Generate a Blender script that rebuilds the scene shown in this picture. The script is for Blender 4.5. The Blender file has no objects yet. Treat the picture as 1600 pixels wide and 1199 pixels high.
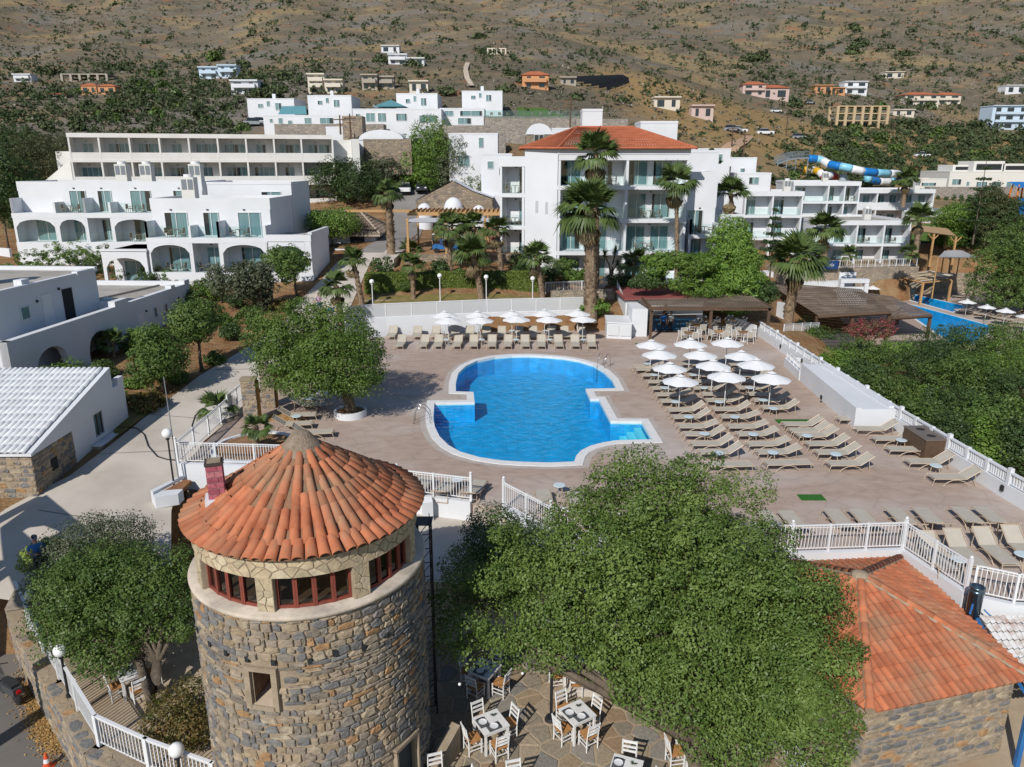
import bpy, math, random
import numpy as np
from mathutils import Matrix, Vector
S = bpy.context.scene
COL = S.collection
R = random.Random(7)
NP = np.random.default_rng(11)
PI = math.pi
# ------------------------------------------------------------------ camera, sky, sun, exposure
CAMH, FPX, TH = 13.0, 1180.0, math.atan(344.5/1180.0)
cam = bpy.data.cameras.new('camera')
cam.sensor_fit = 'HORIZONTAL'; cam.sensor_width = 36.0; cam.lens = 36.0*FPX/1600.0
cam.clip_start = 0.5; cam.clip_end = 4000.0
camo = bpy.data.objects.new('camera', cam); COL.objects.link(camo)
camo.location = (0, 0, CAMH); camo.rotation_euler = (PI/2-TH, 0, 0)
S.camera = camo
SUN_EL, SUN_AZ = math.radians(37), math.radians(26)     # shadows fall 26 degrees to the right of straight ahead
world = bpy.data.worlds.new('World'); S.world = world; world.use_nodes = True
wn = world.node_tree.nodes; wl = world.node_tree.links; wn.clear()
wo = wn.new('ShaderNodeOutputWorld'); wb = wn.new('ShaderNodeBackground'); sk = wn.new('ShaderNodeTexSky')
sk.sky_type = 'NISHITA'; sk.sun_disc = False; sk.sun_elevation = SUN_EL; sk.sun_rotation = PI+SUN_AZ
sk.air_density = 1.0; sk.dust_density = 0.15; sk.ozone_density = 3.0
wb.inputs['Strength'].default_value = 0.085
wl.new(sk.outputs[0], wb.inputs[0]); wl.new(wb.outputs[0], wo.inputs[0])
sl = bpy.data.lights.new('sun', 'SUN'); sl.energy = 4.0; sl.angle = math.radians(0.5); sl.color = (1.0, 0.955, 0.89)
so = bpy.data.objects.new('sun', sl); COL.objects.link(so)
so.rotation_euler = (PI/2-SUN_EL, 0, -SUN_AZ); so.location = (0, 0, 80)
S.view_settings.view_transform = 'Standard'; S.view_settings.look = 'None'
S.view_settings.exposure = 0.1; S.view_settings.gamma = 1.0; S.view_settings.use_curve_mapping = False
S.render.engine = 'CYCLES'
S.cycles.max_bounces = 6; S.cycles.diffuse_bounces = 3; S.cycles.glossy_bounces = 3
S.cycles.transmission_bounces = 4; S.cycles.transparent_max_bounces = 10
S.cycles.caustics_reflective = False; S.cycles.caustics_refractive = False
S.cycles.use_denoising = True; S.cycles.sample_clamp_indirect = 6.0
try: S.cycles.denoiser = 'OPENIMAGEDENOISE'
except Exception: pass
# ------------------------------------------------------------------ survey helpers: sight lines of the photograph met with a level or a distance
def _ray(u, v):
    dx = (u-800.0)/FPX; dy = (v-599.5)/FPX
    return (dx, math.cos(TH)-dy*math.sin(TH), -math.sin(TH)-dy*math.cos(TH))
def G(u, v, z=0.0):
    r = _ray(u, v); t = (z-CAMH)/r[2]
    return (r[0]*t, r[1]*t, z)
def D(u, v, y):
    r = _ray(u, v); t = y/r[1]
    return (r[0]*t, y, CAMH+r[2]*t)
# ------------------------------------------------------------------ materials
MATS = {}
def _n(nt, t, **k):
    n = nt.nodes.new(t)
    for a, b in k.items(): setattr(n, a, b)
    return n
def pm(name, c1, c2=None, rough=0.75, scale=4.0, detail=5.0, bump=0.0, bscale=None, spec=0.3, metal=0.0, crack=0.0, rnd=None, c3=None, s3=0.4, stretch=None, contrast=(0.35, 0.65), dist=0.3, coat=0.0):
    """principled surface: two noise-mixed colours, an optional third in large patches, optional bump; rnd='obj' or 'isl' varies value per piece"""
    if name in MATS: return MATS[name]
    m = bpy.data.materials.new(name); m.use_nodes = True; nt = m.node_tree
    b = nt.nodes['Principled BSDF']; L = nt.links.new
    b.inputs['Roughness'].default_value = rough; b.inputs['Metallic'].default_value = metal
    b.inputs['Specular IOR Level'].default_value = spec
    tc = _n(nt, 'ShaderNodeTexCoord'); vec = tc.outputs['Object']
    if rnd is None or rnd == 'isl' or True:
        geo = _n(nt, 'ShaderNodeNewGeometry'); vec = geo.outputs['Position']
    if stretch:
        mp = _n(nt, 'ShaderNodeMapping'); mp.inputs['Scale'].default_value = stretch; L(vec, mp.inputs['Vector']); vec = mp.outputs[0]
    def noise(sc, det):
        n = _n(nt, 'ShaderNodeTexNoise'); n.inputs['Scale'].default_value = sc; n.inputs['Detail'].default_value = det; n.inputs['Roughness'].default_value = 0.6
        L(vec, n.inputs['Vector']); return n.outputs['Fac']
    def ramp(src, lo, hi):
        r = _n(nt, 'ShaderNodeMapRange'); r.inputs[1].default_value = lo; r.inputs[2].default_value = hi; L(src, r.inputs[0]); return r.outputs[0]
    col = None
    if c2 is not None:
        mx = _n(nt, 'ShaderNodeMixRGB'); mx.inputs[1].default_value = (*c1, 1); mx.inputs[2].default_value = (*c2, 1)
        L(ramp(noise(scale, detail), *contrast), mx.inputs[0]); col = mx.outputs[0]
    if c3 is not None:
        mx = _n(nt, 'ShaderNodeMixRGB'); mx.inputs[2].default_value = (*c3, 1)
        if col is None: mx.inputs[1].default_value = (*c1, 1)
        else: L(col, mx.inputs[1])
        L(ramp(noise(s3, 4.0), 0.45, 0.68), mx.inputs[0]); col = mx.outputs[0]
    if crack:
        vo = _n(nt, 'ShaderNodeTexVoronoi'); vo.feature = 'DISTANCE_TO_EDGE'; vo.inputs['Scale'].default_value = crack; L(vec, vo.inputs['Vector']); mr = _n(nt, 'ShaderNodeMapRange'); mr.inputs[2].default_value = .05; mr.inputs[3].default_value = .88; mr.inputs[4].default_value = 1; L(vo.outputs['Distance'], mr.inputs[0])
        hs = _n(nt, 'ShaderNodeHueSaturation'); L(col, hs.inputs['Color']); L(mr.outputs[0], hs.inputs['Value']); col = hs.outputs[0]
    if rnd:
        if rnd == 'obj': src = _n(nt, 'ShaderNodeObjectInfo').outputs['Random']
        else: src = _n(nt, 'ShaderNodeNewGeometry').outputs['Random Per Island']
        hs = _n(nt, 'ShaderNodeHueSaturation')
        if col is None: hs.inputs['Color'].default_value = (*c1, 1)
        else: L(col, hs.inputs['Color'])
        mr = _n(nt, 'ShaderNodeMapRange'); mr.inputs[3].default_value = 1-dist; mr.inputs[4].default_value = 1+dist
        L(src, mr.inputs[0]); L(mr.outputs[0], hs.inputs['Value']); col = hs.outputs[0]
    if col is None: b.inputs['Base Color'].default_value = (*c1, 1)
    else: L(col, b.inputs['Base Color'])
    if bump:
        bp = _n(nt, 'ShaderNodeBump'); bp.inputs['Strength'].default_value = 1.0; bp.inputs['Distance'].default_value = bump
        L(noise(bscale or scale*3, 4.0), bp.inputs['Height']); L(bp.outputs[0], b.inputs['Normal'])
    MATS[name] = m; return m
def palette(name, cols, rnd, rough=0.85, bump=0.01, bscale=18.0, vary=0.12):
    """each piece takes one of several stone or tile colours"""
    if name in MATS: return MATS[name]
    m = bpy.data.materials.new(name); m.use_nodes = True; nt = m.node_tree; L = nt.links.new
    b = nt.nodes['Principled BSDF']; b.inputs['Roughness'].default_value = rough; b.inputs['Specular IOR Level'].default_value = 0.2
    src = _n(nt, 'ShaderNodeObjectInfo').outputs['Random'] if rnd == 'obj' else _n(nt, 'ShaderNodeNewGeometry').outputs['Random Per Island']
    cr = _n(nt, 'ShaderNodeValToRGB'); cr.color_ramp.interpolation = 'CONSTANT'
    els = cr.color_ramp.elements
    while len(els) < len(cols): els.new(0.5)
    for i, c in enumerate(cols): els[i].position = i/len(cols); els[i].color = (*c, 1)
    L(src, cr.inputs[0])
    geo = _n(nt, 'ShaderNodeNewGeometry')
    n = _n(nt, 'ShaderNodeTexNoise'); n.inputs['Scale'].default_value = bscale*0.4; n.inputs['Detail'].default_value = 6; L(geo.outputs['Position'], n.inputs['Vector'])
    hs = _n(nt, 'ShaderNodeHueSaturation'); mr = _n(nt, 'ShaderNodeMapRange'); mr.inputs[1].default_value = 0.3; mr.inputs[2].default_value = 0.7
    mr.inputs[3].default_value = 1-vary*2; mr.inputs[4].default_value = 1+vary*2
    L(n.outputs[0], mr.inputs[0]); L(mr.outputs[0], hs.inputs['Value']); L(cr.outputs[0], hs.inputs['Color']); L(hs.outputs[0], b.inputs['Base Color'])
    n2 = _n(nt, 'ShaderNodeTexNoise'); n2.inputs['Scale'].default_value = bscale; n2.inputs['Detail'].default_value = 4; L(geo.outputs['Position'], n2.inputs['Vector'])
    bp = _n(nt, 'ShaderNodeBump'); bp.inputs['Distance'].default_value = bump; L(n2.outputs[0], bp.inputs['Height']); L(bp.outputs[0], b.inputs['Normal'])
    MATS[name] = m; return m
def leafmat(name, c1, c2, rough=0.5, trans=0.25):
    if name in MATS: return MATS[name]
    m = bpy.data.materials.new(name); m.use_nodes = True; nt = m.node_tree; L = nt.links.new
    b = nt.nodes['Principled BSDF']; b.inputs['Roughness'].default_value = rough; b.inputs['Specular IOR Level'].default_value = 0.35
    g = _n(nt, 'ShaderNodeNewGeometry'); oi = _n(nt, 'ShaderNodeObjectInfo')
    mx = _n(nt, 'ShaderNodeMixRGB'); mx.inputs[1].default_value = (*c1, 1); mx.inputs[2].default_value = (*c2, 1)
    at = _n(nt, 'ShaderNodeAttribute'); at.attribute_name = 'tone'; av = _n(nt, 'ShaderNodeMath', operation='MULTIPLY_ADD'); av.inputs[1].default_value = .45; L(g.outputs['Random Per Island'], av.inputs[0])
    a2 = _n(nt, 'ShaderNodeMath', operation='MULTIPLY'); a2.inputs[1].default_value = .7; L(at.outputs['Fac'], a2.inputs[0]); L(a2.outputs[0], av.inputs[2]); L(av.outputs[0], mx.inputs[0])
    hs = _n(nt, 'ShaderNodeHueSaturation'); mr = _n(nt, 'ShaderNodeMapRange'); mr.inputs[3].default_value = 0.8; mr.inputs[4].default_value = 1.2
    L(oi.outputs['Random'], mr.inputs[0]); L(mr.outputs[0], hs.inputs['Value']); L(mx.outputs[0], hs.inputs['Color']); L(hs.outputs[0], b.inputs['Base Color'])
    t = _n(nt, 'ShaderNodeBsdfTranslucent'); L(hs.outputs[0], t.inputs[0])
    ms = _n(nt, 'ShaderNodeMixShader'); ms.inputs[0].default_value = trans
    L(b.outputs[0], ms.inputs[1]); L(t.outputs[0], ms.inputs[2]); L(ms.outputs[0], nt.nodes['Material Output'].inputs[0])
    MATS[name] = m; return m
def schlick(nt, f0, nrm=None):
    lw = _n(nt, 'ShaderNodeLayerWeight'); lw.inputs[0].default_value = .5
    if nrm is not None: nt.links.new(nrm, lw.inputs['Normal'])
    p = _n(nt, 'ShaderNodeMath', operation='POWER'); p.inputs[1].default_value = 5; nt.links.new(lw.outputs['Facing'], p.inputs[0])
    m = _n(nt, 'ShaderNodeMath', operation='MULTIPLY_ADD'); m.inputs[1].default_value = 1-f0; m.inputs[2].default_value = f0; nt.links.new(p.outputs[0], m.inputs[0]); return m
def glassmat(name, tint, refl=0.9, base=0.04, rough=0.02):
    """thin pane: tinted see-through with a mirror coat that grows at grazing angles"""
    if name in MATS: return MATS[name]
    m = bpy.data.materials.new(name); m.use_nodes = True; nt = m.node_tree; nt.nodes.clear(); L = nt.links.new
    o = _n(nt, 'ShaderNodeOutputMaterial'); t = _n(nt, 'ShaderNodeBsdfTransparent'); t.inputs[0].default_value = (*tint, 1)
    gl = _n(nt, 'ShaderNodeBsdfGlossy'); gl.inputs['Roughness'].default_value = rough; gl.inputs[0].default_value = (refl, refl, refl, 1)
    f = schlick(nt, .04); ad = _n(nt, 'ShaderNodeMath', operation='ADD'); ad.use_clamp = True; ad.inputs[1].default_value = base; L(f.outputs[0], ad.inputs[0])
    ms = _n(nt, 'ShaderNodeMixShader'); L(ad.outputs[0], ms.inputs[0]); L(t.outputs[0], ms.inputs[1]); L(gl.outputs[0], ms.inputs[2]); L(ms.outputs[0], o.inputs[0])
    MATS[name] = m; return m
def watermat(name, tint):
    m = bpy.data.materials.new(name); m.use_nodes = True; nt = m.node_tree; nt.nodes.clear(); L = nt.links.new
    o = _n(nt, 'ShaderNodeOutputMaterial'); t = _n(nt, 'ShaderNodeBsdfTransparent'); t.inputs[0].default_value = (*tint, 1)
    gl = _n(nt, 'ShaderNodeBsdfGlossy'); gl.inputs['Roughness'].default_value = 0.1
    geo = _n(nt, 'ShaderNodeNewGeometry')
    n1 = _n(nt, 'ShaderNodeTexNoise'); n1.inputs['Scale'].default_value = 2.6; n1.inputs['Detail'].default_value = 3; L(geo.outputs['Position'], n1.inputs['Vector'])
    bp = _n(nt, 'ShaderNodeBump'); bp.inputs['Distance'].default_value = 0.09; bp.inputs['Strength'].default_value = 1; L(n1.outputs[0], bp.inputs['Height'])
    L(bp.outputs[0], gl.inputs['Normal'])
    f = schlick(nt, .02, bp.outputs[0]); f.inputs[1].default_value = .45
    ms = _n(nt, 'ShaderNodeMixShader'); L(f.outputs[0], ms.inputs[0]); L(t.outputs[0], ms.inputs[1]); L(gl.outputs[0], ms.inputs[2]); L(ms.outputs[0], o.inputs[0])
    MATS[name] = m; return m
def rubble_far(name, cols, sc, mortar):
    m = bpy.data.materials.new(name); m.use_nodes = True; nt = m.node_tree; L = nt.links.new; b = nt.nodes['Principled BSDF']; b.inputs['Roughness'].default_value = .95; b.inputs['Specular IOR Level'].default_value = .1
    g = _n(nt, 'ShaderNodeNewGeometry'); mp = _n(nt, 'ShaderNodeMapping'); mp.inputs['Scale'].default_value = (1, 1, 1.7); L(g.outputs['Position'], mp.inputs[0])
    v = _n(nt, 'ShaderNodeTexVoronoi'); v.inputs['Scale'].default_value = sc; L(mp.outputs[0], v.inputs['Vector']); e = _n(nt, 'ShaderNodeTexVoronoi'); e.feature = 'DISTANCE_TO_EDGE'; e.inputs['Scale'].default_value = sc; L(mp.outputs[0], e.inputs['Vector'])
    s = _n(nt, 'ShaderNodeSeparateColor'); L(v.outputs['Color'], s.inputs[0]); cr = _n(nt, 'ShaderNodeValToRGB'); els = cr.color_ramp.elements
    while len(els) < len(cols): els.new(.5)
    for i, c in enumerate(cols): els[i].position = i/max(1, len(cols)-1); els[i].color = (*c, 1)
    L(s.outputs[0], cr.inputs[0]); r = _n(nt, 'ShaderNodeMapRange'); r.inputs[1].default_value = .03; r.inputs[2].default_value = .09; L(e.outputs['Distance'], r.inputs[0])
    x = _n(nt, 'ShaderNodeMixRGB'); x.inputs[1].default_value = (*mortar, 1); L(r.outputs[0], x.inputs[0]); L(cr.outputs[0], x.inputs[2]); L(x.outputs[0], b.inputs['Base Color'])
    bp = _n(nt, 'ShaderNodeBump'); bp.inputs['Distance'].default_value = .06; L(r.outputs[0], bp.inputs['Height']); L(bp.outputs[0], b.inputs['Normal']); MATS[name] = m; return m
# ------------------------------------------------------------------ mesh builder
class MB:
    def __init__(s): s.V = []; s.F = []; s.M = []; s.T = None
    def at(s, x=0, y=0, z=0, a=0.0):
        s.T = (x, y, z, math.cos(a), math.sin(a)); return s
    def v(s, p):
        if s.T:
            x, y, z, c, n = s.T; p = (x+p[0]*c-p[1]*n, y+p[0]*n+p[1]*c, z+p[2])
        s.V.append((p[0], p[1], p[2])); return len(s.V)-1
    def f(s, pts, m=0):
        s.F.append([s.v(p) for p in pts]); s.M.append(m); return s
    def bx(s, x0, x1, y0, y1, z0, z1, m=0):
        b = [s.v(p) for p in ((x0,y0,z0),(x1,y0,z0),(x1,y1,z0),(x0,y1,z0),(x0,y0,z1),(x1,y0,z1),(x1,y1,z1),(x0,y1,z1))]
        for q in ((3,2,1,0),(4,5,6,7),(0,1,5,4),(1,2,6,5),(2,3,7,6),(3,0,4,7)):
            s.F.append([b[i] for i in q]); s.M.append(m)
        return s
    def prism(s, poly, z0, z1, m=0, top=True, bot=True, mt=None):
        n = len(poly); a = [s.v((p[0], p[1], z0)) for p in poly]; b = [s.v((p[0], p[1], z1)) for p in poly]
        for i in range(n):
            j = (i+1) % n; s.F.append([a[i], a[j], b[j], b[i]]); s.M.append(m)
        if top: s.F.append(b); s.M.append(m if mt is None else mt)
        if bot: s.F.append(a[::-1]); s.M.append(m)
        return s
    def cyl(s, p0, p1, r0, r1=None, n=8, m=0, cap=True):
        if r1 is None: r1 = r0
        p0 = Vector(p0); p1 = Vector(p1); d = (p1-p0)
        if d.length < 1e-6: return s
        d.normalize(); q = Vector((0,0,1)) if abs(d.z) < 0.9 else Vector((1,0,0)); x = d.cross(q).normalized(); y = d.cross(x)
        A = []; B = []
        for i in range(n):
            t = 2*PI*i/n; o = x*math.cos(t)+y*math.sin(t)
            A.append(s.v(p0+o*r0)); B.append(s.v(p1+o*r1))
        for i in range(n):
            j = (i+1) % n; s.F.append([A[j], A[i], B[i], B[j]]); s.M.append(m)
        if cap: s.F.append(A); s.M.append(m); s.F.append(B[::-1]); s.M.append(m)
        return s
    def tube(s, pts, r, n=6, m=0):
        rs = r if isinstance(r, (list, tuple)) else [r]*len(pts)
        pts = [Vector(p) for p in pts]; rings = []
        for i, p in enumerate(pts):
            d = (pts[min(i+1, len(pts)-1)]-pts[max(i-1, 0)]).normalized()
            q = Vector((0,0,1)) if abs(d.z) < 0.95 else Vector((0,1,0)); x = d.cross(q).normalized(); y = d.cross(x)
            rings.append([s.v(p+(x*math.cos(2*PI*k/n)+y*math.sin(2*PI*k/n))*rs[i]) for k in range(n)])
        for a, b in zip(rings, rings[1:]):
            for k in range(n):
                j = (k+1) % n; s.F.append([a[j], a[k], b[k], b[j]]); s.M.append(m)
        s.F.append(rings[0]); s.M.append(m); s.F.append(rings[-1][::-1]); s.M.append(m)
        return s
    def lathe(s, prof, c=(0,0,0), n=24, m=0, a0=0.0, a1=2*PI):
        full = abs(a1-a0-2*PI) < 1e-6; k = n if full else n+1; rings = []
        for r, z in prof:
            rings.append([s.v((c[0]+r*math.cos(a0+(a1-a0)*i/n), c[1]+r*math.sin(a0+(a1-a0)*i/n), c[2]+z)) for i in range(k)])
        for a, b in zip(rings, rings[1:]):
            for i in range(n):
                j = (i+1) % k; s.F.append([a[i], a[j], b[j], b[i]]); s.M.append(m)
        return s
    def ball(s, c, r, n=12, k=8, m=0, sz=1.0):
        return s.lathe([(max(r*math.sin(PI*i/k), 1e-4), -r*sz*math.cos(PI*i/k)) for i in range(k+1)], c, n, m)
    def wall(s, L, z0, z1, ops, th=0.25, m=0, ns=10):
        """upright wall along local x with openings (xa, xb, za, zb, arch rise); its face is at y=0, its back at y=th"""
        xs = {0.0, L}
        for o in ops:
            xa, xb = o[0], o[1]; xs |= {xa, xb}
            if len(o) > 4 and o[4] > 0: xs |= {xa+(xb-xa)*i/ns for i in range(ns+1)}
        xs = sorted(xs)
        def top(o, x):
            if len(o) > 4 and o[4] > 0:
                t = (2*(x-o[0])/(o[1]-o[0])-1); return o[3]-o[4]+o[4]*math.sqrt(max(0, 1-t*t))
            return o[3]
        for xa, xb in zip(xs, xs[1:]):
            if xb-xa < 1e-6: continue
            xm = (xa+xb)/2; seg = sorted([o for o in ops if o[0] < xm < o[1]], key=lambda o: o[2])
            lo = (z0, z0)
            for o in seg+[None]:
                hi = (z1, z1) if o is None else (o[2], o[2])
                if max(hi[0]-lo[0], hi[1]-lo[1]) > 1e-5:
                    s.f([(xa,0,lo[0]),(xb,0,lo[1]),(xb,0,hi[1]),(xa,0,hi[0])], m)
                    s.f([(xb,th,lo[1]),(xa,th,lo[0]),(xa,th,hi[0]),(xb,th,hi[1])], m)
                if o is not None:
                    s.f([(xa,0,o[2]),(xb,0,o[2]),(xb,th,o[2]),(xa,th,o[2])], m)
                    lo = (top(o, xa), top(o, xb))
                    s.f([(xa,th,lo[0]),(xb,th,lo[1]),(xb,0,lo[1]),(xa,0,lo[0])], m)
        for o in ops:
            for x, fl in ((o[0], 1), (o[1], -1)):
                t = top(o, x); q = [(x,0,o[2]),(x,th,o[2]),(x,th,t),(x,0,t)]
                if t-o[2] > 1e-4: s.f(q if fl > 0 else q[::-1], m)
        s.f([(0,0,z1),(L,0,z1),(L,th,z1),(0,th,z1)], m)
        s.f([(0,th,z0),(0,0,z0),(0,0,z1),(0,th,z1)], m); s.f([(L,0,z0),(L,th,z0),(L,th,z1),(L,0,z1)], m)
        return s
    def wave_roof(s, A, B, C, Dd, nx, ny, amp=0.04, step=0.03, m=0):
        """corrugated, stepped tile surface over the quad A-B (eave) to D-C (ridge)"""
        A, B, C, Dd = (Vector(p) for p in (A, B, C, Dd)); nrm = (B-A).cross(Dd-A).normalized()
        W = nx*4
        for j in range(ny):
            rows = []
            for t, lift in ((j/ny, step), ((j+1)/ny, 0.0)):
                a = A.lerp(Dd, t); b = B.lerp(C, t); row = []
                for i in range(W+1):
                    p = a.lerp(b, i/W)+nrm*(lift+amp*math.cos(2*PI*i/4))
                    row.append(s.v(p))
                rows.append(row)
            for i in range(W):
                s.F.append([rows[0][i], rows[0][i+1], rows[1][i+1], rows[1][i]]); s.M.append(m)
        return s
    def mesh(s, name, mats, smooth=False):
        me = bpy.data.meshes.new(name); me.from_pydata(s.V, [], s.F)
        for m in (mats if isinstance(mats, (list, tuple)) else [mats]): me.materials.append(m)
        if any(s.M): me.polygons.foreach_set('material_index', s.M)
        if smooth: me.polygons.foreach_set('use_smooth', [True]*len(s.F))
        me.update(); return me
def link(name, data, parent=None, loc=None, rz=0.0, sc=None, rot=None):
    o = bpy.data.objects.new(name, data); COL.objects.link(o)
    if parent is not None: o.parent = parent
    if loc is not None: o.location = loc
    if rot is not None: o.rotation_euler = rot
    elif rz: o.rotation_euler = (0, 0, rz)
    if sc is not None: o.scale = sc if isinstance(sc, (tuple, list)) else (sc, sc, sc)
    return o
def part(name, mb, mats, parent, smooth=False, **k): return link(name, mb.mesh(name, mats, smooth), parent, **k)
def tag(o, label=None, cat=None, group=None, kind=None):
    if label: o['label'] = label
    if cat: o['category'] = cat
    if group: o['group'] = group
    if kind: o['kind'] = kind
    return o
def thing(name, label, cat, loc=(0,0,0), rz=0.0, group=None):
    return tag(link(name, None, None, loc, rz), label, cat, group)
def solo(name, mb, mats, label, cat, group=None, smooth=False, **k): return tag(part(name, mb, mats, None, smooth, **k), label, cat, group)
def structure(name, mb, mats, smooth=False, kind='structure'): return tag(part(name, mb, mats, None, smooth), kind=kind)
def dup(root, loc=None, rz=None, sc=None, label=None, group=None, cat=None):
    r = root.copy(); COL.objects.link(r)
    if loc is not None: r.location = loc
    if rz is not None: r.rotation_euler = (0, 0, rz)
    if sc is not None: r.scale = sc if isinstance(sc, (tuple, list)) else (sc, sc, sc)
    tag(r, label, cat, group)
    for ch in list(root.children):
        c = ch.copy(); COL.objects.link(c); c.parent = r
        for g in list(ch.children):
            d = g.copy(); COL.objects.link(d); d.parent = c
    return r
def mesh_np(name, V, F, mats, smooth=False):
    me = bpy.data.meshes.new(name); n, k = F.shape
    me.vertices.add(len(V)); me.vertices.foreach_set('co', np.ascontiguousarray(V, dtype=np.float32).ravel())
    me.loops.add(n*k); me.loops.foreach_set('vertex_index', np.ascontiguousarray(F, dtype=np.int32).ravel())
    me.polygons.add(n); me.polygons.foreach_set('loop_start', np.arange(0, n*k, k, dtype=np.int32))
    for m in (mats if isinstance(mats, (list, tuple)) else [mats]): me.materials.append(m)
    me.update(calc_edges=True); me.validate()
    if smooth: me.polygons.foreach_set('use_smooth', [True]*n)
    return me
ORD = ['first','second','third','fourth','fifth','sixth','seventh','eighth','ninth','tenth','eleventh','twelfth','thirteenth','fourteenth','fifteenth','sixteenth','seventeenth','eighteenth','nineteenth','twentieth','twenty-first','twenty-second','twenty-third','twenty-fourth','twenty-fifth','twenty-sixth','twenty-seventh','twenty-eighth','twenty-ninth','thirtieth']
# ------------------------------------------------------------------ shared materials
M_white = pm('white_plaster', (0.68,0.695,0.72), (0.625,0.64,0.66), rough=0.85, scale=0.35, detail=8, bump=0.004, bscale=25, spec=0.15)
M_old = pm('aged_white_plaster', (0.74,0.73,0.70), (0.67,0.655,0.62), rough=0.9, scale=0.5, spec=0.1)
M_wpaint = pm('white_paint', (0.72,0.725,0.735), rough=0.45, spec=0.4)
M_flat = pm('flat_roof_felt', (0.40,0.365,0.32), (0.31,0.285,0.25), rough=0.95, scale=0.8, c3=(0.45,0.42,0.38), s3=0.3)
M_conc = pm('concrete', (0.53,0.475,0.41), (0.45,0.40,0.34), rough=0.92, scale=0.55, detail=8, bump=0.006, bscale=14, c3=(0.60,0.545,0.475), s3=0.16, spec=0.15)
M_soil = pm('red_soil', (0.30,0.15,0.075), (0.21,0.10,0.055), rough=1, scale=1.4, bump=0.04, bscale=7, c3=(0.33,0.22,0.12), s3=0.25, spec=0.05)
M_asph = pm('asphalt', (0.17,0.155,0.14), (0.13,0.12,0.11), rough=0.92, scale=0.8, bump=0.004, bscale=60, c3=(0.2,0.18,0.155), s3=0.4, spec=0.15)
M_teal = glassmat('window_glass', (0.80,0.90,0.91), 0.7, 0.03)
M_rail = glassmat('balcony_glass', (0.82,0.93,0.92), 0.8, 0.02)
M_room = pm('dark_room', (0.025,0.028,0.03), rough=0.9)
M_curt = pm('curtain_cloth', (0.30,0.40,0.41), (0.20,0.28,0.295), rough=0.9, scale=9, stretch=(1,1,0.02), spec=0.1)
M_alu = pm('white_aluminium', (0.62,0.64,0.64), rough=0.4, spec=0.4)
M_dark = pm('dark_metal', (0.02,0.02,0.022), rough=0.45, spec=0.4)
M_wood = pm('pale_timber', (0.50,0.30,0.13), (0.40,0.23,0.10), rough=0.7, scale=3, stretch=(1,1,6))
M_brown = pm('brown_timber', (0.115,0.072,0.045), (0.085,0.052,0.033), rough=0.65, scale=5)
M_terra = pm('terracotta', (0.48,0.17,0.083), (0.36,0.12,0.06), rough=0.85, scale=2.5, c3=(0.34,0.185,0.11), s3=0.9, rnd='obj', dist=0.16, spec=0.2, bump=0.004, bscale=30)
M_terrai = pm('terracotta_joined', (0.48,0.17,0.083), (0.36,0.12,0.06), rough=0.85, scale=2.5, c3=(0.34,0.185,0.11), s3=0.9, rnd='isl', dist=0.16, spec=0.2)
M_terrf = pm('terracotta_far', (0.46,0.15,0.075), (0.36,0.115,0.06), rough=0.85, scale=1.2, spec=0.15)
M_btile = pm('brown_roof_tile', (0.20,0.155,0.12), (0.15,0.115,0.09), rough=0.85, scale=1.2, c3=(0.26,0.21,0.165), s3=0.5, spec=0.15)
M_mortar = pm('lime_mortar', (0.36,0.29,0.21), (0.28,0.22,0.155), rough=0.95, scale=3, bump=0.015, bscale=20, spec=0.1)
STONE_COLS = [(0.19,0.18,0.17),(0.31,0.235,0.155),(0.24,0.21,0.175),(0.33,0.26,0.18),(0.155,0.152,0.15),(0.34,0.205,0.105),(0.28,0.23,0.17),(0.22,0.195,0.165),(0.35,0.29,0.21),(0.175,0.17,0.165),(0.31,0.25,0.185),(0.205,0.175,0.14),(0.27,0.225,0.175),(0.165,0.16,0.155)]
M_stone = palette('rubble_stone', STONE_COLS, 'obj', bump=0.025, bscale=14)
M_stonei = palette('rubble_stone_joined', STONE_COLS, 'isl', bump=0.025, bscale=14)
M_sling = pm('taupe_sling_cloth', (0.47,0.43,0.36), (0.42,0.385,0.32), rough=0.8, scale=3, spec=0.15)
M_lframe = pm('champagne_aluminium', (0.46,0.36,0.265), rough=0.4, spec=0.4)
M_canvas = pm('white_canvas', (0.74,0.745,0.75), (0.70,0.70,0.70), rough=0.85, scale=1.5, spec=0.1)
M_ttop = pm('pale_blue_tabletop', (0.56,0.65,0.68), rough=0.35, spec=0.4)
M_turf = pm('green_turf_mat', (0.03,0.12,0.025), (0.05,0.17,0.035), rough=1, scale=25, bump=0.01, bscale=80, spec=0.05)
M_blue = pm('blue_paint', (0.025,0.12,0.33), (0.03,0.15,0.38), rough=0.5, scale=2)
M_bark = pm('grey_bark', (0.17,0.135,0.10), (0.10,0.08,0.06), rough=0.95, scale=5, bump=0.04, bscale=12, stretch=(1,1,0.35), spec=0.1)
M_pbark = pm('palm_bark', (0.37,0.275,0.19), (0.20,0.14,0.09), rough=0.95, scale=7, bump=0.03, bscale=14, spec=0.1, rnd='isl', dist=0.35)
M_skin = pm('skin', (0.45,0.26,0.18), rough=0.6)
M_hair = pm('dark_hair', (0.02,0.015,0.012), rough=0.6)
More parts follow.
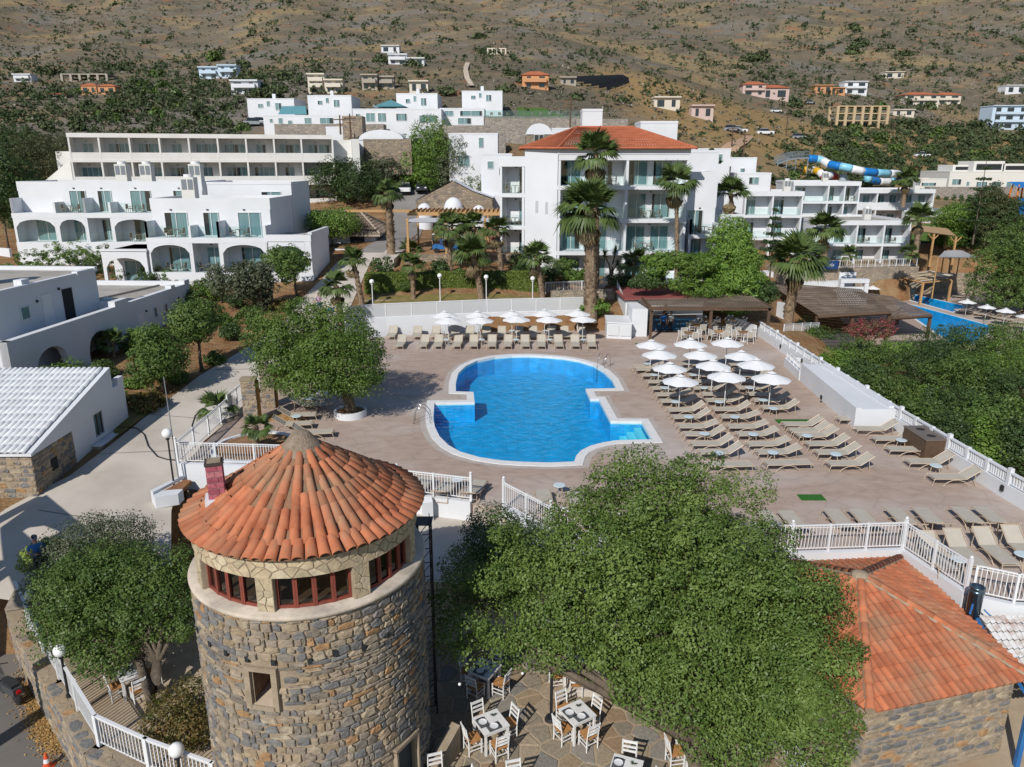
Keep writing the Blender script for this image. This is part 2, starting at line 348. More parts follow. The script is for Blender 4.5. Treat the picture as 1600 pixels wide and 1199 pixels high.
# ------------------------------------------------------------------ terrain
CP = [(-40,14,-5),(-20,14,-5),(0,12,-5),(20,12,-5),(40,14,-6),
 (-40,24,-2),(-24,28,-1.2),(-16,28,-1.05),(-14.9,31,-.95),(-22,40,-.1),(-30,41,0),(-15,42,-.1),(-45,45,.5),(-16,50,.6),(-28,55,.9),(-16,60,1.3),
 (-8,61.5,1.4),(-3,63.5,1.9),(-7,66.5,3.1),(-1,67,3.1),(-7,72,3.7),(1,64,1.6),(8,63,1.4),(12,66,1.3),(-30,68,2.0),(-14,72,3.1),(0,73,3.6),(10,72,2.0),(20,73,1.6),(-60,75,2.8),(-40,80,3.0),(-15,83,4.5),(0,86,4.8),
 (-10,100,5.0),(0,100,5.2),(20,92,2.0),(-60,98,5.0),(-45,112,6.5),(-20,116,8.5),(0,120,10),(20,118,8),(-80,110,6.5),
 (24,30,-5.2),(23,45,-5.2),(25,62,-1.0),(22,60,-.3),(20.5,66,.6),(30,50,-5.6),(45,50,-5.8),(60,60,-5.6),(30,80,-4.8),(40,85,-5.6),(60,97,-5.5),(85,100,-5.3),(95,70,-6),(38,103,-3),
 (44,110,-.9),(55,111,-.8),(70,113,-.8),(95,116,-.4),(30,108,.5),(40,130,2.5),(75,136,4),(110,140,4.6),(90,128,2),
 (-60,136,15.5),(-60,150,18.5),(-95,155,19.5),(-140,160,20),(-25,132,15),(-25,142,17.5),(0,133,15),(0,143,18),(-40,156,20.3),(0,157,21.2),(-20,172,25),(25,150,18.5),(45,150,15),(60,150,9),(100,178,7.5),(130,180,8),
 (-130,205,29),(-40,200,32),(0,200,33),(40,200,27),(90,200,14.5),(150,200,12),
 (-180,300,43),(-60,300,49),(0,300,52),(60,300,43),(110,300,29),(190,300,28),
 (-240,400,58),(-80,400,68),(0,400,74),(90,400,69),(180,400,57),(280,400,57),
 (-500,700,152),(-200,700,146),(0,700,152),(250,700,148),(560,700,154),(-900,1150,320),(0,1150,310),(900,1150,320)]
_c = np.array(CP, float); _xy = _c[:, :2]
_A = np.sqrt(((_xy[:, None]-_xy[None])**2).sum(-1)); _K = len(CP)
_B = np.zeros((_K+3, _K+3)); _B[:_K, :_K] = _A; _B[:_K, _K] = 1; _B[:_K, _K+1:] = _xy; _B[_K:, :_K] = _B[:_K, _K:].T
_w = np.linalg.solve(_B, np.concatenate([_c[:, 2], np.zeros(3)]))
def hzs(x, y):
    x = np.asarray(x, float); y = np.asarray(y, float)
    d = np.sqrt((x[..., None]-_xy[:, 0])**2+(y[..., None]-_xy[:, 1])**2)
    return d@_w[:_K]+_w[_K]+_w[_K+1]*x+_w[_K+2]*y
def relief(x, y):
    k = np.clip((y-130)/400, 0, 1)
    return k*(6*np.sin(x*0.021+1.3+np.sin(y*.011)*1.5)*np.sin(y*0.009)+3*np.sin(x*.06+y*.02)+1.2*np.sin(x*.17+2)*np.sin(y*.11))*0.8
def hz(x, y):
    return float(hzs(x, y))+(float(relief(np.float64(x), np.float64(y))) if y > 130 else 0.0)
def GT(u, v, t0=22.0):
    """where a sight line meets the natural ground"""
    r = _ray(u, v); t = t0; dt = 0.5
    while t < 1500:
        x, y, z = r[0]*t, r[1]*t, CAMH+r[2]*t
        if z < hz(x, y): break
        t += dt; dt = max(0.5, t*0.006)
    lo, hi = t-dt, t
    for _ in range(12):
        m = (lo+hi)/2
        if CAMH+r[2]*m < hz(r[0]*m, r[1]*m): hi = m
        else: lo = m
    return (r[0]*hi, r[1]*hi, hz(r[0]*hi, r[1]*hi))
ys = []; y = -12.0
while y < 1300: ys.append(y); y += max(1.0, (y-20)*0.016)
ys = np.array(ys); nx = 260
sx = np.linspace(-1, 1, nx); Y = np.repeat(ys[:, None], nx, 1); X = sx[None, :]*(42+0.98*np.clip(ys, 0, None))[:, None]
Z = hzs(X, Y)+np.where(Y > 130, relief(X, Y), 0)
Z = np.where((X > -14.8) & (X < 19.2) & (Y < 59.5) & (Y > 19), -6.5, Z); Z = np.where(Y < 24.5, -6.5, Z)
Z = np.where((X > 40) & (X < 92) & (Y > 78) & (Y < np.where(X > 56, 111, 104)), np.minimum(Z, -8.0), Z)
V = np.stack([X, Y, Z], -1).reshape(-1, 3)
idx = np.arange(len(ys)*nx).reshape(len(ys), nx)
F = np.stack([idx[:-1, :-1], idx[:-1, 1:], idx[1:, 1:], idx[1:, :-1]], -1).reshape(-1, 4)
def hillmat():
    m = bpy.data.materials.new('hillside_earth'); m.use_nodes = True; nt = m.node_tree; L = nt.links.new
    b = nt.nodes['Principled BSDF']; b.inputs['Roughness'].default_value = 1; b.inputs['Specular IOR Level'].default_value = 0.05
    g = _n(nt, 'ShaderNodeNewGeometry'); P_ = g.outputs['Position']
    def ns(sc, det, rough=.6):
        n = _n(nt, 'ShaderNodeTexNoise'); n.inputs['Scale'].default_value = sc; n.inputs['Detail'].default_value = det; n.inputs['Roughness'].default_value = rough; L(P_, n.inputs['Vector']); return n.outputs['Fac']
    def rg(s, a, b_):
        r = _n(nt, 'ShaderNodeMapRange'); r.inputs[1].default_value = a; r.inputs[2].default_value = b_; L(s, r.inputs[0]); return r.outputs[0]
    def mix(f, a, c):
        x = _n(nt, 'ShaderNodeMixRGB'); L(f, x.inputs[0])
        for i, q in ((1, a), (2, c)):
            if isinstance(q, tuple): x.inputs[i].default_value = (*q, 1)
            else: L(q, x.inputs[i])
        return x.outputs[0]
    c = mix(rg(ns(0.05, 6), .4, .6), (0.185,0.15,0.105), (0.14,0.122,0.088))
    c = mix(rg(ns(0.022, 5), .5, .62), c, (0.28,0.21,0.115))
    c = mix(rg(ns(0.016, 7, .7), .52, .62), c, (0.195,0.175,0.15))
    c = mix(rg(ns(0.5, 6, .7), .54, .66), c, (0.10,0.10,0.06))
    c = mix(rg(ns(0.33, 6, .75), .60, .68), c, (0.36,0.33,0.29))
    c = mix(rg(ns(0.12, 4), .60, .66), c, (0.27,0.145,0.08))
    sp = _n(nt, 'ShaderNodeSeparateXYZ'); L(P_, sp.inputs[0])
    near = rg(sp.outputs[1], 150, 118)
    soil = mix(rg(ns(0.6, 6), .35, .65), (0.26,0.13,0.062), (0.33,0.22,0.115))
    c = mix(near, c, soil)
    fx = rg(sp.outputs[0], 18, 34); fy = rg(sp.outputs[1], 142, 160); fz = rg(sp.outputs[1], 300, 260)
    mm = _n(nt, 'ShaderNodeMath', operation='MULTIPLY'); L(fx, mm.inputs[0]); L(fy, mm.inputs[1])
    m2 = _n(nt, 'ShaderNodeMath', operation='MULTIPLY'); L(mm.outputs[0], m2.inputs[0]); L(fz, m2.inputs[1])
    m3 = _n(nt, 'ShaderNodeMath', operation='MULTIPLY'); L(m2.outputs[0], m3.inputs[0]); m3.inputs[1].default_value = 0.8
    c = mix(m3.outputs[0], c, mix(rg(ns(0.3, 5), .35, .65), (0.40,0.27,0.115), (0.31,0.20,0.09)))
    L(c, b.inputs['Base Color'])
    bp = _n(nt, 'ShaderNodeBump'); bp.inputs['Distance'].default_value = 0.9; L(ns(0.35, 8, .7), bp.inputs['Height']); L(bp.outputs[0], b.inputs['Normal'])
    return m
tag(link('ground', mesh_np('ground', V, F, hillmat(), True)), kind='structure')

def strip(name, pairs, lift, mat, nsub=10, nlen=6):
    """a road or path laid over the ground between two edge lines"""
    mb = MB(); rows = []
    for (a, b) in zip(pairs, pairs[1:]):
        for k in range(nlen):
            t = k/nlen; rows.append((np.array(a[0][:2])*(1-t)+np.array(b[0][:2])*t, np.array(a[1][:2])*(1-t)+np.array(b[1][:2])*t))
    rows.append((np.array(pairs[-1][0][:2]), np.array(pairs[-1][1][:2])))
    ids = []
    for l, r in rows:
        ids.append([mb.v((*(l*(1-i/nsub)+r*i/nsub), hz(*(l*(1-i/nsub)+r*i/nsub))+lift)) for i in range(nsub+1)])
    for a, b in zip(ids, ids[1:]):
        for i in range(nsub): mb.F.append([a[i], a[i+1], b[i+1], b[i]]); mb.M.append(0)
    return structure(name, mb, mat, True)
PATHPX = [((-90,925),(262,985)),((-60,850),(268,905)),((10,797),(268,800)),((110,745),(283,748)),((180,692),(318,692)),((225,655),(380,640)),((310,590),(424,588)),((380,548),(485,548)),((436,510),(532,512)),((470,470),(549,478)),((500,440),(566,440)),((528,410),(578,412)),((566,391),(625,391))]
strip('path', [(GT(*a), GT(*b)) for a, b in PATHPX], 0.06, M_conc)
M_street = pm('street_asphalt', (0.27,0.25,0.235), (0.22,0.205,0.19), rough=0.9, scale=0.4, spec=0.15)
strip('street', [(GT(*a), GT(*b)) for a, b in [((560,396),(628,396)),((596,374),(656,372)),((603,345),(662,345)),((607,312),(690,312)),((612,291),(712,289))]], 0.07, M_street)
strip('dirt_track', [(D(573+0,143,330), D(579,143,330))]+[((GT(a, v)), (GT(b, v))) for a, b, v in ((729,736,133),(724,732,120),(725,732,108),(728,734,101))], 0.5, pm('pale_track', (0.50,0.42,0.32), rough=1)) if False else None
strip('dirt_track', [(GT(a, v), GT(b, v)) for a, b, v in ((733,741,138),(726,734,126),(723,731,112),(727,734,101))], 0.6, pm('pale_track', (0.52,0.44,0.34), (0.46,0.38,0.29), rough=1, scale=.2))
strip('dirt_road', [(GT(a, v), GT(b, w)) for a, v, b, w in ((1130,262,1160,262),(1122,240,1152,240),(1150,222,1168,226),(1166,214,1178,216))], 0.35, pm('tan_road', (0.46,0.31,0.2), (0.4,0.26,0.16), rough=1, scale=.3))
for i, (a, b) in enumerate((((150,712),(302,706)),((236,650),(352,660)),((60,800),(262,842)),((330,580),(430,578)),((400,537),(498,536)))): A, B = GT(*a), GT(*b); strip('path_joint', [((A[0],A[1]),(A[0],A[1]+.05)),((B[0],B[1]),(B[0],B[1]+.05))], .068, M_asph, 1, 14)
# a little lawn and grass verges
M_lawn = pm('dry_lawn', (0.16,0.15,0.05), (0.25,0.19,0.075), rough=1, scale=1.5, bump=0.05, bscale=30, spec=0.05)
M_green = pm('mown_lawn', (0.07,0.13,0.03), (0.10,0.16,0.045), rough=1, scale=1.0, bump=0.03, bscale=30, spec=0.05)
strip('verge', [(GT(*a), GT(*b)) for a, b in [((180,688),(176,664)),((228,652),(200,640)),((262,628),(236,622))]], 0.09, M_lawn, 6, 3)
strip('back_verge', [(GT(*a), GT(*b)) for a, b in [((548,520),(556,488)),((566,478),(575,466)),((700,472),(700,461)),((850,476),(850,464)),((950,482),(950,468))]], 0.08, M_lawn, 4, 4)
# ------------------------------------------------------------------ pool deck and pools
from mathutils.geometry import tessellate_polygon
def offset_poly(P_, d):
    n = len(P_); out = []; ar = sum(P_[i][0]*P_[(i+1) % n][1]-P_[(i+1) % n][0]*P_[i][1] for i in range(n)); s = 1 if ar > 0 else -1
    for i in range(n):
        a, b, c = (np.array(P_[(i+k) % n][:2]) for k in (-1, 0, 1))
        e = (b-a)/np.linalg.norm(b-a); f = (c-b)/np.linalg.norm(c-b); n1 = np.array([e[1], -e[0]])*s; n2 = np.array([f[1], -f[0]])*s
        m = n1+n2; m = m/max(np.dot(m, m)/2, 0.5); out.append(tuple(b+m*d))
    return out
def sheet(mb, outer, holes, z, m=0):
    loops = [[Vector((p[0], p[1], 0)) for p in outer]]+[[Vector((p[0], p[1], 0)) for p in h] for h in holes]
    if len(holes) > 1:
        import bmesh
        bm = bmesh.new()
        for l in loops:
            vs = [bm.verts.new((p.x, p.y, z)) for p in l]
            for i in range(len(vs)): bm.edges.new((vs[i-1], vs[i]))
        bmesh.ops.triangle_fill(bm, use_beauty=True, use_dissolve=False, edges=bm.edges[:], normal=(0, 0, 1))
        for f in bm.faces: mb.f([v.co for v in (f.verts if f.normal.z > 0 else reversed(f.verts[:]))], m)
        bm.free(); return
    pts = [p for l in loops for p in l]; ids = [mb.v((p.x, p.y, z)) for p in pts]
    for t in tessellate_polygon(loops):
        a, b, c = (pts[i] for i in t)
        q = [ids[i] for i in t]
        if (b-a).cross(c-a).z < 0: q = q[::-1]
        mb.F.append(q); mb.M.append(m)
def ringwall(mb, poly, z0, z1, m=0, inward=False):
    n = len(poly)
    for i in range(n):
        a, b = poly[i], poly[(i+1) % n]; q = [(a[0],a[1],z0),(b[0],b[1],z0),(b[0],b[1],z1),(a[0],a[1],z1)]
        mb.f(q[::-1] if inward else q, m)
def z5(a, b): return (530+a/2.963, 390+b/2.963)
PX = [(540,665),(540,625),(552,580),(585,548),(640,522),(720,505),(800,498),(880,497),(960,501),(1040,508),(1110,520),(1175,540),(1225,570),(1262,607),(1282,650),(1140,653),(1162,700),(1202,700),(1256,803),(1400,805),(1449,889),(1370,891),(1290,893),(1225,902),(1165,918),(1120,940),(1097,965),(1088,992),(980,997),(860,994),(750,987),(650,972),(560,946),(505,915),(465,875),(443,830),(436,790),(441,718),(627,715),(622,668)]
pool = [G(*z5(*p), -0.08)[:2] for p in PX]
cope_in, cope_out, band = pool, offset_poly(pool, 0.42), offset_poly(pool, 0.72)
deck = [(-15.1,42.0),(-14.75,31.4),(-9.5,31.0),(-4.6,28.3),(-1.5,27.45),(-0.2,26.95),(1.4,24.75),(5.5,23.9),(9.6,23.35),(13.6,23.6),(14.25,20.9),(15.3,20.2),(20.6,19.7),(19.7,30),(19.35,40),(19.3,58.2),(19.3,66),(9.5,66),(8.6,57.0),(7.2,60.2),(-2,59.3),(-9.9,57.6),(-11.6,57.2),(-12.4,55.5),(-12.6,52),(-13.2,47)]
M_deck = pm('stamped_concrete', (0.45,0.345,0.28), (0.35,0.26,0.21), rough=0.8, scale=1.5, detail=10, stretch=(0.8,1.3,1), bump=0.012, bscale=9, c3=(0.50,0.44,0.40), s3=0.13, spec=0.2, contrast=(.3,.7), crack=.9)
mb = MB(); sheet(mb, deck, [cope_out], 0.0); ringwall(mb, deck, -1.6, 0.0); structure('pool_deck', mb, M_deck)
mb = MB(); sheet(mb, band, [cope_out], 0.005); structure('pool_edge_band', mb, pm('pale_band', (0.47,0.42,0.38), (0.40,0.35,0.31), rough=.8, scale=2))
mb = MB(); sheet(mb, cope_out, [cope_in], 0.035); ringwall(mb, cope_out, -0.1, 0.035); ringwall(mb, cope_in, -0.16, 0.035, 0, True)
structure('pool_coping', mb, pm('white_coping_tile', (0.74,0.735,0.72), (0.67,0.66,0.645), rough=.6, scale=3))
def mosaic(name, c, cg):
    m = bpy.data.materials.new(name); m.use_nodes = True; nt = m.node_tree; L = nt.links.new; b = nt.nodes['Principled BSDF']; b.inputs['Roughness'].default_value = .4
    g = _n(nt, 'ShaderNodeNewGeometry'); mp = _n(nt, 'ShaderNodeMapping'); mp.inputs['Scale'].default_value = (5, 5, 5); L(g.outputs['Position'], mp.inputs[0])
    ch = _n(nt, 'ShaderNodeTexBrick'); ch.offset = 0; ch.inputs['Scale'].default_value = 1; ch.inputs['Color1'].default_value = (*c, 1); ch.inputs['Color2'].default_value = (c[0]*1.15, c[1]*1.12, c[2]*1.08, 1); ch.inputs['Mortar'].default_value = (*cg, 1)
    ch.inputs['Mortar Size'].default_value = .03; ch.inputs['Brick Width'].default_value = 1; ch.inputs['Row Height'].default_value = 1; L(mp.outputs[0], ch.inputs['Vector'])
    n = _n(nt, 'ShaderNodeTexNoise'); n.inputs['Scale'].default_value = 1.6; n.inputs['Detail'].default_value = 6; L(g.outputs['Position'], n.inputs['Vector'])
    mr = _n(nt, 'ShaderNodeMapRange'); mr.inputs[1].default_value = .3; mr.inputs[2].default_value = .7; mr.inputs[3].default_value = .82; mr.inputs[4].default_value = 1.18; L(n.outputs[0], mr.inputs[0])
    hs = _n(nt, 'ShaderNodeHueSaturation'); L(ch.outputs[0], hs.inputs['Color']); L(mr.outputs[0], hs.inputs['Value']); L(hs.outputs[0], b.inputs['Base Color']); return m
M_mosaic = mosaic('blue_pool_mosaic', (0.008,0.31,0.62), (0.03,0.42,0.70)); M_water = watermat('pool_water', (0.50,0.95,1.0))
M_step = pm('pale_blue_step', (0.36,0.68,0.80), rough=.5)
mb = MB(); sheet(mb, cope_in, [], -1.15); ringwall(mb, cope_in, -1.15, -0.16, 0, True); structure('pool_basin', mb, M_mosaic)
mb = MB(); sheet(mb, offset_poly(cope_in, .01), [], -0.11); structure('pool_water', mb, M_water)
# four broad steps in the pool corner, each a tread of its own
A_, B_, C_, Dq = (np.array(G(*z5(*p), -.1)[:2]) for p in ((1262,812),(1398,812),(1440,884),(1300,888)))
for k in range(4):
    t0, t1 = 0.02+k*.245, 0.02+(k+1)*.245-.02; zt = -.95+k*.23
    mb = MB(); mb.prism([tuple(A_*(1-t0)+B_*t0), tuple(Dq*(1-t0)+C_*t0), tuple(Dq*(1-t1)+C_*t1), tuple(A_*(1-t1)+B_*t1)], -1.14, zt); structure('pool_step', mb, M_step)
# ------------------------------------------------------------------ lower levels in front
T_Z = -3.0
TERR_POLY = [(-3,8),(26,8),(26,18.5),(12.5,24.5),(-16,25.6)]+[G(u, v, -2.85)[:2] for u, v in ((6,905),(40,985),(86,1063),(148,1168),(226,1206),(330,1246))]
mb = MB(); mb.prism([(-8.3,23.9),(-8.3,31.2),(-3.5,28.6),(1.6,25.0),(1.6,23.4),(-2,22.6)], -3.2, -0.66); structure('landing', mb, M_conc)
mb = MB(); sheet(mb, TERR_POLY, [], T_Z-.02); structure('terrace_bed', mb, pm('sand_joint', (0.46,0.37,0.265), (0.38,0.30,0.21), rough=.95, scale=2.2, bump=.012, bscale=20, c3=(.35,.26,.17), s3=.35))
mb = MB(); sheet(mb, [(-45,-5),(-6,-5),(-6,14),(-11.5,17.8),(-18,25),(-22,28.5),(-45,30)], [], -4.7); structure('road', mb, M_asph)
# terrace flagstones: every stone its own slab (Voronoi cells shrunk by a joint)
def clip(poly, a, b):
    m = ((a[0]+b[0])/2, (a[1]+b[1])/2); d = (b[0]-a[0], b[1]-a[1]); out = []
    for i in range(len(poly)):
        p, q = poly[i], poly[(i+1) % len(poly)]
        sp = (p[0]-m[0])*d[0]+(p[1]-m[1])*d[1]; sq = (q[0]-m[0])*d[0]+(q[1]-m[1])*d[1]
        if sp <= 0: out.append(p)
        if sp*sq < 0: t = sp/(sp-sq); out.append((p[0]+(q[0]-p[0])*t, p[1]+(q[1]-p[1])*t))
    return out
def cells(x0, x1, y0, y1, s, rnd, jit=.42):
    pts = []; nx_, ny_ = int((x1-x0)/s), int((y1-y0)/s)
    for i in range(nx_):
        for j in range(ny_): pts.append((x0+(i+.5+rnd.uniform(-jit, jit))*s+(j % 2)*s*.4, y0+(j+.5+rnd.uniform(-jit, jit))*s))
    for a in pts:
        poly = [(a[0]-s*2,a[1]-s*2),(a[0]+s*2,a[1]-s*2),(a[0]+s*2,a[1]+s*2),(a[0]-s*2,a[1]+s*2)]
        for b in pts:
            if b is not a and abs(a[0]-b[0]) < s*3 and abs(a[1]-b[1]) < s*3: poly = clip(poly, a, b)
            if len(poly) < 3: break
        if len(poly) >= 3: yield a, poly
terrace = tag(link('terrace', None, None, (0, 0, 0)), kind='structure')
FLAGC = [(0.27,0.225,0.165),(0.235,0.20,0.15),(0.31,0.25,0.175),(0.255,0.23,0.195),(0.30,0.225,0.145),(0.215,0.20,0.175),(0.34,0.27,0.19),(0.29,0.20,0.125)]
M_flag = palette('flagstone', FLAGC, 'obj', rough=.8, bump=.008, bscale=25, vary=.1)
rf = random.Random(3); nfl = 0; rest = MB()
for a, poly in cells(-3.4, 11.0, 11.2, 22.4, 0.62, rf):
    sh = offset_poly(poly, -0.028)
    if len(sh) < 3: continue
    ins = offset_poly(poly, -0.045)
    h = T_Z+rf.uniform(-.004, .008); n = len(sh); mb = rest if nfl >= 296 else MB()
    A = [mb.v((p[0], p[1], T_Z-.03)) for p in sh]; B = [mb.v((p[0], p[1], h-.008)) for p in sh]; C = [mb.v((p[0], p[1], h)) for p in ins]
    for i in range(n):
        j = (i+1) % n; mb.F += [[A[i],A[j],B[j],B[i]],[B[i],B[j],C[j],C[i]]]; mb.M += [0, 0]
    mb.F.append(C); mb.M.append(0)
    if mb is not rest: part('flagstone', mb, M_flag, terrace)
    nfl += 1
if rest.F: tag(part('flagstone_remainder', rest, palette('flagstone_joined', FLAGC, 'isl', rough=.8, bump=.008, bscale=25, vary=.1), terrace), kind='stuff')
# steps from the deck gap down to the landing and on to the terrace
for k in range(3):
    mb = MB(); mb.at(-.75, 27.0-.35*k, 0, -.16).bx(-.75, .55, -.36, .05, -.66, -.16-.17*k); structure('step', mb, M_conc)
for k in range(11):
    mb = MB(); mb.at(2.3, 23.2-.3*k, 0, 0).bx(-.7, 1.4, -.3, 0.02, -3.02, -.75-.2*k); structure('step', mb, M_conc)
# ------------------------------------------------------------------ rubble masonry: irregular blocks shared by many stones
def stone_meshes(n=7, mat=None):
    out = []; r = random.Random(5)
    for k in range(n):
        m = r.choice((5, 6, 6, 7)); mb = MB(); A = []; B = []; C = []
        for i in range(m):
            t = 2*PI*(i+r.uniform(-.25, .25))/m+PI/m; c, s_ = math.cos(t), math.sin(t)
            q = 1/max(abs(c), abs(s_)); q = min(q, 1.28)*r.uniform(.86, 1.0); x, z = c*q*.5, s_*q*.5
            A.append(mb.v((x, 0.6, z))); B.append(mb.v((x, 0.0+r.uniform(0, .2), z))); C.append(mb.v((x*.88, -.35+r.uniform(-.3, .3), z*.86)))
        ctr = mb.v((r.uniform(-.1,.1), -.4, 0))
        for i in range(m):
            j = (i+1) % m; mb.F += [[A[i], A[j], B[j], B[i]], [B[i], B[j], C[j], C[i]], [C[i], C[j], ctr]]; mb.M += [0, 0, 0]
        out.append(mb.mesh('stone', mat or M_stone))
    return out
STONES = stone_meshes()
def add_stone_np(acc, me, M4):
    n0 = len(acc.V)
    for v in me.vertices: acc.V.append(tuple(M4 @ v.co))
    for p in me.polygons: acc.F.append([n0+i for i in p.vertices]); acc.M.append(0)
def flat_masonry(parent, origin, ang, L, z0, z1, rnd, rowh=(.13, .28), wid=(.2, .55), holes=(), quota=[300], acc=None, slope=None, prot=.035):
    """stones over an upright wall face: origin at its low corner, ang its direction, facing its right-hand side"""
    ca, sa = math.cos(ang), math.sin(ang); z = z0
    while z < z1-.06:
        h = min(rnd.uniform(*rowh), z1-z); x = rnd.uniform(-.2, 0)
        while x < L:
            w = rnd.uniform(*wid)*(1 if h > .17 else 1.15); xa, xb = max(x, 0), min(x+w, L); x += w
            cx, cz = (xa+xb)/2, z+h/2
            if xb-xa < .08 or any(a < cx < b and c < cz < d for a, b, c, d in holes): continue
            if slope and cz > slope(cx): continue
            loc = (origin[0]+cx*ca, origin[1]+cx*sa, origin[2]+cz+rnd.uniform(-.015, .015)); sc = ((xb-xa)*1.05, prot*2*rnd.uniform(.6, 1.2), h*rnd.uniform(.9, 1.06))
            me = rnd.choice(STONES)
            if quota[0] > 0:
                o = link('stone', me, parent, loc, sc=sc, rot=(0, rnd.uniform(-.06, .06), ang)); quota[0] -= 1
            elif acc is not None:
                add_stone_np(acc, me, Matrix.Translation(loc) @ Matrix.Rotation(ang, 4, 'Z') @ Matrix.Diagonal((*sc, 1)))
        z += h
# ------------------------------------------------------------------ the windmill tower
TX, TY, TR = -5.13, 17.25, 2.84
tower = thing('stone_tower', 'round rubble stone tower under a cone of orange tiles, red framed windows', 'tower', (TX, TY, T_Z))
LZ = 3.46-T_Z                                   # ledge height above its base
wn_a, wn_w, wn_z0, wn_z1 = math.radians(-100.5), .25, 4.15, 5.05      # the niche window, facing the camera
mb = MB(); N = 96
for i in range(N):
    a0, a1 = 2*PI*i/N, 2*PI*(i+1)/N; am = (a0+a1)/2
    d = (am-wn_a+PI) % (2*PI)-PI; seg = [(0, LZ-.02)]
    if abs(d) < wn_w/TR: seg = [(0, wn_z0), (wn_z1, LZ-.02)]
    da = (am-math.radians(-30)+PI) % (2*PI)-PI
    if abs(da) < .14: seg = [(1.9, LZ-.02)]
    for z0, z1 in seg:
        r0 = TR-.03
        mb.f([(r0*math.cos(a0), r0*math.sin(a0), z0), (r0*math.cos(a1), r0*math.sin(a1), z0), (r0*math.cos(a1), r0*math.sin(a1), z1), (r0*math.cos(a0), r0*math.sin(a0), z1)])
part('wall', mb, M_mortar, tower)
# deep splayed reveal of the niche window, pale plaster with shade painted into its sides and back
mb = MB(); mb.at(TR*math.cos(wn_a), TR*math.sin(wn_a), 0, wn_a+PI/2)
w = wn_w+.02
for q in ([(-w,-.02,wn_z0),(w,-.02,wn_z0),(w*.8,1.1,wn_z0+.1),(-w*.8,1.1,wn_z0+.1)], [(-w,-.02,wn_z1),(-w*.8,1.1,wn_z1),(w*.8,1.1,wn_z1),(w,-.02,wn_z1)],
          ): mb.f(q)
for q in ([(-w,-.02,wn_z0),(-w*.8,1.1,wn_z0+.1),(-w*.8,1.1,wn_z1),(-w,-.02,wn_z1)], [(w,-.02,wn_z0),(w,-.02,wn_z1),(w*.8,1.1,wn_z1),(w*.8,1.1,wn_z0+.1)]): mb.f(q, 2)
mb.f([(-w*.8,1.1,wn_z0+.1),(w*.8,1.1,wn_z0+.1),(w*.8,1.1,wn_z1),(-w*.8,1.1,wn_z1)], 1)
nw = part('window', mb, [pm('cream_plaster', (0.55,0.44,0.33), (0.46,0.36,0.26), rough=.9, scale=3), pm('niche_back_shade', (0.09,0.05,0.035), rough=.8), pm('shaded_reveal', (0.22,0.14,0.09), (0.15,0.09,0.06), rough=.9)], tower)
mb = MB(); mb.at((TR)*math.cos(wn_a), (TR)*math.sin(wn_a), 0, wn_a+PI/2)
for x0, x1, z0, z1 in ((-.4,-.26,wn_z0-.1,wn_z1+.12), (.26,.4,wn_z0-.1,wn_z1+.12), (-.26,.26,wn_z1+.0,wn_z1+.12), (-.3,.3,wn_z0-.12,wn_z0)): mb.bx(x0, x1, -.05, .06, z0, z1)
part('surround', mb, M_mortar, nw)
da = math.radians(-30)
mb = MB(); mb.at((TR-.18)*math.cos(da), (TR-.18)*math.sin(da), 0, da+PI/2); mb.bx(-.42,.42,0,.05,.0,1.9); part('door', mb, pm('blue_grey_door', (0.03,0.045,0.055), rough=.6), tower)
mb = MB(); mb.at((TR)*math.cos(da), (TR)*math.sin(da), 0, da+PI/2); mb.bx(-.46,-.40,-.06,.2,0,1.95).bx(.40,.46,-.06,.2,0,1.95).bx(-.46,.46,-.06,.2,1.9,2.0); part('door_frame', mb, M_mortar, tower)
rs = random.Random(21); cand = []
z = 0.02
while z < LZ-.12:
    h = min(rs.choice((.07,.1,.12,.14,.17,.2,.26))*rs.uniform(.9,1.1), LZ-.04-z); a = rs.uniform(0, .1)
    while a < 2*PI:
        w = rs.uniform(.1, .48)/TR*(1.25 if h < .14 else .9)
        cand.append((a+w/2, z+h/2, w*TR, h)); a += w
    z += h
put = []
for a, zc, w, h in cand:
    d = (a-wn_a+PI) % (2*PI)-PI; d2 = (a-da+PI) % (2*PI)-PI
    if abs(d)*TR < wn_w+.12+w*.35 and wn_z0-.2 < zc < wn_z1+.2: continue
    if abs(d2)*TR < .5+w*.3 and zc < 2.1: continue
    vx, vy = -TX-TR*math.cos(a), -TY-TR*math.sin(a); L_ = math.hypot(vx, vy); face = (math.cos(a)*vx+math.sin(a)*vy)/L_
    put.append((face*w*h*(1.0 if zc > 1.3 else .4), a, zc, w, h))
put.sort(key=lambda t: -t[0]); acc = MB()
for i, (sc_, a, zc, w, h) in enumerate(put):
    loc = (TR*math.cos(a), TR*math.sin(a), zc+rs.uniform(-.015, .015)); sc = (w*rs.uniform(.9,1.06), .06*rs.uniform(.45, 1.4), h*rs.uniform(.86, 1.1)); me = rs.choice(STONES)
    if i < 300: link('stone', me, tower, loc, sc=sc, rot=(0, rs.uniform(-.08, .08), a+PI/2))
    else: add_stone_np(acc, me, Matrix.Translation(loc) @ Matrix.Rotation(a+PI/2, 4, 'Z') @ Matrix.Diagonal((*sc, 1)))
tag(part('small_stones', acc, M_stonei, tower), kind='stuff')
for k in range(9):                               # row of putlog holes
    a = math.radians(-145+13.2*k+rs.uniform(-2, 2)); zz = 5.35+rs.uniform(-.05, .05)
    mb = MB(); mb.at(TR*math.cos(a), TR*math.sin(a), zz, a+PI/2); mb.bx(-.05,.05,-.045,.1,-.07,.07); part('putlog_hole', mb, M_room, tower)
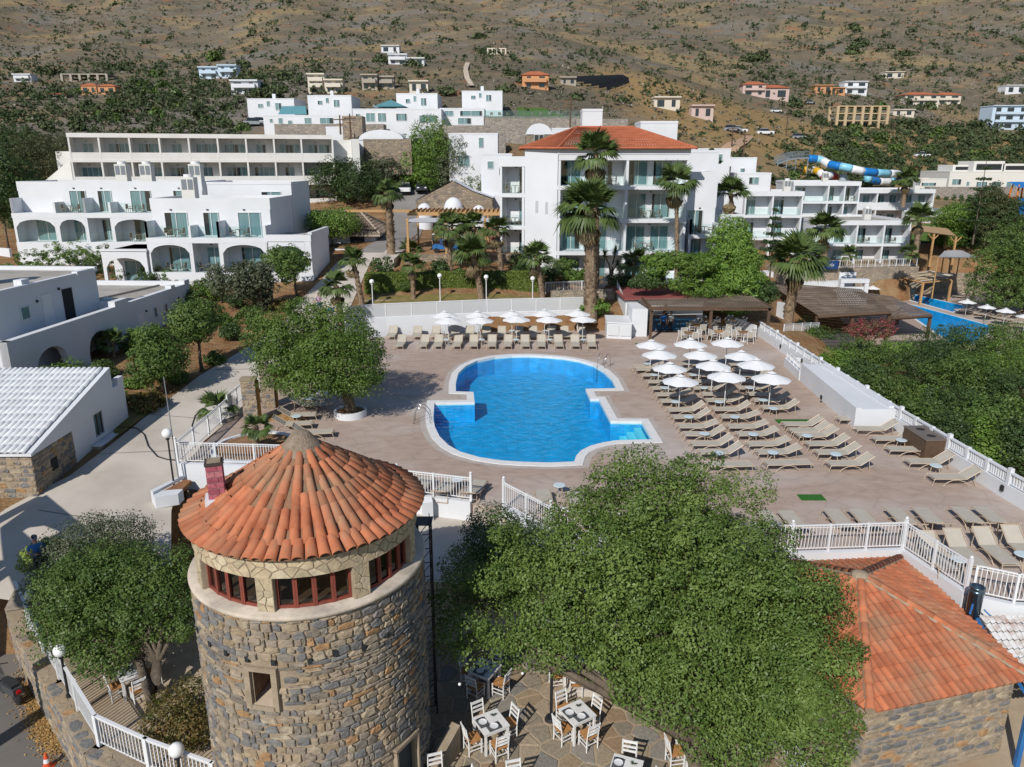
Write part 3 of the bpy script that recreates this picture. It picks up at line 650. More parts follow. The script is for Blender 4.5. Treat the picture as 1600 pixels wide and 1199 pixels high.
for a, zz in ((-112, 1.65), (-82, 1.5)):
    a = math.radians(a); mb = MB(); mb.at(TR*math.cos(a), TR*math.sin(a), zz, a+PI/2); mb.bx(-.08,.08,-.05,.1,-.11,.11); part('putlog_hole', mb, M_room, tower)
mb = MB(); mb.lathe([(TR-.02,-.1),(TR+.05,-.08),(TR+.06,-.01),(TR+.02,.03),(2.35,.05)], (0,0,LZ), 72)
part('ledge', mb, pm('pale_ledge_plaster', (0.60,0.52,0.43), (0.50,0.42,0.33), rough=.9, scale=2.5, c3=(.32,.28,.23), s3=1.1, bump=.012), tower, True)
RI = 2.54; EZ = 4.86-T_Z; AZ = 6.68-T_Z
M_rfr = pm('worn_red_frame', (0.24,0.055,0.035), (0.17,0.05,0.035), rough=.7, scale=6)
# clad pillars and lintel band of pale crazy stone
M_pale = palette('pale_cladding', [(0.50,0.41,0.27),(0.44,0.355,0.235),(0.54,0.455,0.32),(0.40,0.335,0.225),(0.48,0.385,0.255)], 'obj', bump=.015, bscale=16, vary=.1)
M_palei = palette('pale_cladding_joined', [(0.50,0.41,0.27),(0.44,0.355,0.235),(0.54,0.455,0.32),(0.40,0.335,0.225),(0.48,0.385,0.255)], 'isl', bump=.015, bscale=16, vary=.1)
pil = [math.radians(x) for x in (-188,-143,-96,-50,-8,40,85,130)]
mb = MB(); mb.lathe([(RI+.16,LZ+.88),(RI+.16,EZ-.04),(RI-.1,EZ-.04),(RI-.1,LZ+.88),(RI+.16,LZ+.88)], (0,0,0), 72); lint = part('lintel', mb, M_mortar, tower)
rp = random.Random(9)
for (a, zc), poly in cells(-8.9, .8, LZ+.86, EZ, .24, rp, .38):      # cladding pieces on the band (unrolled angle x height)
    pl = offset_poly(poly, -.018); mb = MB(); rr = RI+.175; A = [mb.v((rr*math.cos(p[0]/2.63*1.02), rr*math.sin(p[0]/2.63*1.02), min(max(p[1], LZ+.88), EZ-.05))) for p in pl]
    Bq = [mb.v((.985*mb.V[i][0], .985*mb.V[i][1], mb.V[i][2])) for i in A]; n = len(A)
    mb.F.append(A); mb.M.append(0)
    for i in range(n): j = (i+1) % n; mb.F.append([A[j], A[i], Bq[i], Bq[j]]); mb.M.append(0)
    part('cladding_stone', mb, M_pale, lint)
for a in pil:
    mb = MB(); mb.at((RI+.02)*math.cos(a), (RI+.02)*math.sin(a), 0, a+PI/2); mb.bx(-.2,.2,-.12,.25,LZ+.04,LZ+.9); p = part('pillar', mb, M_mortar, tower)
    for (x, zc), poly in cells(-.2, .2, LZ+.06, LZ+.9, .17, rp, .3):
        pl = [(min(max(q[0], -.19), .19), min(max(q[1], LZ+.06), LZ+.88)) for q in offset_poly(poly, -.012)]
        m2 = MB(); m2.at((RI+.02)*math.cos(a), (RI+.02)*math.sin(a), 0, a+PI/2); n = len(pl)
        A = [m2.v((q[0], -.14, q[1])) for q in pl]; Bq = [m2.v((q[0], -.115, q[1])) for q in pl]; m2.F.append(A[::-1]); m2.M.append(0)
        for i in range(n): j = (i+1) % n; m2.F.append([A[i], A[j], Bq[j], Bq[i]]); m2.M.append(0)
        part('cladding_stone', m2, M_pale, p)
M_tglass = glassmat('tower_glass', (0.55,0.58,0.58), 0.7, 0.03)
for a0, a1 in zip(pil, pil[1:]+[pil[0]+2*PI]):
    w0 = .2/RI; n = 4; b0, b1 = a0+w0, a1-w0
    for i in range(n):
        c0 = b0+(b1-b0)*i/n; c1 = b0+(b1-b0)*(i+1)/n; cm = (c0+c1)/2; hw = RI*math.sin((c1-c0)/2); rr = RI*math.cos((c1-c0)/2)-.02
        mb = MB(); mb.at(rr*math.cos(cm), rr*math.sin(cm), 0, cm+PI/2); z0, z1 = LZ+.05, LZ+.89; f = .05
        mb.bx(-hw,-hw+f,-.05,.06,z0,z1).bx(hw-f,hw,-.05,.06,z0,z1).bx(-hw+f,hw-f,-.04,.05,z0,z0+.07).bx(-hw+f,hw-f,-.04,.05,z1-.05,z1)
        wo_ = part('window', mb, M_rfr, tower)
        mb = MB(); mb.at(rr*math.cos(cm), rr*math.sin(cm), 0, cm+PI/2); mb.f([(-hw+f,0,z0+.07),(hw-f,0,z0+.07),(hw-f,0,z1-.05),(-hw+f,0,z1-.05)]); part('pane', mb, M_tglass, wo_)
mb = MB(); mb.lathe([(.01,LZ+.03),(RI,LZ+.03)], (0,0,0), 24); part('inner_floor', mb, pm('brown_floor', (0.16,0.10,0.06), rough=.8), tower)
mb = MB(); mb.bx(-.9,-.2,-1.2,-.5,LZ+.45,LZ+.5).bx(-.6,-.5,-.9,-.8,LZ+.03,LZ+.45).bx(.4,1.0,-1.5,-.9,LZ+.45,LZ+.5).bx(.65,.75,-1.25,-1.15,LZ+.03,LZ+.45); part('inner_table', mb, M_brown, tower)
# roof: bed, barrel tiles course by course, mortar cap, chimney
ER = 2.87
bed = MB(); bed.lathe([(ER-.03,EZ-.02),(ER-.45,EZ+.2),(.02,AZ-.08)], (0,0,0), 64); bed.lathe([(RI-.1,EZ-.06),(ER-.03,EZ-.03)], (0,0,0), 64)
roof = part('roof', bed, pm('roof_bed', (0.28,0.14,0.08), (0.22,0.16,0.10), rough=.95, scale=3, bump=.02), tower)
def barrel(L, r0, r1, n=6):
    mb = MB(); a = []; b = []; c = []; d = []
    for i in range(n+1):
        t = PI*i/n
        a.append(mb.v((r0*math.cos(t), 0, r0*math.sin(t)*.85))); b.append(mb.v((r1*math.cos(t), L, r1*math.sin(t)*.85)))
        c.append(mb.v((r0*.82*math.cos(t), 0, r0*.82*math.sin(t)*.85)))
    for i in range(n): mb.F += [[a[i+1], a[i], b[i], b[i+1]], [a[i], a[i+1], c[i+1], c[i]]]; mb.M += [0, 0]
    return mb.mesh('tile', M_terra, True)
T_BIG, T_MID, T_EAVE = barrel(.50, .125, .105), barrel(.50, .105, .085), barrel(.52, .135, .115)
rt = random.Random(4); tl = []
sl_a = math.atan2(AZ-.06-(EZ+.2), ER-.45); n_e = 64
def radial(a, r, z, pitch): return Matrix.Translation((r*math.cos(a), r*math.sin(a), z)) @ Matrix.Rotation(a+PI/2, 4, 'Z') @ Matrix.Rotation(pitch, 4, 'X')
for k in range(n_e):
    a = 2*PI*k/n_e; tl.append((a, ER+.03, EZ+.01, .40, T_EAVE, rt.uniform(-.03, .03)))
z_of = lambda r: EZ+.22+(ER-.45-r)*math.tan(sl_a)
cols = 52
for k in range(cols):
    a = 2*PI*k/cols+.03; lim = .35 if k % 4 == 0 else (.85 if k % 2 == 0 else 1.62+rt.uniform(-.2, .25)); r = ER-.36+rt.uniform(-.01, .01)
    while r-.36 > lim-.2:
        tl.append((a, r, z_of(r)-.02+rt.uniform(-.006, .006), sl_a+.05, T_BIG if r > 1.5 else T_MID, rt.uniform(-.02, .02))); r -= .40*math.cos(sl_a)
def tvis(t):
    a, r = t[0], t[1]; return -math.sin(a)*(1 if r < 3.5 else 1)-.3*math.cos(a)*0+(.0)
tl.sort(key=lambda t: -tvis(t)); acc = MB()
for i, (a, r, z, pt, me, yaw) in enumerate(tl):
    M4 = radial(a+yaw*.4, r, z, pt) @ Matrix.Rotation(yaw, 4, 'Z')
    if i < 296: o = link('tile', me, roof); o.matrix_local = M4
    else: add_stone_np(acc, me, M4)
tag(part('far_side_tiles', acc, M_terrai, roof, True), kind='stuff')
mb = MB(); mb.lathe([(.58,AZ-.42),(.42,AZ-.2),(.3,AZ-.06),(.2,AZ+.06),(.01,AZ+.12)], (0,0,0), 20); part('mortar_cap', mb, pm('rough_mortar', (0.33,0.255,0.19), (0.22,0.17,0.125), rough=1, scale=8, bump=.05, bscale=22), roof)
ca = math.radians(-161); cr = 2.02; cxp, cyp = cr*math.cos(ca), cr*math.sin(ca); cz = z_of(cr)
M_pbrick = palette('painted_brick', [(0.40,0.12,0.15),(0.34,0.09,0.12),(0.45,0.17,0.19),(0.30,0.085,0.11)], 'obj', bump=.006, bscale=40)
mb = MB(); mb.at(cxp, cyp, cz, ca+PI/2).bx(-.175,.175,-.175,.175,-.15,.86); chim = part('chimney', mb, pm('grey_joint', (0.42,0.3,0.3), rough=.9), roof)
# chimney bricks are parts of the tower beside it (a roof's chimney may not hold a deeper level)
for row in range(6):
    for side in range(4):
        for hf in range(2):
            off = (-.09, .09)[hf] if row % 2 == 0 else (-.055, .125)[hf]; wd = .17 if row % 2 == 0 else (.23, .1)[hf]
            M4 = Matrix.Translation((cxp, cyp, cz+.07+row*.142)) @ Matrix.Rotation(ca+PI/2+side*PI/2, 4, 'Z') @ Matrix.Translation((off, -.18, 0))
            b_ = MB(); b_.bx(-wd/2,wd/2,-.012,.012,-.06,.06); o = part('brick', b_, M_pbrick, roof); o.matrix_local = M4
mb = MB(); mb.at(cxp, cyp, cz, ca+PI/2).bx(-.21,.21,-.21,.21,.86,.92).bx(-.15,.15,-.15,.15,.92,.95, 1); part('chimney_cap', mb, [pm('soot_cap', (0.06,0.045,0.04), rough=.8), M_mortar], roof)
mb = MB(); mb.at(cxp, cyp, cz, ca+PI/2).prism([(-.26,-.28),(.26,-.28),(.28,.26),(-.28,.26)], -.24, .02); part('chimney_flashing', mb, M_white, roof)
# ------------------------------------------------------------------ iron lattice stair by the tower
st = thing('iron_ladder', 'dark iron lattice ladder frame standing close against the shaded side of the stone tower', 'ladder', (-2.62, 19.05, T_Z))
for x, y in ((0, 0), (.36, .1), (-.1, .4), (.26, .5)):
    mb = MB(); mb.cyl((x, y, 0), (x, y, 6.35), .025, n=6); part('post', mb, M_dark, st)
for k in range(14):
    z = .3+k*.44
    mb = MB(); mb.cyl((0,0,z),(.36,.1,z),.015,n=5).cyl((0,0,z),(-.1,.4,z),.015,n=5).cyl((.36,.1,z),(.26,.5,z),.015,n=5); part('rung', mb, M_dark, st)
    mb = MB(); mb.cyl((0,0,z),(.36,.1,z+.44),.012,n=5).cyl((.36,.1,z),(.26,.5,z+.44),.012,n=5); part('brace', mb, M_dark, st)
mb = MB(); mb.bx(-.12,.38,-.03,.52,6.33,6.35); part('top_plate', mb, M_dark, st)
# ------------------------------------------------------------------ hip roofed stone house
ez = -.32; q = [G(1360,1113,ez), G(1613,1060,ez), G(1411,871,ez), G(1236,880,ez), G(1216,1008,ez)]; ap = (10.35, 19.95, 1.22)
hx, hy = sum(p[0] for p in q)/5, sum(p[1] for p in q)/5
house = thing('stone_house', 'low stone building under a hipped orange tile roof beside the fenced pool deck', 'house', (hx, hy, T_Z))
rel = lambda p: (p[0]-hx, p[1]-hy, p[2]-T_Z)
Q = [rel(p) for p in q]; AP = rel(ap)
inn = offset_poly([(p[0], p[1]) for p in Q], -.28)
mb = MB(); mb.prism(inn, 0, ez-T_Z-.12); part('wall', mb, M_mortar, house)
rh = random.Random(8); quota = [210]; acc = MB()
for i, (a, b) in enumerate(zip(inn, inn[1:]+inn[:1])):
    if i in (1, 2, 3): continue
    L_ = math.hypot(b[0]-a[0], b[1]-a[1]); qq = quota if i in (0,) else [60]
    flat_masonry(house, (a[0], a[1], 0), math.atan2(b[1]-a[1], b[0]-a[0]), L_, .1, ez-T_Z-.14, rh, rowh=(.12, .25), wid=(.2, .58), quota=qq, acc=acc)
if acc.F: tag(part('small_stones', acc, M_stonei, house), kind='stuff')
mb = MB()
for a, b in zip(Q, Q[1:]+Q[:1]): mb.f([a, b, AP])
mb.f([(p[0], p[1], p[2]-.06) for p in Q][::-1])
hroof = part('roof', mb, M_terrai, house)
# interlocking roof tiles: a flat pan with one roll
def pantile(w, L):
    mb = MB(); xs = [(-.5, .0), (-.2, .0), (-.08, .045), (.08, .062), (.22, .045), (.34, .0), (.5, .0)]; a = []; b = []; c = []
    for x, z in xs: a.append(mb.v((x*w, 0, z*.9+.045))); b.append(mb.v((x*w, L, z*.9+.012))); c.append(mb.v((x*w, .0, z*.9+.012)))
    for i in range(len(xs)-1): mb.F += [[a[i], a[i+1], b[i+1], b[i]], [c[i], c[i+1], a[i+1], a[i]]]; mb.M += [0, 0]
    return mb.mesh('tile', M_terra)
PT = pantile(.235, .40); tiles = []
for i, (a, b) in enumerate(zip(Q, Q[1:]+Q[:1])):
    A, B, C = Vector(a), Vector(b), Vector(AP); ex = (B-A).normalized(); nrm = ex.cross(C-A).normalized(); up = nrm.cross(ex); W = (B-A).length; H = (C-A).dot(up); cx = (C-A).dot(ex)
    nrow = int(H/.36)+1
    for j in range(nrow):
        yb = j*.36; t = (yb+.2)/H
        if t > 1: continue
        x0, x1 = cx*t, W+(cx-W)*t; n = int((x1-x0)/.225)
        for k in range(n+1):
            x = x0+(k+.5)*.225
            if x > x1: continue
            M4 = Matrix.Translation(A+ex*x+up*(yb-.05)+nrm*.01) @ Matrix(((ex.x, up.x, nrm.x), (ex.y, up.y, nrm.y), (ex.z, up.z, nrm.z))).to_4x4()
            tiles.append(((0 if i == 0 else 1 if i == 4 else 2 if i == 1 else 3), M4))
tiles.sort(key=lambda t: t[0]); acc = MB()
for k, (pr, M4) in enumerate(tiles):
    if k < 290: o = link('tile', PT, hroof); o.matrix_local = M4
    else: add_stone_np(acc, PT, M4)
if acc.F: tag(part('far_tiles', acc, M_terrai, hroof), kind='stuff')
RIDGE = barrel(.42, .12, .095)
for p in Q:
    A, C = Vector(p), Vector(AP); d = (C-A); L_ = d.length; d.normalize(); x = d.cross(Vector((0,0,1))).normalized(); n_ = x.cross(d)
    mb = MB(); mb.tube([A+n_*.02, C+n_*.02], .13, 6); part('ridge_mortar', mb, M_mortar, hroof)
    for k in range(int(L_/.38)):
        M4 = Matrix.Translation(A+d*(k*.38)+n_*(.075+rh.uniform(-.01, .012))) @ Matrix(((x.x, d.x, n_.x), (x.y, d.y, n_.y), (x.z, d.z, n_.z))).to_4x4()
        o = link('ridge_tile', RIDGE, hroof); o.matrix_local = M4
mb = MB(); mb.ball((AP[0], AP[1], AP[2]+.03), .26, 10, 6, sz=.5); part('ridge_cap', mb, M_mortar, hroof)
# white tiled lean-to, blue beams and a steel flue behind the house
lt = thing('lean_to_shed', 'lean-to under a white painted tile roof with blue beams behind the stone house', 'shed', (14.6, 18.2, T_Z))
w0, w1, w2, w3 = [np.array(p)-np.array((14.6, 18.2, T_Z)) for p in (G(1612,1090,-.75), G(1720,1080,-.8), G(1665,962,-.15), G(1528,962,-.15))]
mb = MB(); mb.wave_roof(w0, w1, w2, w3, 14, 9, .035, .03); part('roof', mb, pm('flaking_white_tile', (0.74,0.73,0.71), (0.70,0.69,0.67), rough=.8, scale=2, c3=(.42,.28,.22), s3=2.2), lt)
for f in (0., .5, 1.):
    p, e = w0*(1-f)+w1*f, w3*(1-f)+w2*f; mb = MB(); mb.tube([p+(0,0,-.12), e+(0,0,-.12)], .06, 4); part('beam', mb, M_blue, lt)
for p in (w0, w1, w2, w3):
    mb = MB(); mb.bx(p[0]-.06,p[0]+.06,p[1]-.06,p[1]+.06,0,p[2]-.1); part('post', mb, M_blue, lt)
fl = G(1517,972,-.5); mb = MB(); mb.at(fl[0], fl[1], -1.0); mb.lathe([(.001,0),(.2,0),(.2,1.55),(.215,1.56),(.215,1.60),(.2,1.61),(.2,1.68),(.215,1.69),(.215,1.73),(.175,1.74),(.17,.9)], n=20)
flue = solo('flue_pipe', mb, pm('blue_steel', (0.13,0.19,0.23), rough=.28, metal=.9), 'wide steel flue pipe with an open top between the tiled roof and the white railing', 'flue pipe', smooth=True)
mb = MB(); mb.at(fl[0], fl[1], -1.0); mb.tube([(.25,-.1,1.0),(.95,-.7,.35)], .025, 5).tube([(-.22,-.2,.9),(-.1,-.1,1.3)], .03, 5); part('stay', mb, M_blue, None); bpy.data.objects['stay'].parent = flue
# ------------------------------------------------------------------ stone hut with white tiles, white annex
hut_a = math.radians(4)
hut = thing('stone_hut', 'stone hut with white painted barrel tiles and a white flat roofed annex beside the path', 'hut', (-20.5, 30.0, -1.05))
hl = lambda x, y, z=0: (x, y, z)
mb = MB(); mb.bx(-5.4,0,0,3.2,-.3,2.15); part('wall', mb, M_mortar, hut); quota = [300]
flat_masonry(hut, (-5.4,0,0), 0, 5.4, 0, 2.1, rh, quota=quota); flat_masonry(hut, (0,0,0), PI/2, 3.2, 0, 2.1, rh, quota=quota, holes=((1.25,1.75,.8,1.4),))
mb = MB(); mb.bx(-.02,.045,1.28,1.72,.85,1.38); part('window', mb, M_room, hut)
mb = MB(); mb.bx(-5.6,.12,-.14,.02,2.1,2.22).f([(.1,-.12,2.2),(.1,7.2,4.05),(.1,7.2,2.4),(.1,3.2,2.1),(.1,-.12,2.1)]).f([(-.2,-.12,2.2),(-.2,7.2,4.05),(-.2,7.2,2.4),(-.2,3.2,2.1),(-.2,-.12,2.1)][::-1]).f([(.1,-.12,2.2),(-.2,-.12,2.2),(-.2,7.2,4.05),(.1,7.2,4.05)]); part('gable_trim', mb, M_white, hut)
# sloping tile bed and the tiles
p0, p1 = (0, -.12, 2.22), (0, 7.0, 4.0); slp = math.atan2(1.78, 7.12)
mb = MB(); mb.f([(-5.5,-.1,2.2),(-.12,-.1,2.2),(-.12,7.1,4.02),(-5.5,7.1,4.02)]); hr = part('roof', mb, M_white, hut)
WT = barrel(.62, .125, .11, 5); WTm = WT.copy(); WTm.materials.clear(); WTm.materials.append(pm('white_roof_tile', (0.66,0.675,0.69), (0.56,0.58,0.60), rough=.7, scale=3, rnd='obj', dist=.08))
for i in range(20):
    for j in range(12):
        o = link('tile', WTm, hr, (-.28-i*.265, -.16+j*.6, 2.21+j*.6*math.tan(slp)+.03), rot=(slp, 0, 0))
mb = MB(); mb.at(0.0, 3.2, 0, 0)
mb.bx(-3.2,.02,.0,.3,0,2.9).bx(-.25,.02,.3,1.1,0,2.6).bx(-1.2,-.9,.3,1.2,0,2.5).bx(-1.3,.02,1.1,1.35,0,2.95)
part('annex_porch', mb, M_white, hut)
mb = MB(); mb.at(.02, 4.5, 0, PI/2); mb.wall(4.0, 0, 2.9, [(.65,1.5,1.0,2.15)], .25)
mb.at(0,0,0,0); mb.bx(-3.6,0,8.25,8.5,0,2.9).bx(-3.6,-3.35,4.5,8.25,0,2.9).bx(-3.35,-.23,4.5,8.25,2.45,2.55,1).bx(-.24,.03,7.9,8.5,2.9,3.25).bx(-.24,.03,4.4,4.9,2.9,3.2).bx(-3.6,-3.2,7.9,8.5,2.9,3.3)
part('annex', mb, [M_white, M_flat], hut)
mb = MB(); mb.at(.02, 4.5, 0, PI/2); mb.bx(.65,.70,.06,.12,1.0,2.15).bx(1.45,1.5,.06,.12,1.0,2.15).bx(.70,1.45,.06,.12,2.1,2.15).bx(1.05,1.1,.06,.12,1.0,2.1); wq = part('window', mb, pm('brown_frame', (0.09,0.06,0.045), rough=.6), hut)
mb = MB(); mb.at(.02, 4.5, 0, PI/2); mb.f([(.7,.1,1.0),(1.45,.1,1.0),(1.45,.1,2.1),(.7,.1,2.1)]); part('pane', mb, M_teal, wq)
mb = MB(); mb.at(.02, 4.5, 0, PI/2); mb.f([(.7,.2,1.0),(1.45,.2,1.0),(1.45,.2,2.1),(.7,.2,2.1)]); part('curtain', mb, M_curt, wq)
mb = MB(); mb.bx(-.9,-.25,3.52,3.58,.05,2.1); part('door', mb, M_wpaint, hut)
mb = MB(); mb.bx(.05,.48,4.6,8.6,-.2,.72); b_ = part('plinth', mb, M_mortar, hut); flat_masonry(hut, (.48,4.6,0), PI/2, 4.0, -.1, .72, rh, quota=[60])
mb = MB(); mb.bx(.06,.5,4.6,8.6,.72,.78); part('plinth_top', mb, M_white, hut)
hut.rotation_euler = (0, 0, math.radians(1.0))
# ------------------------------------------------------------------ railings
_u = MB(); _u.bx(-.5,.5,-.5,.5,0,1); U_BOX = _u.mesh('baluster', M_wpaint)
def railing(label, pts, h=1.0, post=1.6, bar=.12, single=True, z0=.12, cat='railing', t=.022, pw=.07, cap=.05, tall_ends=0.0, mat=None, name='white_railing', tops=()):
    """white metal railing along a line of base points: posts, two rails, upright bars"""
    pts = [Vector(p) for p in pts]; o = pts[0].copy(); f = thing(name, label, cat, tuple(o)); bars = []
    posts = []
    for i, (a, b) in enumerate(zip(pts, pts[1:])):
        a, b = a-o, b-o; d = b-a; L_ = math.hypot(d.x, d.y); n = max(1, round(L_/post)); ang = math.atan2(d.y, d.x)
        for k in range(n+(1 if i == len(pts)-2 else 0)): posts.append((a+d*(k/n), ang, k == 0 or k == n))
        for zz, hh, ww in ((h-.04, .04, cap), (z0, .03, .03), (h-.12, .02, .02)):
            mb = MB(); nrm = Vector((-math.sin(ang), math.cos(ang), 0))*ww/2; p, q = a+Vector((0,0,zz)), b+Vector((0,0,zz)); up = Vector((0,0,hh))
            c = [p-nrm, q-nrm, q+nrm, p+nrm]; mb.f(c[::-1]); mb.f([x+up for x in c])
            for s_, e_ in ((0,1),(1,2),(2,3),(3,0)): mb.f([c[s_], c[e_], c[e_]+up, c[s_]+up])
            part('rail', mb, mat or M_wpaint, f)
        m = int(L_/bar)
        for k in range(1, m): bars.append((a+d*(k/m), ang))
    for p, ang, end in posts:
        mb = MB(); mb.at(p.x, p.y, p.z, ang); hh = h+(tall_ends if end else .02); w_ = pw*(1.35 if end and tall_ends else 1); mb.bx(-w_/2,w_/2,-w_/2,w_/2,0,hh); part('post', mb, mat or M_wpaint, f)
        if end and tall_ends: mb = MB(); mb.ball((p.x, p.y, p.z+hh+.05), .06, 8, 6); part('post_knob', mb, M_wpaint, f, True)
    if single:
        for p, ang in bars: link('baluster', U_BOX, f, tuple(p+Vector((0,0,z0))), sc=(t, t, h-z0-.04), rot=(0,0,ang))
    else:
        mb = MB()
        for p, ang in bars: mb.at(p.x, p.y, p.z, ang); mb.bx(-t/2,t/2,-t/2,t/2,z0,h-.02)
        tag(part('railing_bars', mb, mat or M_wpaint, f), kind='stuff')
    return f
def lowwall(name, label, pts, z0, z1, th=.2, mat=None, cat='wall'):
    mb = MB(); pts = [np.array(p[:2]) for p in pts]
    for i, (a, b) in enumerate(zip(pts, pts[1:])):
        d = (b-a)/np.linalg.norm(b-a); n_ = np.array([-d[1], d[0]])*th/2; e = 0 if i == len(pts)-2 else th*.45; b2 = b+d*e
        mb.prism([tuple(a-n_), tuple(b2-n_), tuple(b2+n_), tuple(a+n_)], z0-(.003*i), z1-(.003*i))
    return solo(name, mb, mat or M_white, label, cat)
# pool deck front edge: low white walls with railings
fa = [(-14.9,31.35),(-9.6,30.95),(-4.65,28.25),(-1.62,27.4)]
lowwall('low_white_wall', 'low white wall under the railing between the tiled tower roof and the deck gap', fa, -1.05, .16, .24)
railing('white railing behind the cone tiled tower roof ending at the deck gap', [(*p, .16) for p in fa], 1.0, tall_ends=.14)
fb = [(-.32,26.95),(1.4,24.8),(5.5,23.95)]
lowwall('low_white_wall', 'low white wall running from the deck gap down behind the big leafy tree', fb, -.9, .16, .24)
railing('white railing slanting from the deck gap into the big leafy tree', [(*p, .16) for p in fb], 1.0, tall_ends=.14)
fc = [(5.5,23.95),(9.6,23.4),(13.6,23.65),(14.25,20.95)]
lowwall('low_white_wall', 'low white wall along the deck edge above the hipped tile roof', fc, -.8, .1, .2)
railing('white railing with a corner post around the back of the hipped tile roof', [(*p, .1) for p in fc], 1.02, tall_ends=.1)
fd = [(14.35,20.75),(15.3,20.25),(20.4,19.75)]
lowwall('low_white_wall', 'low white wall over the white tiled lean-to', fd, -.8, .1, .2)
railing('white railing above the white tiled lean-to behind the flue pipe', [(*p, .1) for p in fd], 1.02)
mb = MB(); mb.at(-3.35, 27.35, -.66, .3).bx(-.2,.2,-.13,.13,0,.82).f([(-.2,-.13,.82),(.2,-.13,.82),(0.2,.13,.95),(-.2,.13,.95)]).f([(-.2,.13,.82),(.2,.13,.82),(.2,.13,.95),(-.2,.13,.95)])
solo('white_pier', mb, M_white, 'small white plastered block at the foot of the railing beside the tower', 'block')
# left side of the deck: railing sloping with the path, stone gate pillars
fl_ = [(-14.95,31.5,.05),(-15.0,35.2,.05),(-15.05,38.6,.05)]
railing('white railing between the concrete path and the pool deck by the pillars', fl_, 1.05, single=True)
fl2 = [G(357,646,.3),G(384,622,.3)]
railing('short white railing next to the stone gate pillars', fl2, 1.0)
for k, (px, lab) in enumerate((((403,664),'nearer stone gate pillar with a yellow side facing the deck'),((430,640),'farther stone gate pillar with a yellow side facing the deck'))):
    b = G(px[0]-8, px[1]-4, 0); t = thing('gate_pillar', lab, 'pillar', b, .12, 'stone gate pillars by the deck')
    mb = MB(); mb.bx(-.36,.36,-.3,.3,-.1,2.35); part('core', mb, M_mortar, t); qt = [40]
    flat_masonry(t, (-.36,-.3,0), 0, .72, 0, 2.3, rh, quota=qt, wid=(.18,.4)); flat_masonry(t, (.36,-.3,0), PI/2, .6, 0, 2.3, rh, quota=[0], acc=MB())
    mb = MB(); mb.bx(.36,.42,-.1,.32,0,2.2); part('yellow_panel', mb, pm('ochre_board', (0.42,0.22,0.05), rough=.8), t)
    mb = MB(); mb.bx(-.4,.4,-.34,.34,2.35,2.42); part('cap', mb, M_mortar, t)
mb = MB(); p = G(448,650,0); mb.at(p[0], p[1], 0, .05).bx(-.9,1.2,-.8,.3,0,.03); solo('door_mat', mb, pm('ochre_mat', (0.36,0.20,0.06), rough=1), 'ochre mat lying on the deck by the stone pillars', 'mat')
for k, (u, v, uu, vv) in enumerate(((432,676,462,630),(424,664,448,640))):
    pass
# ------------------------------------------------------------------ boundary wall on the right of the deck
wr = [(20.75,19.6),(19.95,28),(19.55,36),(19.42,46),(19.35,58)]
bw = thing('boundary_wall', 'long white wall with a picket top along the deck above the green ravine', 'wall', (20.75,19.6,0))
o_ = np.array((20.75,19.6)); mb = MB(); mr = MB(); mpk = MB()
for a, b in zip(wr, wr[1:]):
    a, b = np.array(a)-o_, np.array(b)-o_; d = b-a; L_ = np.linalg.norm(d); ang = math.atan2(d[1], d[0])
    mb.at(*a, 0, ang).bx(0,L_+.02,-.11,.11,-5.5 if True else 0,.62); mr.at(*a, 0, ang).bx(0,L_,-.07,.07,1.08,1.15).bx(0,L_,-.05,.05,.66,.70)
    n = int(L_/1.25)
    for k in range(n):
        x = k*L_/n; mr.bx(x-.09,x+.09,-.085,.085,.62,1.18 if k % 3 else 1.3)
        for j in range(1, 8): mpk.at(*a, 0, ang).bx(x+.09+j*(L_/n-.18)/8-.03,x+.09+j*(L_/n-.18)/8+.03,-.03,.03,.70,1.08)
part('wall', mb, M_white, bw); part('rail', mr, M_white, bw); tag(part('picket_bars', mpk, M_white, bw), kind='stuff')
for k in range(8):
    y = 24+k*4.1; x = np.interp(y, [p[1] for p in wr], [p[0] for p in wr])-.125
    if 37 < y < 44: x = 17.35
    mb = MB(); mb.bx(x-.06,x,y-.08,y+.08,.28,.52); solo('wall_light', mb, M_dark, f'small black wall light on the white boundary wall, {ORD[k]} from the tiled house', 'wall light', 'wall lights along the deck')
mb = MB(); mb.prism([(17.4,36.3),(19.42,36.3),(19.36,45.2),(17.9,45.2)], 0, 1.05).prism([(17.4,36.3),(17.7,36.3),(18.15,45.2),(17.9,45.2)], 1.05, 1.12).prism([(19.15,36.5),(19.43,36.5),(19.36,45.0),(19.05,45.0)], 1.05, 1.16)
solo('white_plinth', mb, M_white, 'large white masonry box projecting onto the deck from the boundary wall', 'box')
railing('short white picket rail on the low wall beside the white masonry box', [(17.95,45.3,.55),(18.25,48.6,.55)], .5, .9, .16, False)
lowwall('low_white_wall', 'low white wall stub leading from the white masonry box toward the bar', [(17.95,45.2),(18.25,48.7),(19.2,48.75)], 0, .56, .2)
bn = thing('waste_bin', 'brown box shaped double waste bin standing against the white boundary wall', 'bin', (19.2,33.0,0), .03)
mb = MB(); mb.bx(-.5,.42,-.95,.95,.03,.95); part('body', mb, M_brown, bn); mb = MB(); mb.bx(-.53,.45,-.98,.98,.95,1.0); part('top', mb, pm('bin_top', (0.16,0.13,0.11), rough=.5), bn)
for s_ in (-.45,.45): mb = MB(); mb.at(0, s_, 1.001).lathe([(.001,.002),(.17,.002),(.17,.012),(.2,.0)], n=14); part('opening', mb, M_room, bn)
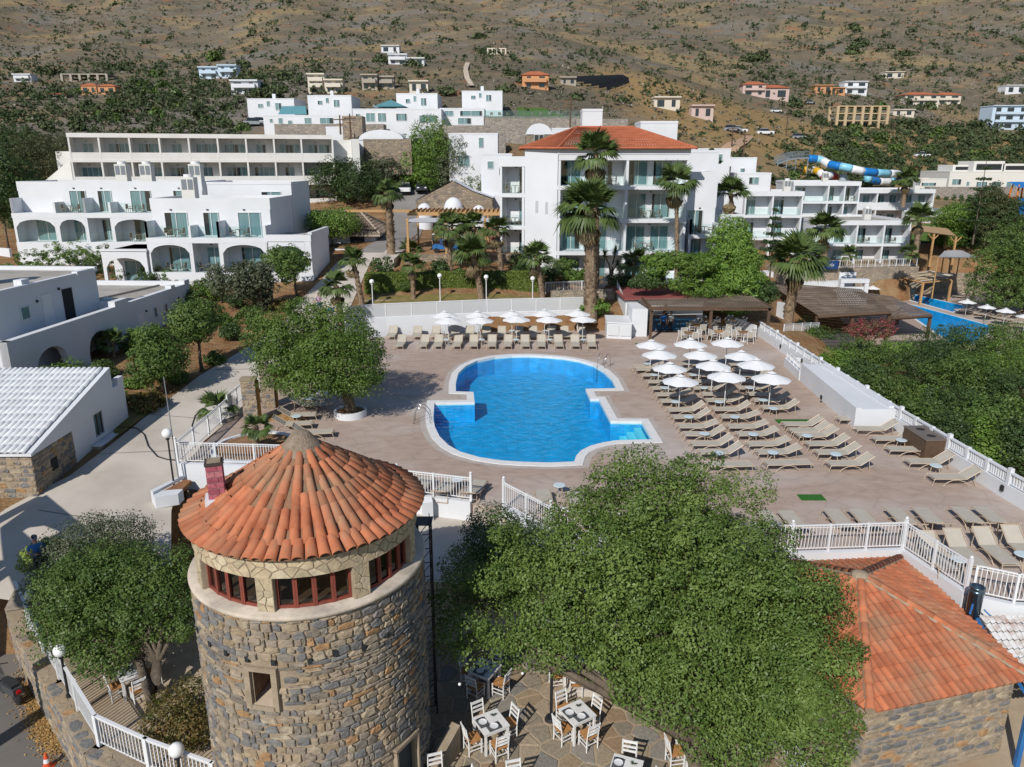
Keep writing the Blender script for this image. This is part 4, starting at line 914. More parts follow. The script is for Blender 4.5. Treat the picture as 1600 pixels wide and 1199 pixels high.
for u, v, w_, d_, lab in ((1268,778,1.0,.55,'green turf mat lying alone on the open deck'),(1240,659,1.8,.6,'green turf mat beside three close loungers'),(1006,539,1.2,.8,'green turf mat by the white bar cabinet')):
    p = G(u, v); mb = MB(); mb.at(p[0], p[1], .006).bx(-w_/2,w_/2,-d_/2,d_/2,0,.02); solo('turf_mat', mb, M_turf, lab, 'mat', 'green mats on the deck')
# frosted glass screen on the back wall
gb = [(-12.45,55.4),(-12.2,56.9),(-11.3,57.8),(-9.9,58.25),(-2,60.1),(5.9,61.2)]
lowwall('retaining_wall', 'white curved wall behind the back row of loungers', gb, -.2, 1.4, .22)
gs = thing('glass_screen', 'frosted glass wind screen with white posts standing on the curved white wall', 'screen', (*gb[0], 1.4))
M_frost = pm('frosted_glass', (0.66,0.68,0.69), rough=.25); M_frost.node_tree.nodes['Principled BSDF'].inputs['Alpha'].default_value = .62
for i, (a, b) in enumerate(zip(gb, gb[1:])):
    a, b = np.array(a)-np.array(gb[0]), np.array(b)-np.array(gb[0]); L_ = np.linalg.norm(b-a); n = max(1, round(L_/2.1)); ang = math.atan2(*(b-a)[::-1])
    for k in range(n):
        p = a+(b-a)*k/n; w_ = L_/n
        mb = MB(); mb.at(p[0], p[1], 0, ang).bx(.04,w_-.04,-.008,.008,.05,1.05); part('pane', mb, M_frost, gs)
        mb = MB(); mb.at(p[0], p[1], 0, ang).bx(-.035,.035,-.035,.035,0,1.1); part('post', mb, M_wpaint, gs)
        mb = MB(); mb.at(p[0], p[1], 0, ang).bx(.03,w_-.03,-.03,.03,1.05,1.1).bx(.03,w_-.03,-.03,.03,0,.05); part('rail', mb, M_wpaint, gs)
# ------------------------------------------------------------------ globe lamps
M_globe = pm('opal_globe', (0.80,0.80,0.79), rough=.3, spec=.5)
def globe_lamp(loc, h, label, r=.19, mat=None, pr=.045):
    t = thing('globe_lamp', label, 'lamp', loc)
    mb = MB(); mb.cyl((0,0,0),(0,0,h-r),pr,pr*.8,8).cyl((0,0,0),(0,0,.12),pr*2.2,pr*1.6,10).cyl((0,0,h-2*r-.06),(0,0,h-2*r+.02),pr*1.9,pr*1.9,10); part('post', mb, mat or M_dark, t)
    mb = MB(); mb.ball((0,0,h-r), r, 16, 10); part('globe', mb, M_globe, t, True); return t
globe_lamp((-14.85,30.6,-.95), 3.0, 'globe lamp on a black post at the deck railing corner near the tower chimney', .22)
for (u, v0, v1, lab) in ((583,486,459,'white globe lamp at the curved end of the glass screen'),(688,476,453,'white globe lamp behind the glass screen next to the hedge middle'),(760,478,456,'white globe lamp behind the screen in front of the tall palm trunk'),(832,480,457,'white globe lamp at the bar end of the glass screen')):
    b = GT(u, v0-4); globe_lamp(b, 2.4, lab, .2, M_wpaint)
globe_lamp(G(285,1235,-3), 1.5, 'globe lamp on a short black post near the foot of the tower', .2)
globe_lamp(G(108,1090,-3), 1.9, 'globe lamp on a black post behind the roadside railing, under tree edge', .2)
globe_lamp(G(64,1010,-3), 2.2, 'globe lamp half hidden by leaves by the flat stone pier', .2)
# crook lamp on the flagged terrace
lp = thing('street_lamp', 'black crook arm lamp post with glass globes on the flagstone terrace', 'lamp', G(861,1124,-3))
mb = MB(); mb.cyl((0,0,0),(0,0,.1),.2,.16,12).cyl((0,0,.1),(0,0,3.3),.05,.042,10); part('post', mb, M_dark, lp)
for s_ in (1, -1):
    mb = MB(); mb.tube([(0,0,3.05),(s_*.08,0,3.4),(s_*.26,-.03,3.58),(s_*.46,-.06,3.5),(s_*.52,-.08,3.25),(s_*.46,-.08,2.98)], .022, 6); part('arm', mb, M_dark, lp)
    mb = MB(); mb.ball((s_*.42,-.08,2.78), .19, 14, 9); part('globe', mb, glassmat('clear_globe', (.8,.84,.88), .8, .12), lp, True)
    mb = MB(); mb.cyl((s_*.42,-.08,2.95),(s_*.42,-.08,3.03),.07,.04,8); part('cap', mb, M_dark, lp)
sw = solo('light_string', MB().tube([(-2.3,17.6,-.6),(-.6,17.9,-.95),(1.2,18.9,-.9),(3.4,19.5,-.7)], .008, 4), M_dark, 'thin cable of small bulbs strung from tower to lamp post', 'light string')
for q_ in ((-1.45,17.75,-.86),(0.3,18.4,-1.0),(2.2,19.2,-.88)): part('bulb', MB().ball(q_, .045, 8, 6), M_globe, sw, True)
# ------------------------------------------------------------------ roadside stone wall, railing, cone, bikes, leaves
rw = [G(-40,880,-2.8),G(6,905,-2.8),G(40,985,-2.85),G(86,1063,-2.9),G(148,1168,-2.95),G(226,1206,-2.95),G(330,1246,-2.95)]
rwt = thing('retaining_wall', 'rough stone retaining wall carrying the white railing above the asphalt road', 'wall', (rw[0][0], rw[0][1], -4.75)); o_ = np.array(rw[0][:2])
mb = MB(); quota = [230]; acc = MB()
for a, b in zip(rw, rw[1:]):
    a, b = np.array(a[:2])-o_, np.array(b[:2])-o_; L_ = np.linalg.norm(b-a); ang = math.atan2(*(b-a)[::-1])
    mb.at(*a, 0, ang).bx(-.1,L_+.12,-.3,.25,-.2,1.78); flat_masonry(rwt, (a[0]+.3*math.sin(ang), a[1]-.3*math.cos(ang), 0), ang, L_, 0, 1.72, rh, quota=quota, acc=acc, prot=.03)
    x = 0
    while x < L_:                                       # coping stones along the top
        w_ = rh.uniform(.3, .6); sm = rh.choice(STONES); ca_, sa_ = math.cos(ang), math.sin(ang); px_, py_ = x+w_/2, -.12
        o = link('coping_stone', sm, rwt, (a[0]+px_*ca_-py_*sa_, a[1]+px_*sa_+py_*ca_, 1.77), sc=(w_*1.02, .05, .42), rot=(-PI/2, 0, ang)); x += w_
part('core', mb, M_mortar, rwt)
if acc.F: tag(part('small_stones', acc, M_stonei, rwt), kind='stuff')
railing('white railing on the roadside stone wall beside the tower', [(p[0]+.1, p[1]+.1, p[2]-.02) for p in rw[1:]], 1.05, 2.2, .13, True, t=.03, pw=.12, cap=.09)
pr_ = G(30,948,-2.3); mb = MB(); mb.at(pr_[0]+.5, pr_[1]+.3, -3, .35).bx(-.75,.55,-.8,.8,0,1.0); t = solo('stone_pier', mb, M_mortar, 'broad flat topped stone pier at the end of the roadside railing', 'pier'); 
mb = MB(); mb.at(pr_[0]+.5, pr_[1]+.3, -3, .35).bx(-.8,.6,-.85,.85,1.0,1.09); part('slab', mb, pm('weathered_slab', (0.40,0.33,0.25), (0.30,0.25,0.2), rough=.95, scale=3, bump=.02), t)
cn = thing('traffic_cone', 'orange traffic cone with a white band on the asphalt', 'cone', G(75,1199,-4.7))
mb = MB(); mb.bx(-.17,.17,-.17,.17,0,.03).lathe([(.13,.03),(.095,.2)], n=14).lathe([(.07,.33),(.03,.52),(.001,.525)], n=14); part('body', mb, pm('cone_orange', (0.65,0.09,0.03), rough=.5), cn, False)
mb = MB(); mb.lathe([(.095,.2),(.07,.33)], n=14); part('band', mb, M_wpaint, cn)
rl = random.Random(14); LV = []; LF = []
for k in range(3200):
    t = rl.random(); cx, cy = (1-t)*50+t*88+rl.gauss(0, 14), (1-t)*1060+t*1165+rl.gauss(0, 16)
    if rl.random() < .15: cx += rl.gauss(0, 16)
    p = G(cx, cy, -4.69); a = rl.uniform(0, PI); l, w_ = rl.uniform(.035,.07), rl.uniform(.018,.035); c, s_ = math.cos(a), math.sin(a); h = rl.uniform(0, .03); i = len(LV)
    LV += [(p[0]-c*l, p[1]-s_*l, -4.692+h), (p[0]+s_*w_, p[1]-c*w_, -4.688+h+rl.uniform(0,.02)), (p[0]+c*l, p[1]+s_*l, -4.69+h), (p[0]-s_*w_, p[1]+c*w_, -4.688+h)]; LF.append((i,i+1,i+2,i+3))
tag(link('fallen_leaves', mesh_np('fallen_leaves', np.array(LV), np.array(LF), palette('fallen_leaf', [(0.42,0.25,0.08),(0.34,0.2,0.07),(0.48,0.32,0.12),(0.28,0.16,0.06)], 'isl', bump=0.001))), kind='stuff')
def motorbike(loc, rz, label):
    t = thing('motor_scooter', label, 'scooter', loc, rz, 'scooters parked at the stone wall')
    for y in (-.62, .62):
        mb = MB(); prof = [(.24+.055*math.cos(a), .055*math.sin(a)) for a in np.linspace(0, 2*PI, 9)]
        w_ = MB(); w_.lathe(prof, n=18); w_.lathe([(.001,.03),(.17,.02)], n=10); w_.lathe([(.001,-.03),(.17,-.02)], n=10); part('wheel', w_, M_dark, t, loc=(0, y, .29), rot=(0, PI/2, 0))
    G_ = pm('scooter_grey', (0.06,0.065,0.07), rough=.35, spec=.5)
    mb = MB(); mb.prism([(-.15,-.85),(.15,-.85),(.2,-.2),(.16,.0),(-.16,.0),(-.2,-.2)], .45, .72); part('rear_body', mb, G_, t)
    mb = MB(); mb.bx(-.16,.16,-.05,.42,.28,.36); part('footboard', mb, G_, t)
    mb = MB(); mb.f([(-.2,.4,.34),(.2,.4,.34),(.16,.56,.95),(-.16,.56,.95)]).f([(-.2,.45,.34),(.2,.45,.34),(.16,.61,.95),(-.16,.61,.95)][::-1]).f([(-.2,.4,.34),(-.16,.56,.95),(-.16,.61,.95),(-.2,.45,.34)]).f([(.2,.45,.34),(.16,.61,.95),(.16,.56,.95),(.2,.4,.34)]); part('leg_shield', mb, pm('silver_paint', (0.32,0.33,0.34), rough=.3, metal=.5), t)
    mb = MB(); mb.prism([(-.14,-.75),(.14,-.75),(.16,-.3),(.1,.02),(-.1,.02),(-.16,-.3)], .72, .82); part('saddle', mb, M_room, t)
    mb = MB(); mb.tube([(-.34,.42,1.02),(-.15,.5,1.06),(.15,.5,1.06),(.34,.42,1.02)], .018, 6); part('handlebar', mb, M_dark, t)
    mb = MB(); mb.cyl((0,.55,.3),(0,.5,1.05),.03,.03,8); part('fork', mb, M_dark, t)
    mb = MB(); mb.ball((0,.62,.98), .08, 10, 6); part('headlight', mb, M_globe, t, True)
    mb = MB(); mb.bx(-.06,.06,-.92,-.85,.55,.65); part('tail_light', mb, pm('red_lens', (0.5,0.01,0.01), rough=.3), t); return t
s1 = G(2,1000,-4.7); motorbike((s1[0]+.05, s1[1], -4.7), .5, 'grey scooter leaning at the stone wall, farther of the two'); s2 = G(14,1090,-4.7); motorbike((s2[0], s2[1], -4.7), 1.0, 'grey scooter with red tail light at the stone wall, nearer of the two')
# white stepped planter by the corner lamp, palm bed, round tree planter
mb = MB(); mb.at(-14.5, 30.0, -1.0, .0).prism([(-.9,-.4),(-.5,-.9),(.3,-.5),(.3,.0),(-.3,-.1)], 0, .5).prism([(-.9,-.4),(-.7,-.6),(-.1,1.1),(-.3,1.15)], 0.503, .62)
solo('white_planter', mb, M_white, 'low white plastered planter edge by the corner lamp', 'planter')
mb = MB(); mb.at(-14.5, 30.2, -1.0).prism([(-.5,-.4),(.25,-.4),(.25,.8),(-.1,.9)], .3, .47); structure('planter_soil', mb, M_soil)
def ring_planter(u, v, r, h, label, w_=.12, soil=None):
    c = G(u, v); mb = MB(); mb.lathe([(r,0),(r,h),(r-w_,h),(r-w_,h-.1)], (0,0,0), 40); t = thing('ring_planter', label, 'planter', c); part('rim', mb, M_white, t, True) if False else part('rim', mb, M_white, t)
    mb = MB(); mb.lathe([(.001,h-.06),(r-w_+.01,h-.08)], (0,0,0), 24); part('soil', mb, M_soil, t); return c
TREE2 = ring_planter(548, 650, .86, .36, 'round white planter ring around the many stemmed deck tree')
PALMBED = ring_planter(400, 703, 2.0, .22, 'wide white ringed bed with a small palm behind the tower roof', .18)
hose = [GT(u, v) for u, v in ((184,671),(200,670),(215,672),(226,682),(232,700),(246,716),(262,721),(278,722))]
solo('garden_hose', MB().tube([(p[0], p[1], p[2]+.09) for p in hose], .03, 6), M_dark, 'black hose curving across the concrete path by the white annex', 'hose', smooth=True)
solo('garden_hose', MB().tube([(GT(u, v)[0], GT(u, v)[1], GT(u, v)[2]+.09) for u, v in ((318,640),(305,652),(300,668),(304,678),(312,680))], .025, 6), M_dark, 'thin hose looping on the path beside the small palm', 'hose', smooth=True)
solo('flag_pole', MB().cyl((-14.75,30.9,-.9),(-14.95,31.2,4.2),.03,.02,8), pm('grey_pole', (0.22,0.23,0.24), rough=.4), 'thin grey pole rising beside the corner globe lamp', 'pole')
# ladders of the pool
def pool_ladder(px, ang, label):
    p = G(*px); t = thing('pool_ladder', label, 'pool ladder', (p[0], p[1], 0), ang, 'steel pool ladders'); ST = pm('steel', (0.6,0.61,0.62), rough=.2, metal=1.0)
    for x in (-.27, .27): mb = MB(); mb.tube([(x,.55,0),(x,.5,.55),(x,.3,.85),(x,.0,.88),(x,-.25,.6),(x,-.32,.0),(x,-.32,-1.0)], .022, 7); part('handrail', mb, ST, t, True)
    for z in (-.25,-.5,-.75): mb = MB(); mb.bx(-.27,.27,-.38,-.26,z-.015,z+.015); part('tread', mb, ST, t)
pool_ladder((668,658), PI/2-.15+PI, 'steel pool ladder at the long side facing the deck tree') if False else pool_ladder((664,660), PI/2, 'steel pool ladder at the long side facing the deck tree')
pool_ladder((942,574), -.6, 'steel pool ladder at the rounded end near the bar')
# ------------------------------------------------------------------ sun loungers, side tables, parasols
def make_lounger(tilt):
    t = thing('sun_lounger', 'x', 'sun lounger', (0,0,0), 0, 'taupe sun loungers around the main pool')
    L1, W, h = 1.28, .32, .31; bl = .72; c, s_ = math.cos(tilt), math.sin(tilt)
    mb = MB(); mb.bx(-W+.03,W-.03,-.62,L1-.62,h-.012,h+.012); part('seat', mb, M_sling, t)
    y0 = L1-.62
    mb = MB(); q = [(-W+.03,y0+.02,h),(W-.03,y0+.02,h),(W-.03,y0+bl*c,h+bl*s_),(-W+.03,y0+bl*c,h+bl*s_)]; mb.f(q); mb.f([(a, b+.012*s_, z-.02) for a, b, z in q][::-1]); part('backrest', mb, M_sling, t)
    mb = MB()
    for x in (-W, W): mb.tube([(x,-.66,h-.03),(x,-.62,h),(x,y0,h),(x,y0+bl*c,h+bl*s_)], .02, 5)
    mb.tube([(-W,-.66,h-.03),(W,-.66,h-.03)], .018, 5).tube([(-W,y0+bl*c,h+bl*s_),(W,y0+bl*c,h+bl*s_)], .02, 5).tube([(-W,y0,h-.01),(W,y0,h-.01)], .016, 5); part('frame', mb, M_lframe, t)
    for x in (-W, W):
        mb = MB(); mb.tube([(x*1.02,-.66,h-.03),(x*1.05,-.72,.02)], .017, 5); part('foot', mb, M_lframe, t)
        mb = MB(); mb.tube([(x*1.03,-.25,.01),(x*1.03,-.12,.17),(x*1.03,.1,.27),(x*1.03,.35,.29),(x*1.03,.62,.2),(x*1.03,.8,.01)], .018, 5); part('leg', mb, M_lframe, t)
        mb = MB(); mb.tube([(x,y0+bl*c*.6,h+bl*s_*.6-.02),(x,y0+.42,.02)] if tilt > .1 else [(x,y0+.6,h),(x,y0+.68,.02)], .016, 5); part('strut', mb, M_lframe, t)
    mb = MB(); mb.tube([(-W,y0+.42,.02),(W,y0+.42,.02)], .015, 5); part('strut_bar', mb, M_lframe, t)
    return t
LP = {k: make_lounger(v) for k, v in (('up', .62), ('mid', .42), ('flat', .02))}
LP_used = set()
def lounger(x, y, rz, label, kind='up', z=0.0, group='taupe sun loungers around the main pool'):
    if kind not in LP_used:
        LP_used.add(kind); o = LP[kind]; o.location = (x, y, z); o.rotation_euler = (0,0,rz); tag(o, label, None, group); return o
    return dup(LP[kind], (x, y, z), rz, None, label, group)
_tb = thing('side_table', 'x', 'side table', (0,0,0), 0, 'small round tables between loungers')
mb = MB(); mb.lathe([(.001,.40),(.24,.40),(.255,.415),(.24,.43),(.001,.43)], n=20); part('table_top', mb, M_ttop, _tb)
for k in range(3):
    a = 2*PI*k/3+.4; mb = MB(); mb.tube([(.16*math.cos(a),.16*math.sin(a),.4),(.23*math.cos(a),.23*math.sin(a),.0)], .018, 5); part('leg', mb, M_lframe, _tb)
_tbu = [False]
def side_table(x, y, label, z=0.0):
    if not _tbu[0]: _tbu[0] = True; _tb.location = (x, y, z); tag(_tb, label); return
    dup(_tb, (x, y, z), R.uniform(0, 2), None, label)
def make_parasol(r, hh):
    t = thing('parasol', 'x', 'parasol', (0,0,0), 0, 'white parasols'); n = 8; drop = .48*r/1.25
    mb = MB(); top = mb.v((0,0,hh)); ring = []; mid = []
    for i in range(n):
        a = 2*PI*i/n; ring.append(mb.v((r*math.cos(a), r*math.sin(a), hh-drop)))
        b = 2*PI*(i+.5)/n; mid.append(mb.v((r*.955*math.cos(b), r*.955*math.sin(b), hh-drop+.035)))
    for i in range(n): mb.F += [[top, ring[i], mid[i]], [top, mid[i], ring[(i+1) % n]]]; mb.M += [0, 0]
    part('canopy', mb, M_canvas, t)
    mb = MB(); c0 = mb.v((0,0,hh+.07)); cr_ = [mb.v((r*.24*math.cos(2*PI*i/n), r*.24*math.sin(2*PI*i/n), hh-.015)) for i in range(n)]
    for i in range(n): mb.F.append([c0, cr_[i], cr_[(i+1) % n]]); mb.M.append(0)
    part('vent', mb, M_canvas, t)
    mb = MB(); mb.cyl((0,0,0),(0,0,hh+.09),.028,.024,8); part('pole', mb, pm('pole_white', (0.62,0.62,0.61), rough=.4), t)
    mb = MB(); mb.lathe([(.001,0),(.26,0),(.26,.05),(.06,.09),(.05,.3),(.001,.3)], n=16); part('base', mb, pm('base_grey', (0.25,0.24,0.23), rough=.8), t)
    mb = MB()
    for i in range(n): a = 2*PI*i/n; mb.tube([(0,0,hh-.06),(r*.97*math.cos(a), r*.97*math.sin(a), hh-drop-.02)], .009, 4)
    part('ribs', mb, pm('rib_grey', (0.35,0.35,0.35), rough=.5), t)
    return t
PAR = make_parasol(1.04, 2.12); PAR_used = [False]
def parasol(x, y, label, z=0.0, rz=None):
    rz = R.uniform(0, .7) if rz is None else rz
    if not PAR_used[0]: PAR_used[0] = True; PAR.location = (x, y, z); PAR.rotation_euler = (0,0,rz); tag(PAR, label); return
    dup(PAR, (x, y, z), rz, R.uniform(.96, 1.04), label)
# the two rows along the back wall
fr = [624,661,684,714,740,769,794,822,847,875,901,927]; bk = [611,651,679,710,734,761,785,812,836,863,886,911]
for i, u in enumerate(fr):
    p = G(u, 541, .3); lounger(p[0]-.05, p[1]+.65, R.uniform(-.06, .06), f'taupe lounger in the row before the glass screen, {ORD[i]} from the deck tree', 'up')
for i, u in enumerate(bk):
    p = G(u, 526, .3); lounger(p[0]-.05, p[1]+.6, R.uniform(-.06, .06), f'taupe lounger against the curved back wall, {ORD[i]} from the deck tree', 'up')
for i, u in enumerate((697,752,806,859,912)):
    p = G(u, 531, .4); side_table(p[0], p[1], f'small table in the row before the glass screen, {ORD[i]} from the deck tree')
    p = G(u-6, 517, .4); side_table(p[0], p[1], f'small table against the curved back wall, {ORD[i]} from the deck tree')
for i, (u, v) in enumerate(((695,487),(746,486),(800,486),(851,485),(903,484))):
    p = G(u, v, 2.1); parasol(p[0], p[1], f'white parasol at the curved back wall, {ORD[i]} from the deck tree')
for i, (u, v) in enumerate(((700,496),(750,495),(807,494),(858,493),(911,492))):
    p = G(u, v, 2.1); parasol(p[0], p[1], f'white parasol in the front row before the glass screen, {ORD[i]} from the deck tree')
# columns beside the pool: seat ends taken at their pool-side corner
def c1(a, b): return (980+a/5.714, 500+b/5.714)
def c2(a, b): return (1050+a/5.333, 600+b/5.333)
def c4(a, b): return (1290+a/5.161, 620+b/5.161)
cols_ = {
 'in the column nearest the pool': [c1(40,402),c1(62,430),c1(115,480),c1(165,540),c1(205,595),c1(243,652),c1(283,708),c1(345,785),c1(385,848),c1(435,930),c1(488,1000),c1(548,1083),c2(205,545),c2(265,648)],
 'in the second column from the pool': [c1(470,380),c1(500,432),c1(530,478),c1(548,535),c1(570,595),c1(650,648),c1(690,703),c1(748,780),c1(815,845),c1(875,932),c1(955,998),c1(1045,1085),c2(680,545),c2(748,635)],
 'in the third column from the pool': [c1(895,385),c1(935,432),c1(965,485),c1(990,535),c1(968,592),c1(1045,648),c1(1108,700),c1(1180,765)],
 'by the green mat': [c2(905,318),c2(955,368),c2(1015,408),c2(1095,478),c2(1172,548),c2(1268,640)],
 'in the column along the white boundary wall': [c4(75,160),c4(215,240),c4(355,318),c4(470,402),c4(622,500),c4(812,622)]}
for lab, ps in cols_.items():
    for i, q_ in enumerate(ps):
        p = G(*q_, .31); kind = 'flat' if lab.startswith('in the column nearest') and i == 13 or lab.startswith('in the second') and i == 13 else R.choice(('up','mid','up'))
        if lab.endswith('wall'): kind = 'up'
        lounger(p[0]+.7, p[1]-.28, -PI/2+R.uniform(-.05, .05), f'taupe lounger {lab}, {ORD[i]} from the bar', kind)
for lab, ps in {'in the column nearest the pool': [c1(180,390),c1(240,490),c1(335,605),c1(430,730),c1(550,865),c1(690,1015),c2(385,575)],
 'in the second column from the pool': [c1(590,490),c1(685,605),c1(820,730),c1(960,865),c1(1125,1020),c2(840,570)],
 'in the third column from the pool': [c1(1090,605),c1(1215,715),c1(1305,790)], 'by the green mat': [c2(1125,430),c2(1365,585)], 'along the white boundary wall': [c4(305,178),c4(612,350),c4(892,555)]}.items():
    for i, q_ in enumerate(ps): p = G(*q_, .42); side_table(p[0], p[1], f'small pale table {lab}, {ORD[i]} from the bar')
UM = [('nearest the pool', [(1018,530),(1031,547),(1047,565),(1064,584)]), ('in the middle column', [(1079,531),(1095,547),(1115,562),(1136,580)]), ('farthest from the pool', [(1137,529),(1159,547),(1182,563),(1206,583)])]
for lab, ps in UM:
    for i, q_ in enumerate(ps): p = G(*q_, 2.15); parasol(p[0], p[1], f'white parasol {lab} on the lounger field, {ORD[i]} from the bar')
# deck corner above the tiled house
for i, (u, v) in enumerate(((1204,812),(1238,812),(1310,809),(1350,809),(1409,808),(1451,807),(1512,806),(1549,806))):
    p = G(u, v, .3); lounger(p[0], p[1]+.1, PI+R.uniform(-.05, .05), f'taupe lounger facing the pool above the tiled house, {ORD[i]} from the big tree', 'mid')
for i, (u, v) in enumerate(((1466,872),(1512,868),(1560,865),(1604,862))):
    p = G(u, v, .3); lounger(p[0], p[1]-.1, R.uniform(-.05, .05)-.05, f'taupe lounger behind the corner railing, {ORD[i]} from the corner post', 'up')
for i, (u, v) in enumerate(((1498,874),(1598,866))): p = G(u, v, .42); side_table(p[0], p[1], f'small pale table behind the corner railing, {ORD[i]} from the corner post')
for i, (u, v) in enumerate(((665,752),(704,755),(748,757))):
    p = G(u, v, .3); lounger(p[0]-.1, p[1]-.2, PI-.22, f'taupe lounger behind the railing at the tower, {ORD[i]} from the tower roof', 'mid')
for i, (u, v) in enumerate(((851,772),(901,775))): p = G(u, v, .3); lounger(p[0]-.05, p[1]-.2, PI+.05, f'taupe lounger beside the big tree at the railing, {ORD[i]} from the deck gap', 'mid')
p = G(715,749,.42); side_table(p[0], p[1], 'small pale table between loungers behind the railing at the tower'); p = G(874,758,.42); side_table(p[0], p[1], 'small pale table by the two loungers beside the big tree')
def c7(a, b): return (380+a/6.667, 570+b/6.667)
for i, q_ in enumerate((c7(640,360),c7(660,410),c7(540,520),c7(490,612),c7(700,700))):
    p = G(*q_, .3); lounger(p[0]+.45, p[1], PI/2+.12, f'taupe lounger under the deck tree near the gate pillars, {ORD[i]} from the pillars', 'up')
for i, q_ in enumerate((c7(690,350),c7(555,535))): p = G(*q_, .42); side_table(p[0], p[1], f'small pale table under the deck tree, {ORD[i]} from the pillars')
p = G(*c7(780,262), .3); mb = MB(); mb.at(p[0], p[1], .0); mb.bx(-.5,.5,-.3,.3,.0,.25).ball((0,0,.28),.3,10,6,sz=.4); solo('towel_pile', mb, M_canvas, 'heap of white towels lying under the deck tree', 'towels')
# ------------------------------------------------------------------ tavern tables and chairs on the flagstones
M_tpaint = pm('tavern_white_paint', (0.74,0.735,0.72), (0.68,0.67,0.65), rough=.5, scale=6); M_rush = pm('rush_seat', (0.46,0.23,0.085), (0.36,0.17,0.06), rough=.9, scale=12)
def make_chair():
    t = thing('tavern_chair', 'x', 'chair', (0,0,0), 0, 'white rush seated tavern chairs')
    mb = MB(); mb.bx(-.2,.2,-.2,.2,.42,.455); part('seat', mb, M_rush, t)
    for x in (-.19,.19):
        mb = MB(); mb.bx(x-.02,x+.02,-.21,-.17,0,.46); part('leg', mb, M_tpaint, t)
        mb = MB(); mb.tube([(x,.19,0),(x,.19,.45),(x*1.0,.27,.92)], .022, 4); part('leg', mb, M_tpaint, t)
    for k, (z, y) in enumerate(((.60,.215),(.72,.236),(.85,.258))): mb = MB(); mb.tube([(-.18,y,z-.02),(0,y+.03,z),(.18,y,z-.02)], .012, 4).bx(-.17,.17,y-.004,y+.022,z-.028,z+.028 if k < 2 else z+.05); part('slat', mb, M_tpaint, t)
    mb = MB()
    for z in (.16,.29):
        for x in (-.19,.19): mb.bx(x-.011,x+.011,-.18,.18,z-.011,z+.011)
    for z in (.2,.33): mb.bx(-.18,.18,-.2,-.18,z-.011,z+.011)
    mb.bx(-.18,.18,.18,.2,.22,.242); part('stretcher', mb, M_tpaint, t); return t
CH = make_chair(); CHu = [False]
def chair(x, y, rz, label):
    if not CHu[0]: CHu[0] = True; CH.location = (x, y, T_Z+.006); CH.rotation_euler = (0,0,rz); tag(CH, label); return
    dup(CH, (x, y, T_Z+.006), rz, None, label)
def make_table():
    t = thing('tavern_table', 'x', 'table', (0,0,0), 0, 'white tavern tables')
    mb = MB(); mb.bx(-.4,.4,-.4,.4,.72,.75); part('table_top', mb, M_tpaint, t)
    for x in (-.35,.35):
        for y in (-.35,.35): mb = MB(); mb.bx(x-.03,x+.03,y-.03,y+.03,0,.72); part('leg', mb, M_tpaint, t)
    mb = MB(); mb.bx(-.32,.32,-.37,-.35,.64,.72).bx(-.32,.32,.35,.37,.64,.72).bx(-.37,-.35,-.32,.32,.64,.72).bx(.35,.37,-.32,.32,.64,.72); part('apron', mb, M_tpaint, t); return t
TB = make_table(); TBu = [False]
M_mat = pm('grey_placemat', (0.09,0.095,0.10), rough=.8); M_cutl = pm('steel_cutlery', (0.5,0.5,0.5), rough=.25, metal=1)
mb = MB(); mb.lathe([(.001,.006),(.085,.008),(.12,.022),(.125,.026),(.12,.024),(.085,.012),(.001,.01)], n=20); PLm = mb.mesh('plate', M_wpaint)
mb = MB(); mb.bx(-.2,.2,-.15,.15,0,.004); PMm = mb.mesh('placemat', M_mat)
mb = MB(); mb.bx(-.01,.01,-.1,.1,0,.005).bx(.03,.045,-.1,.1,0,.005); CUm = mb.mesh('cutlery', M_cutl)
mb = MB(); rr_ = random.Random(2)
for k in range(14): a = rr_.uniform(0, 2*PI); mb.f([(0,0,.02),(.03*math.cos(a+.5),.03*math.sin(a+.5),.05),(.11*math.cos(a),.11*math.sin(a),.04+rr_.uniform(0,.05)),(.03*math.cos(a-.5),.03*math.sin(a-.5),.05)])
SPm = mb.mesh('olive_sprig', pm('sprig_green', (0.05,0.07,0.035), rough=.6))
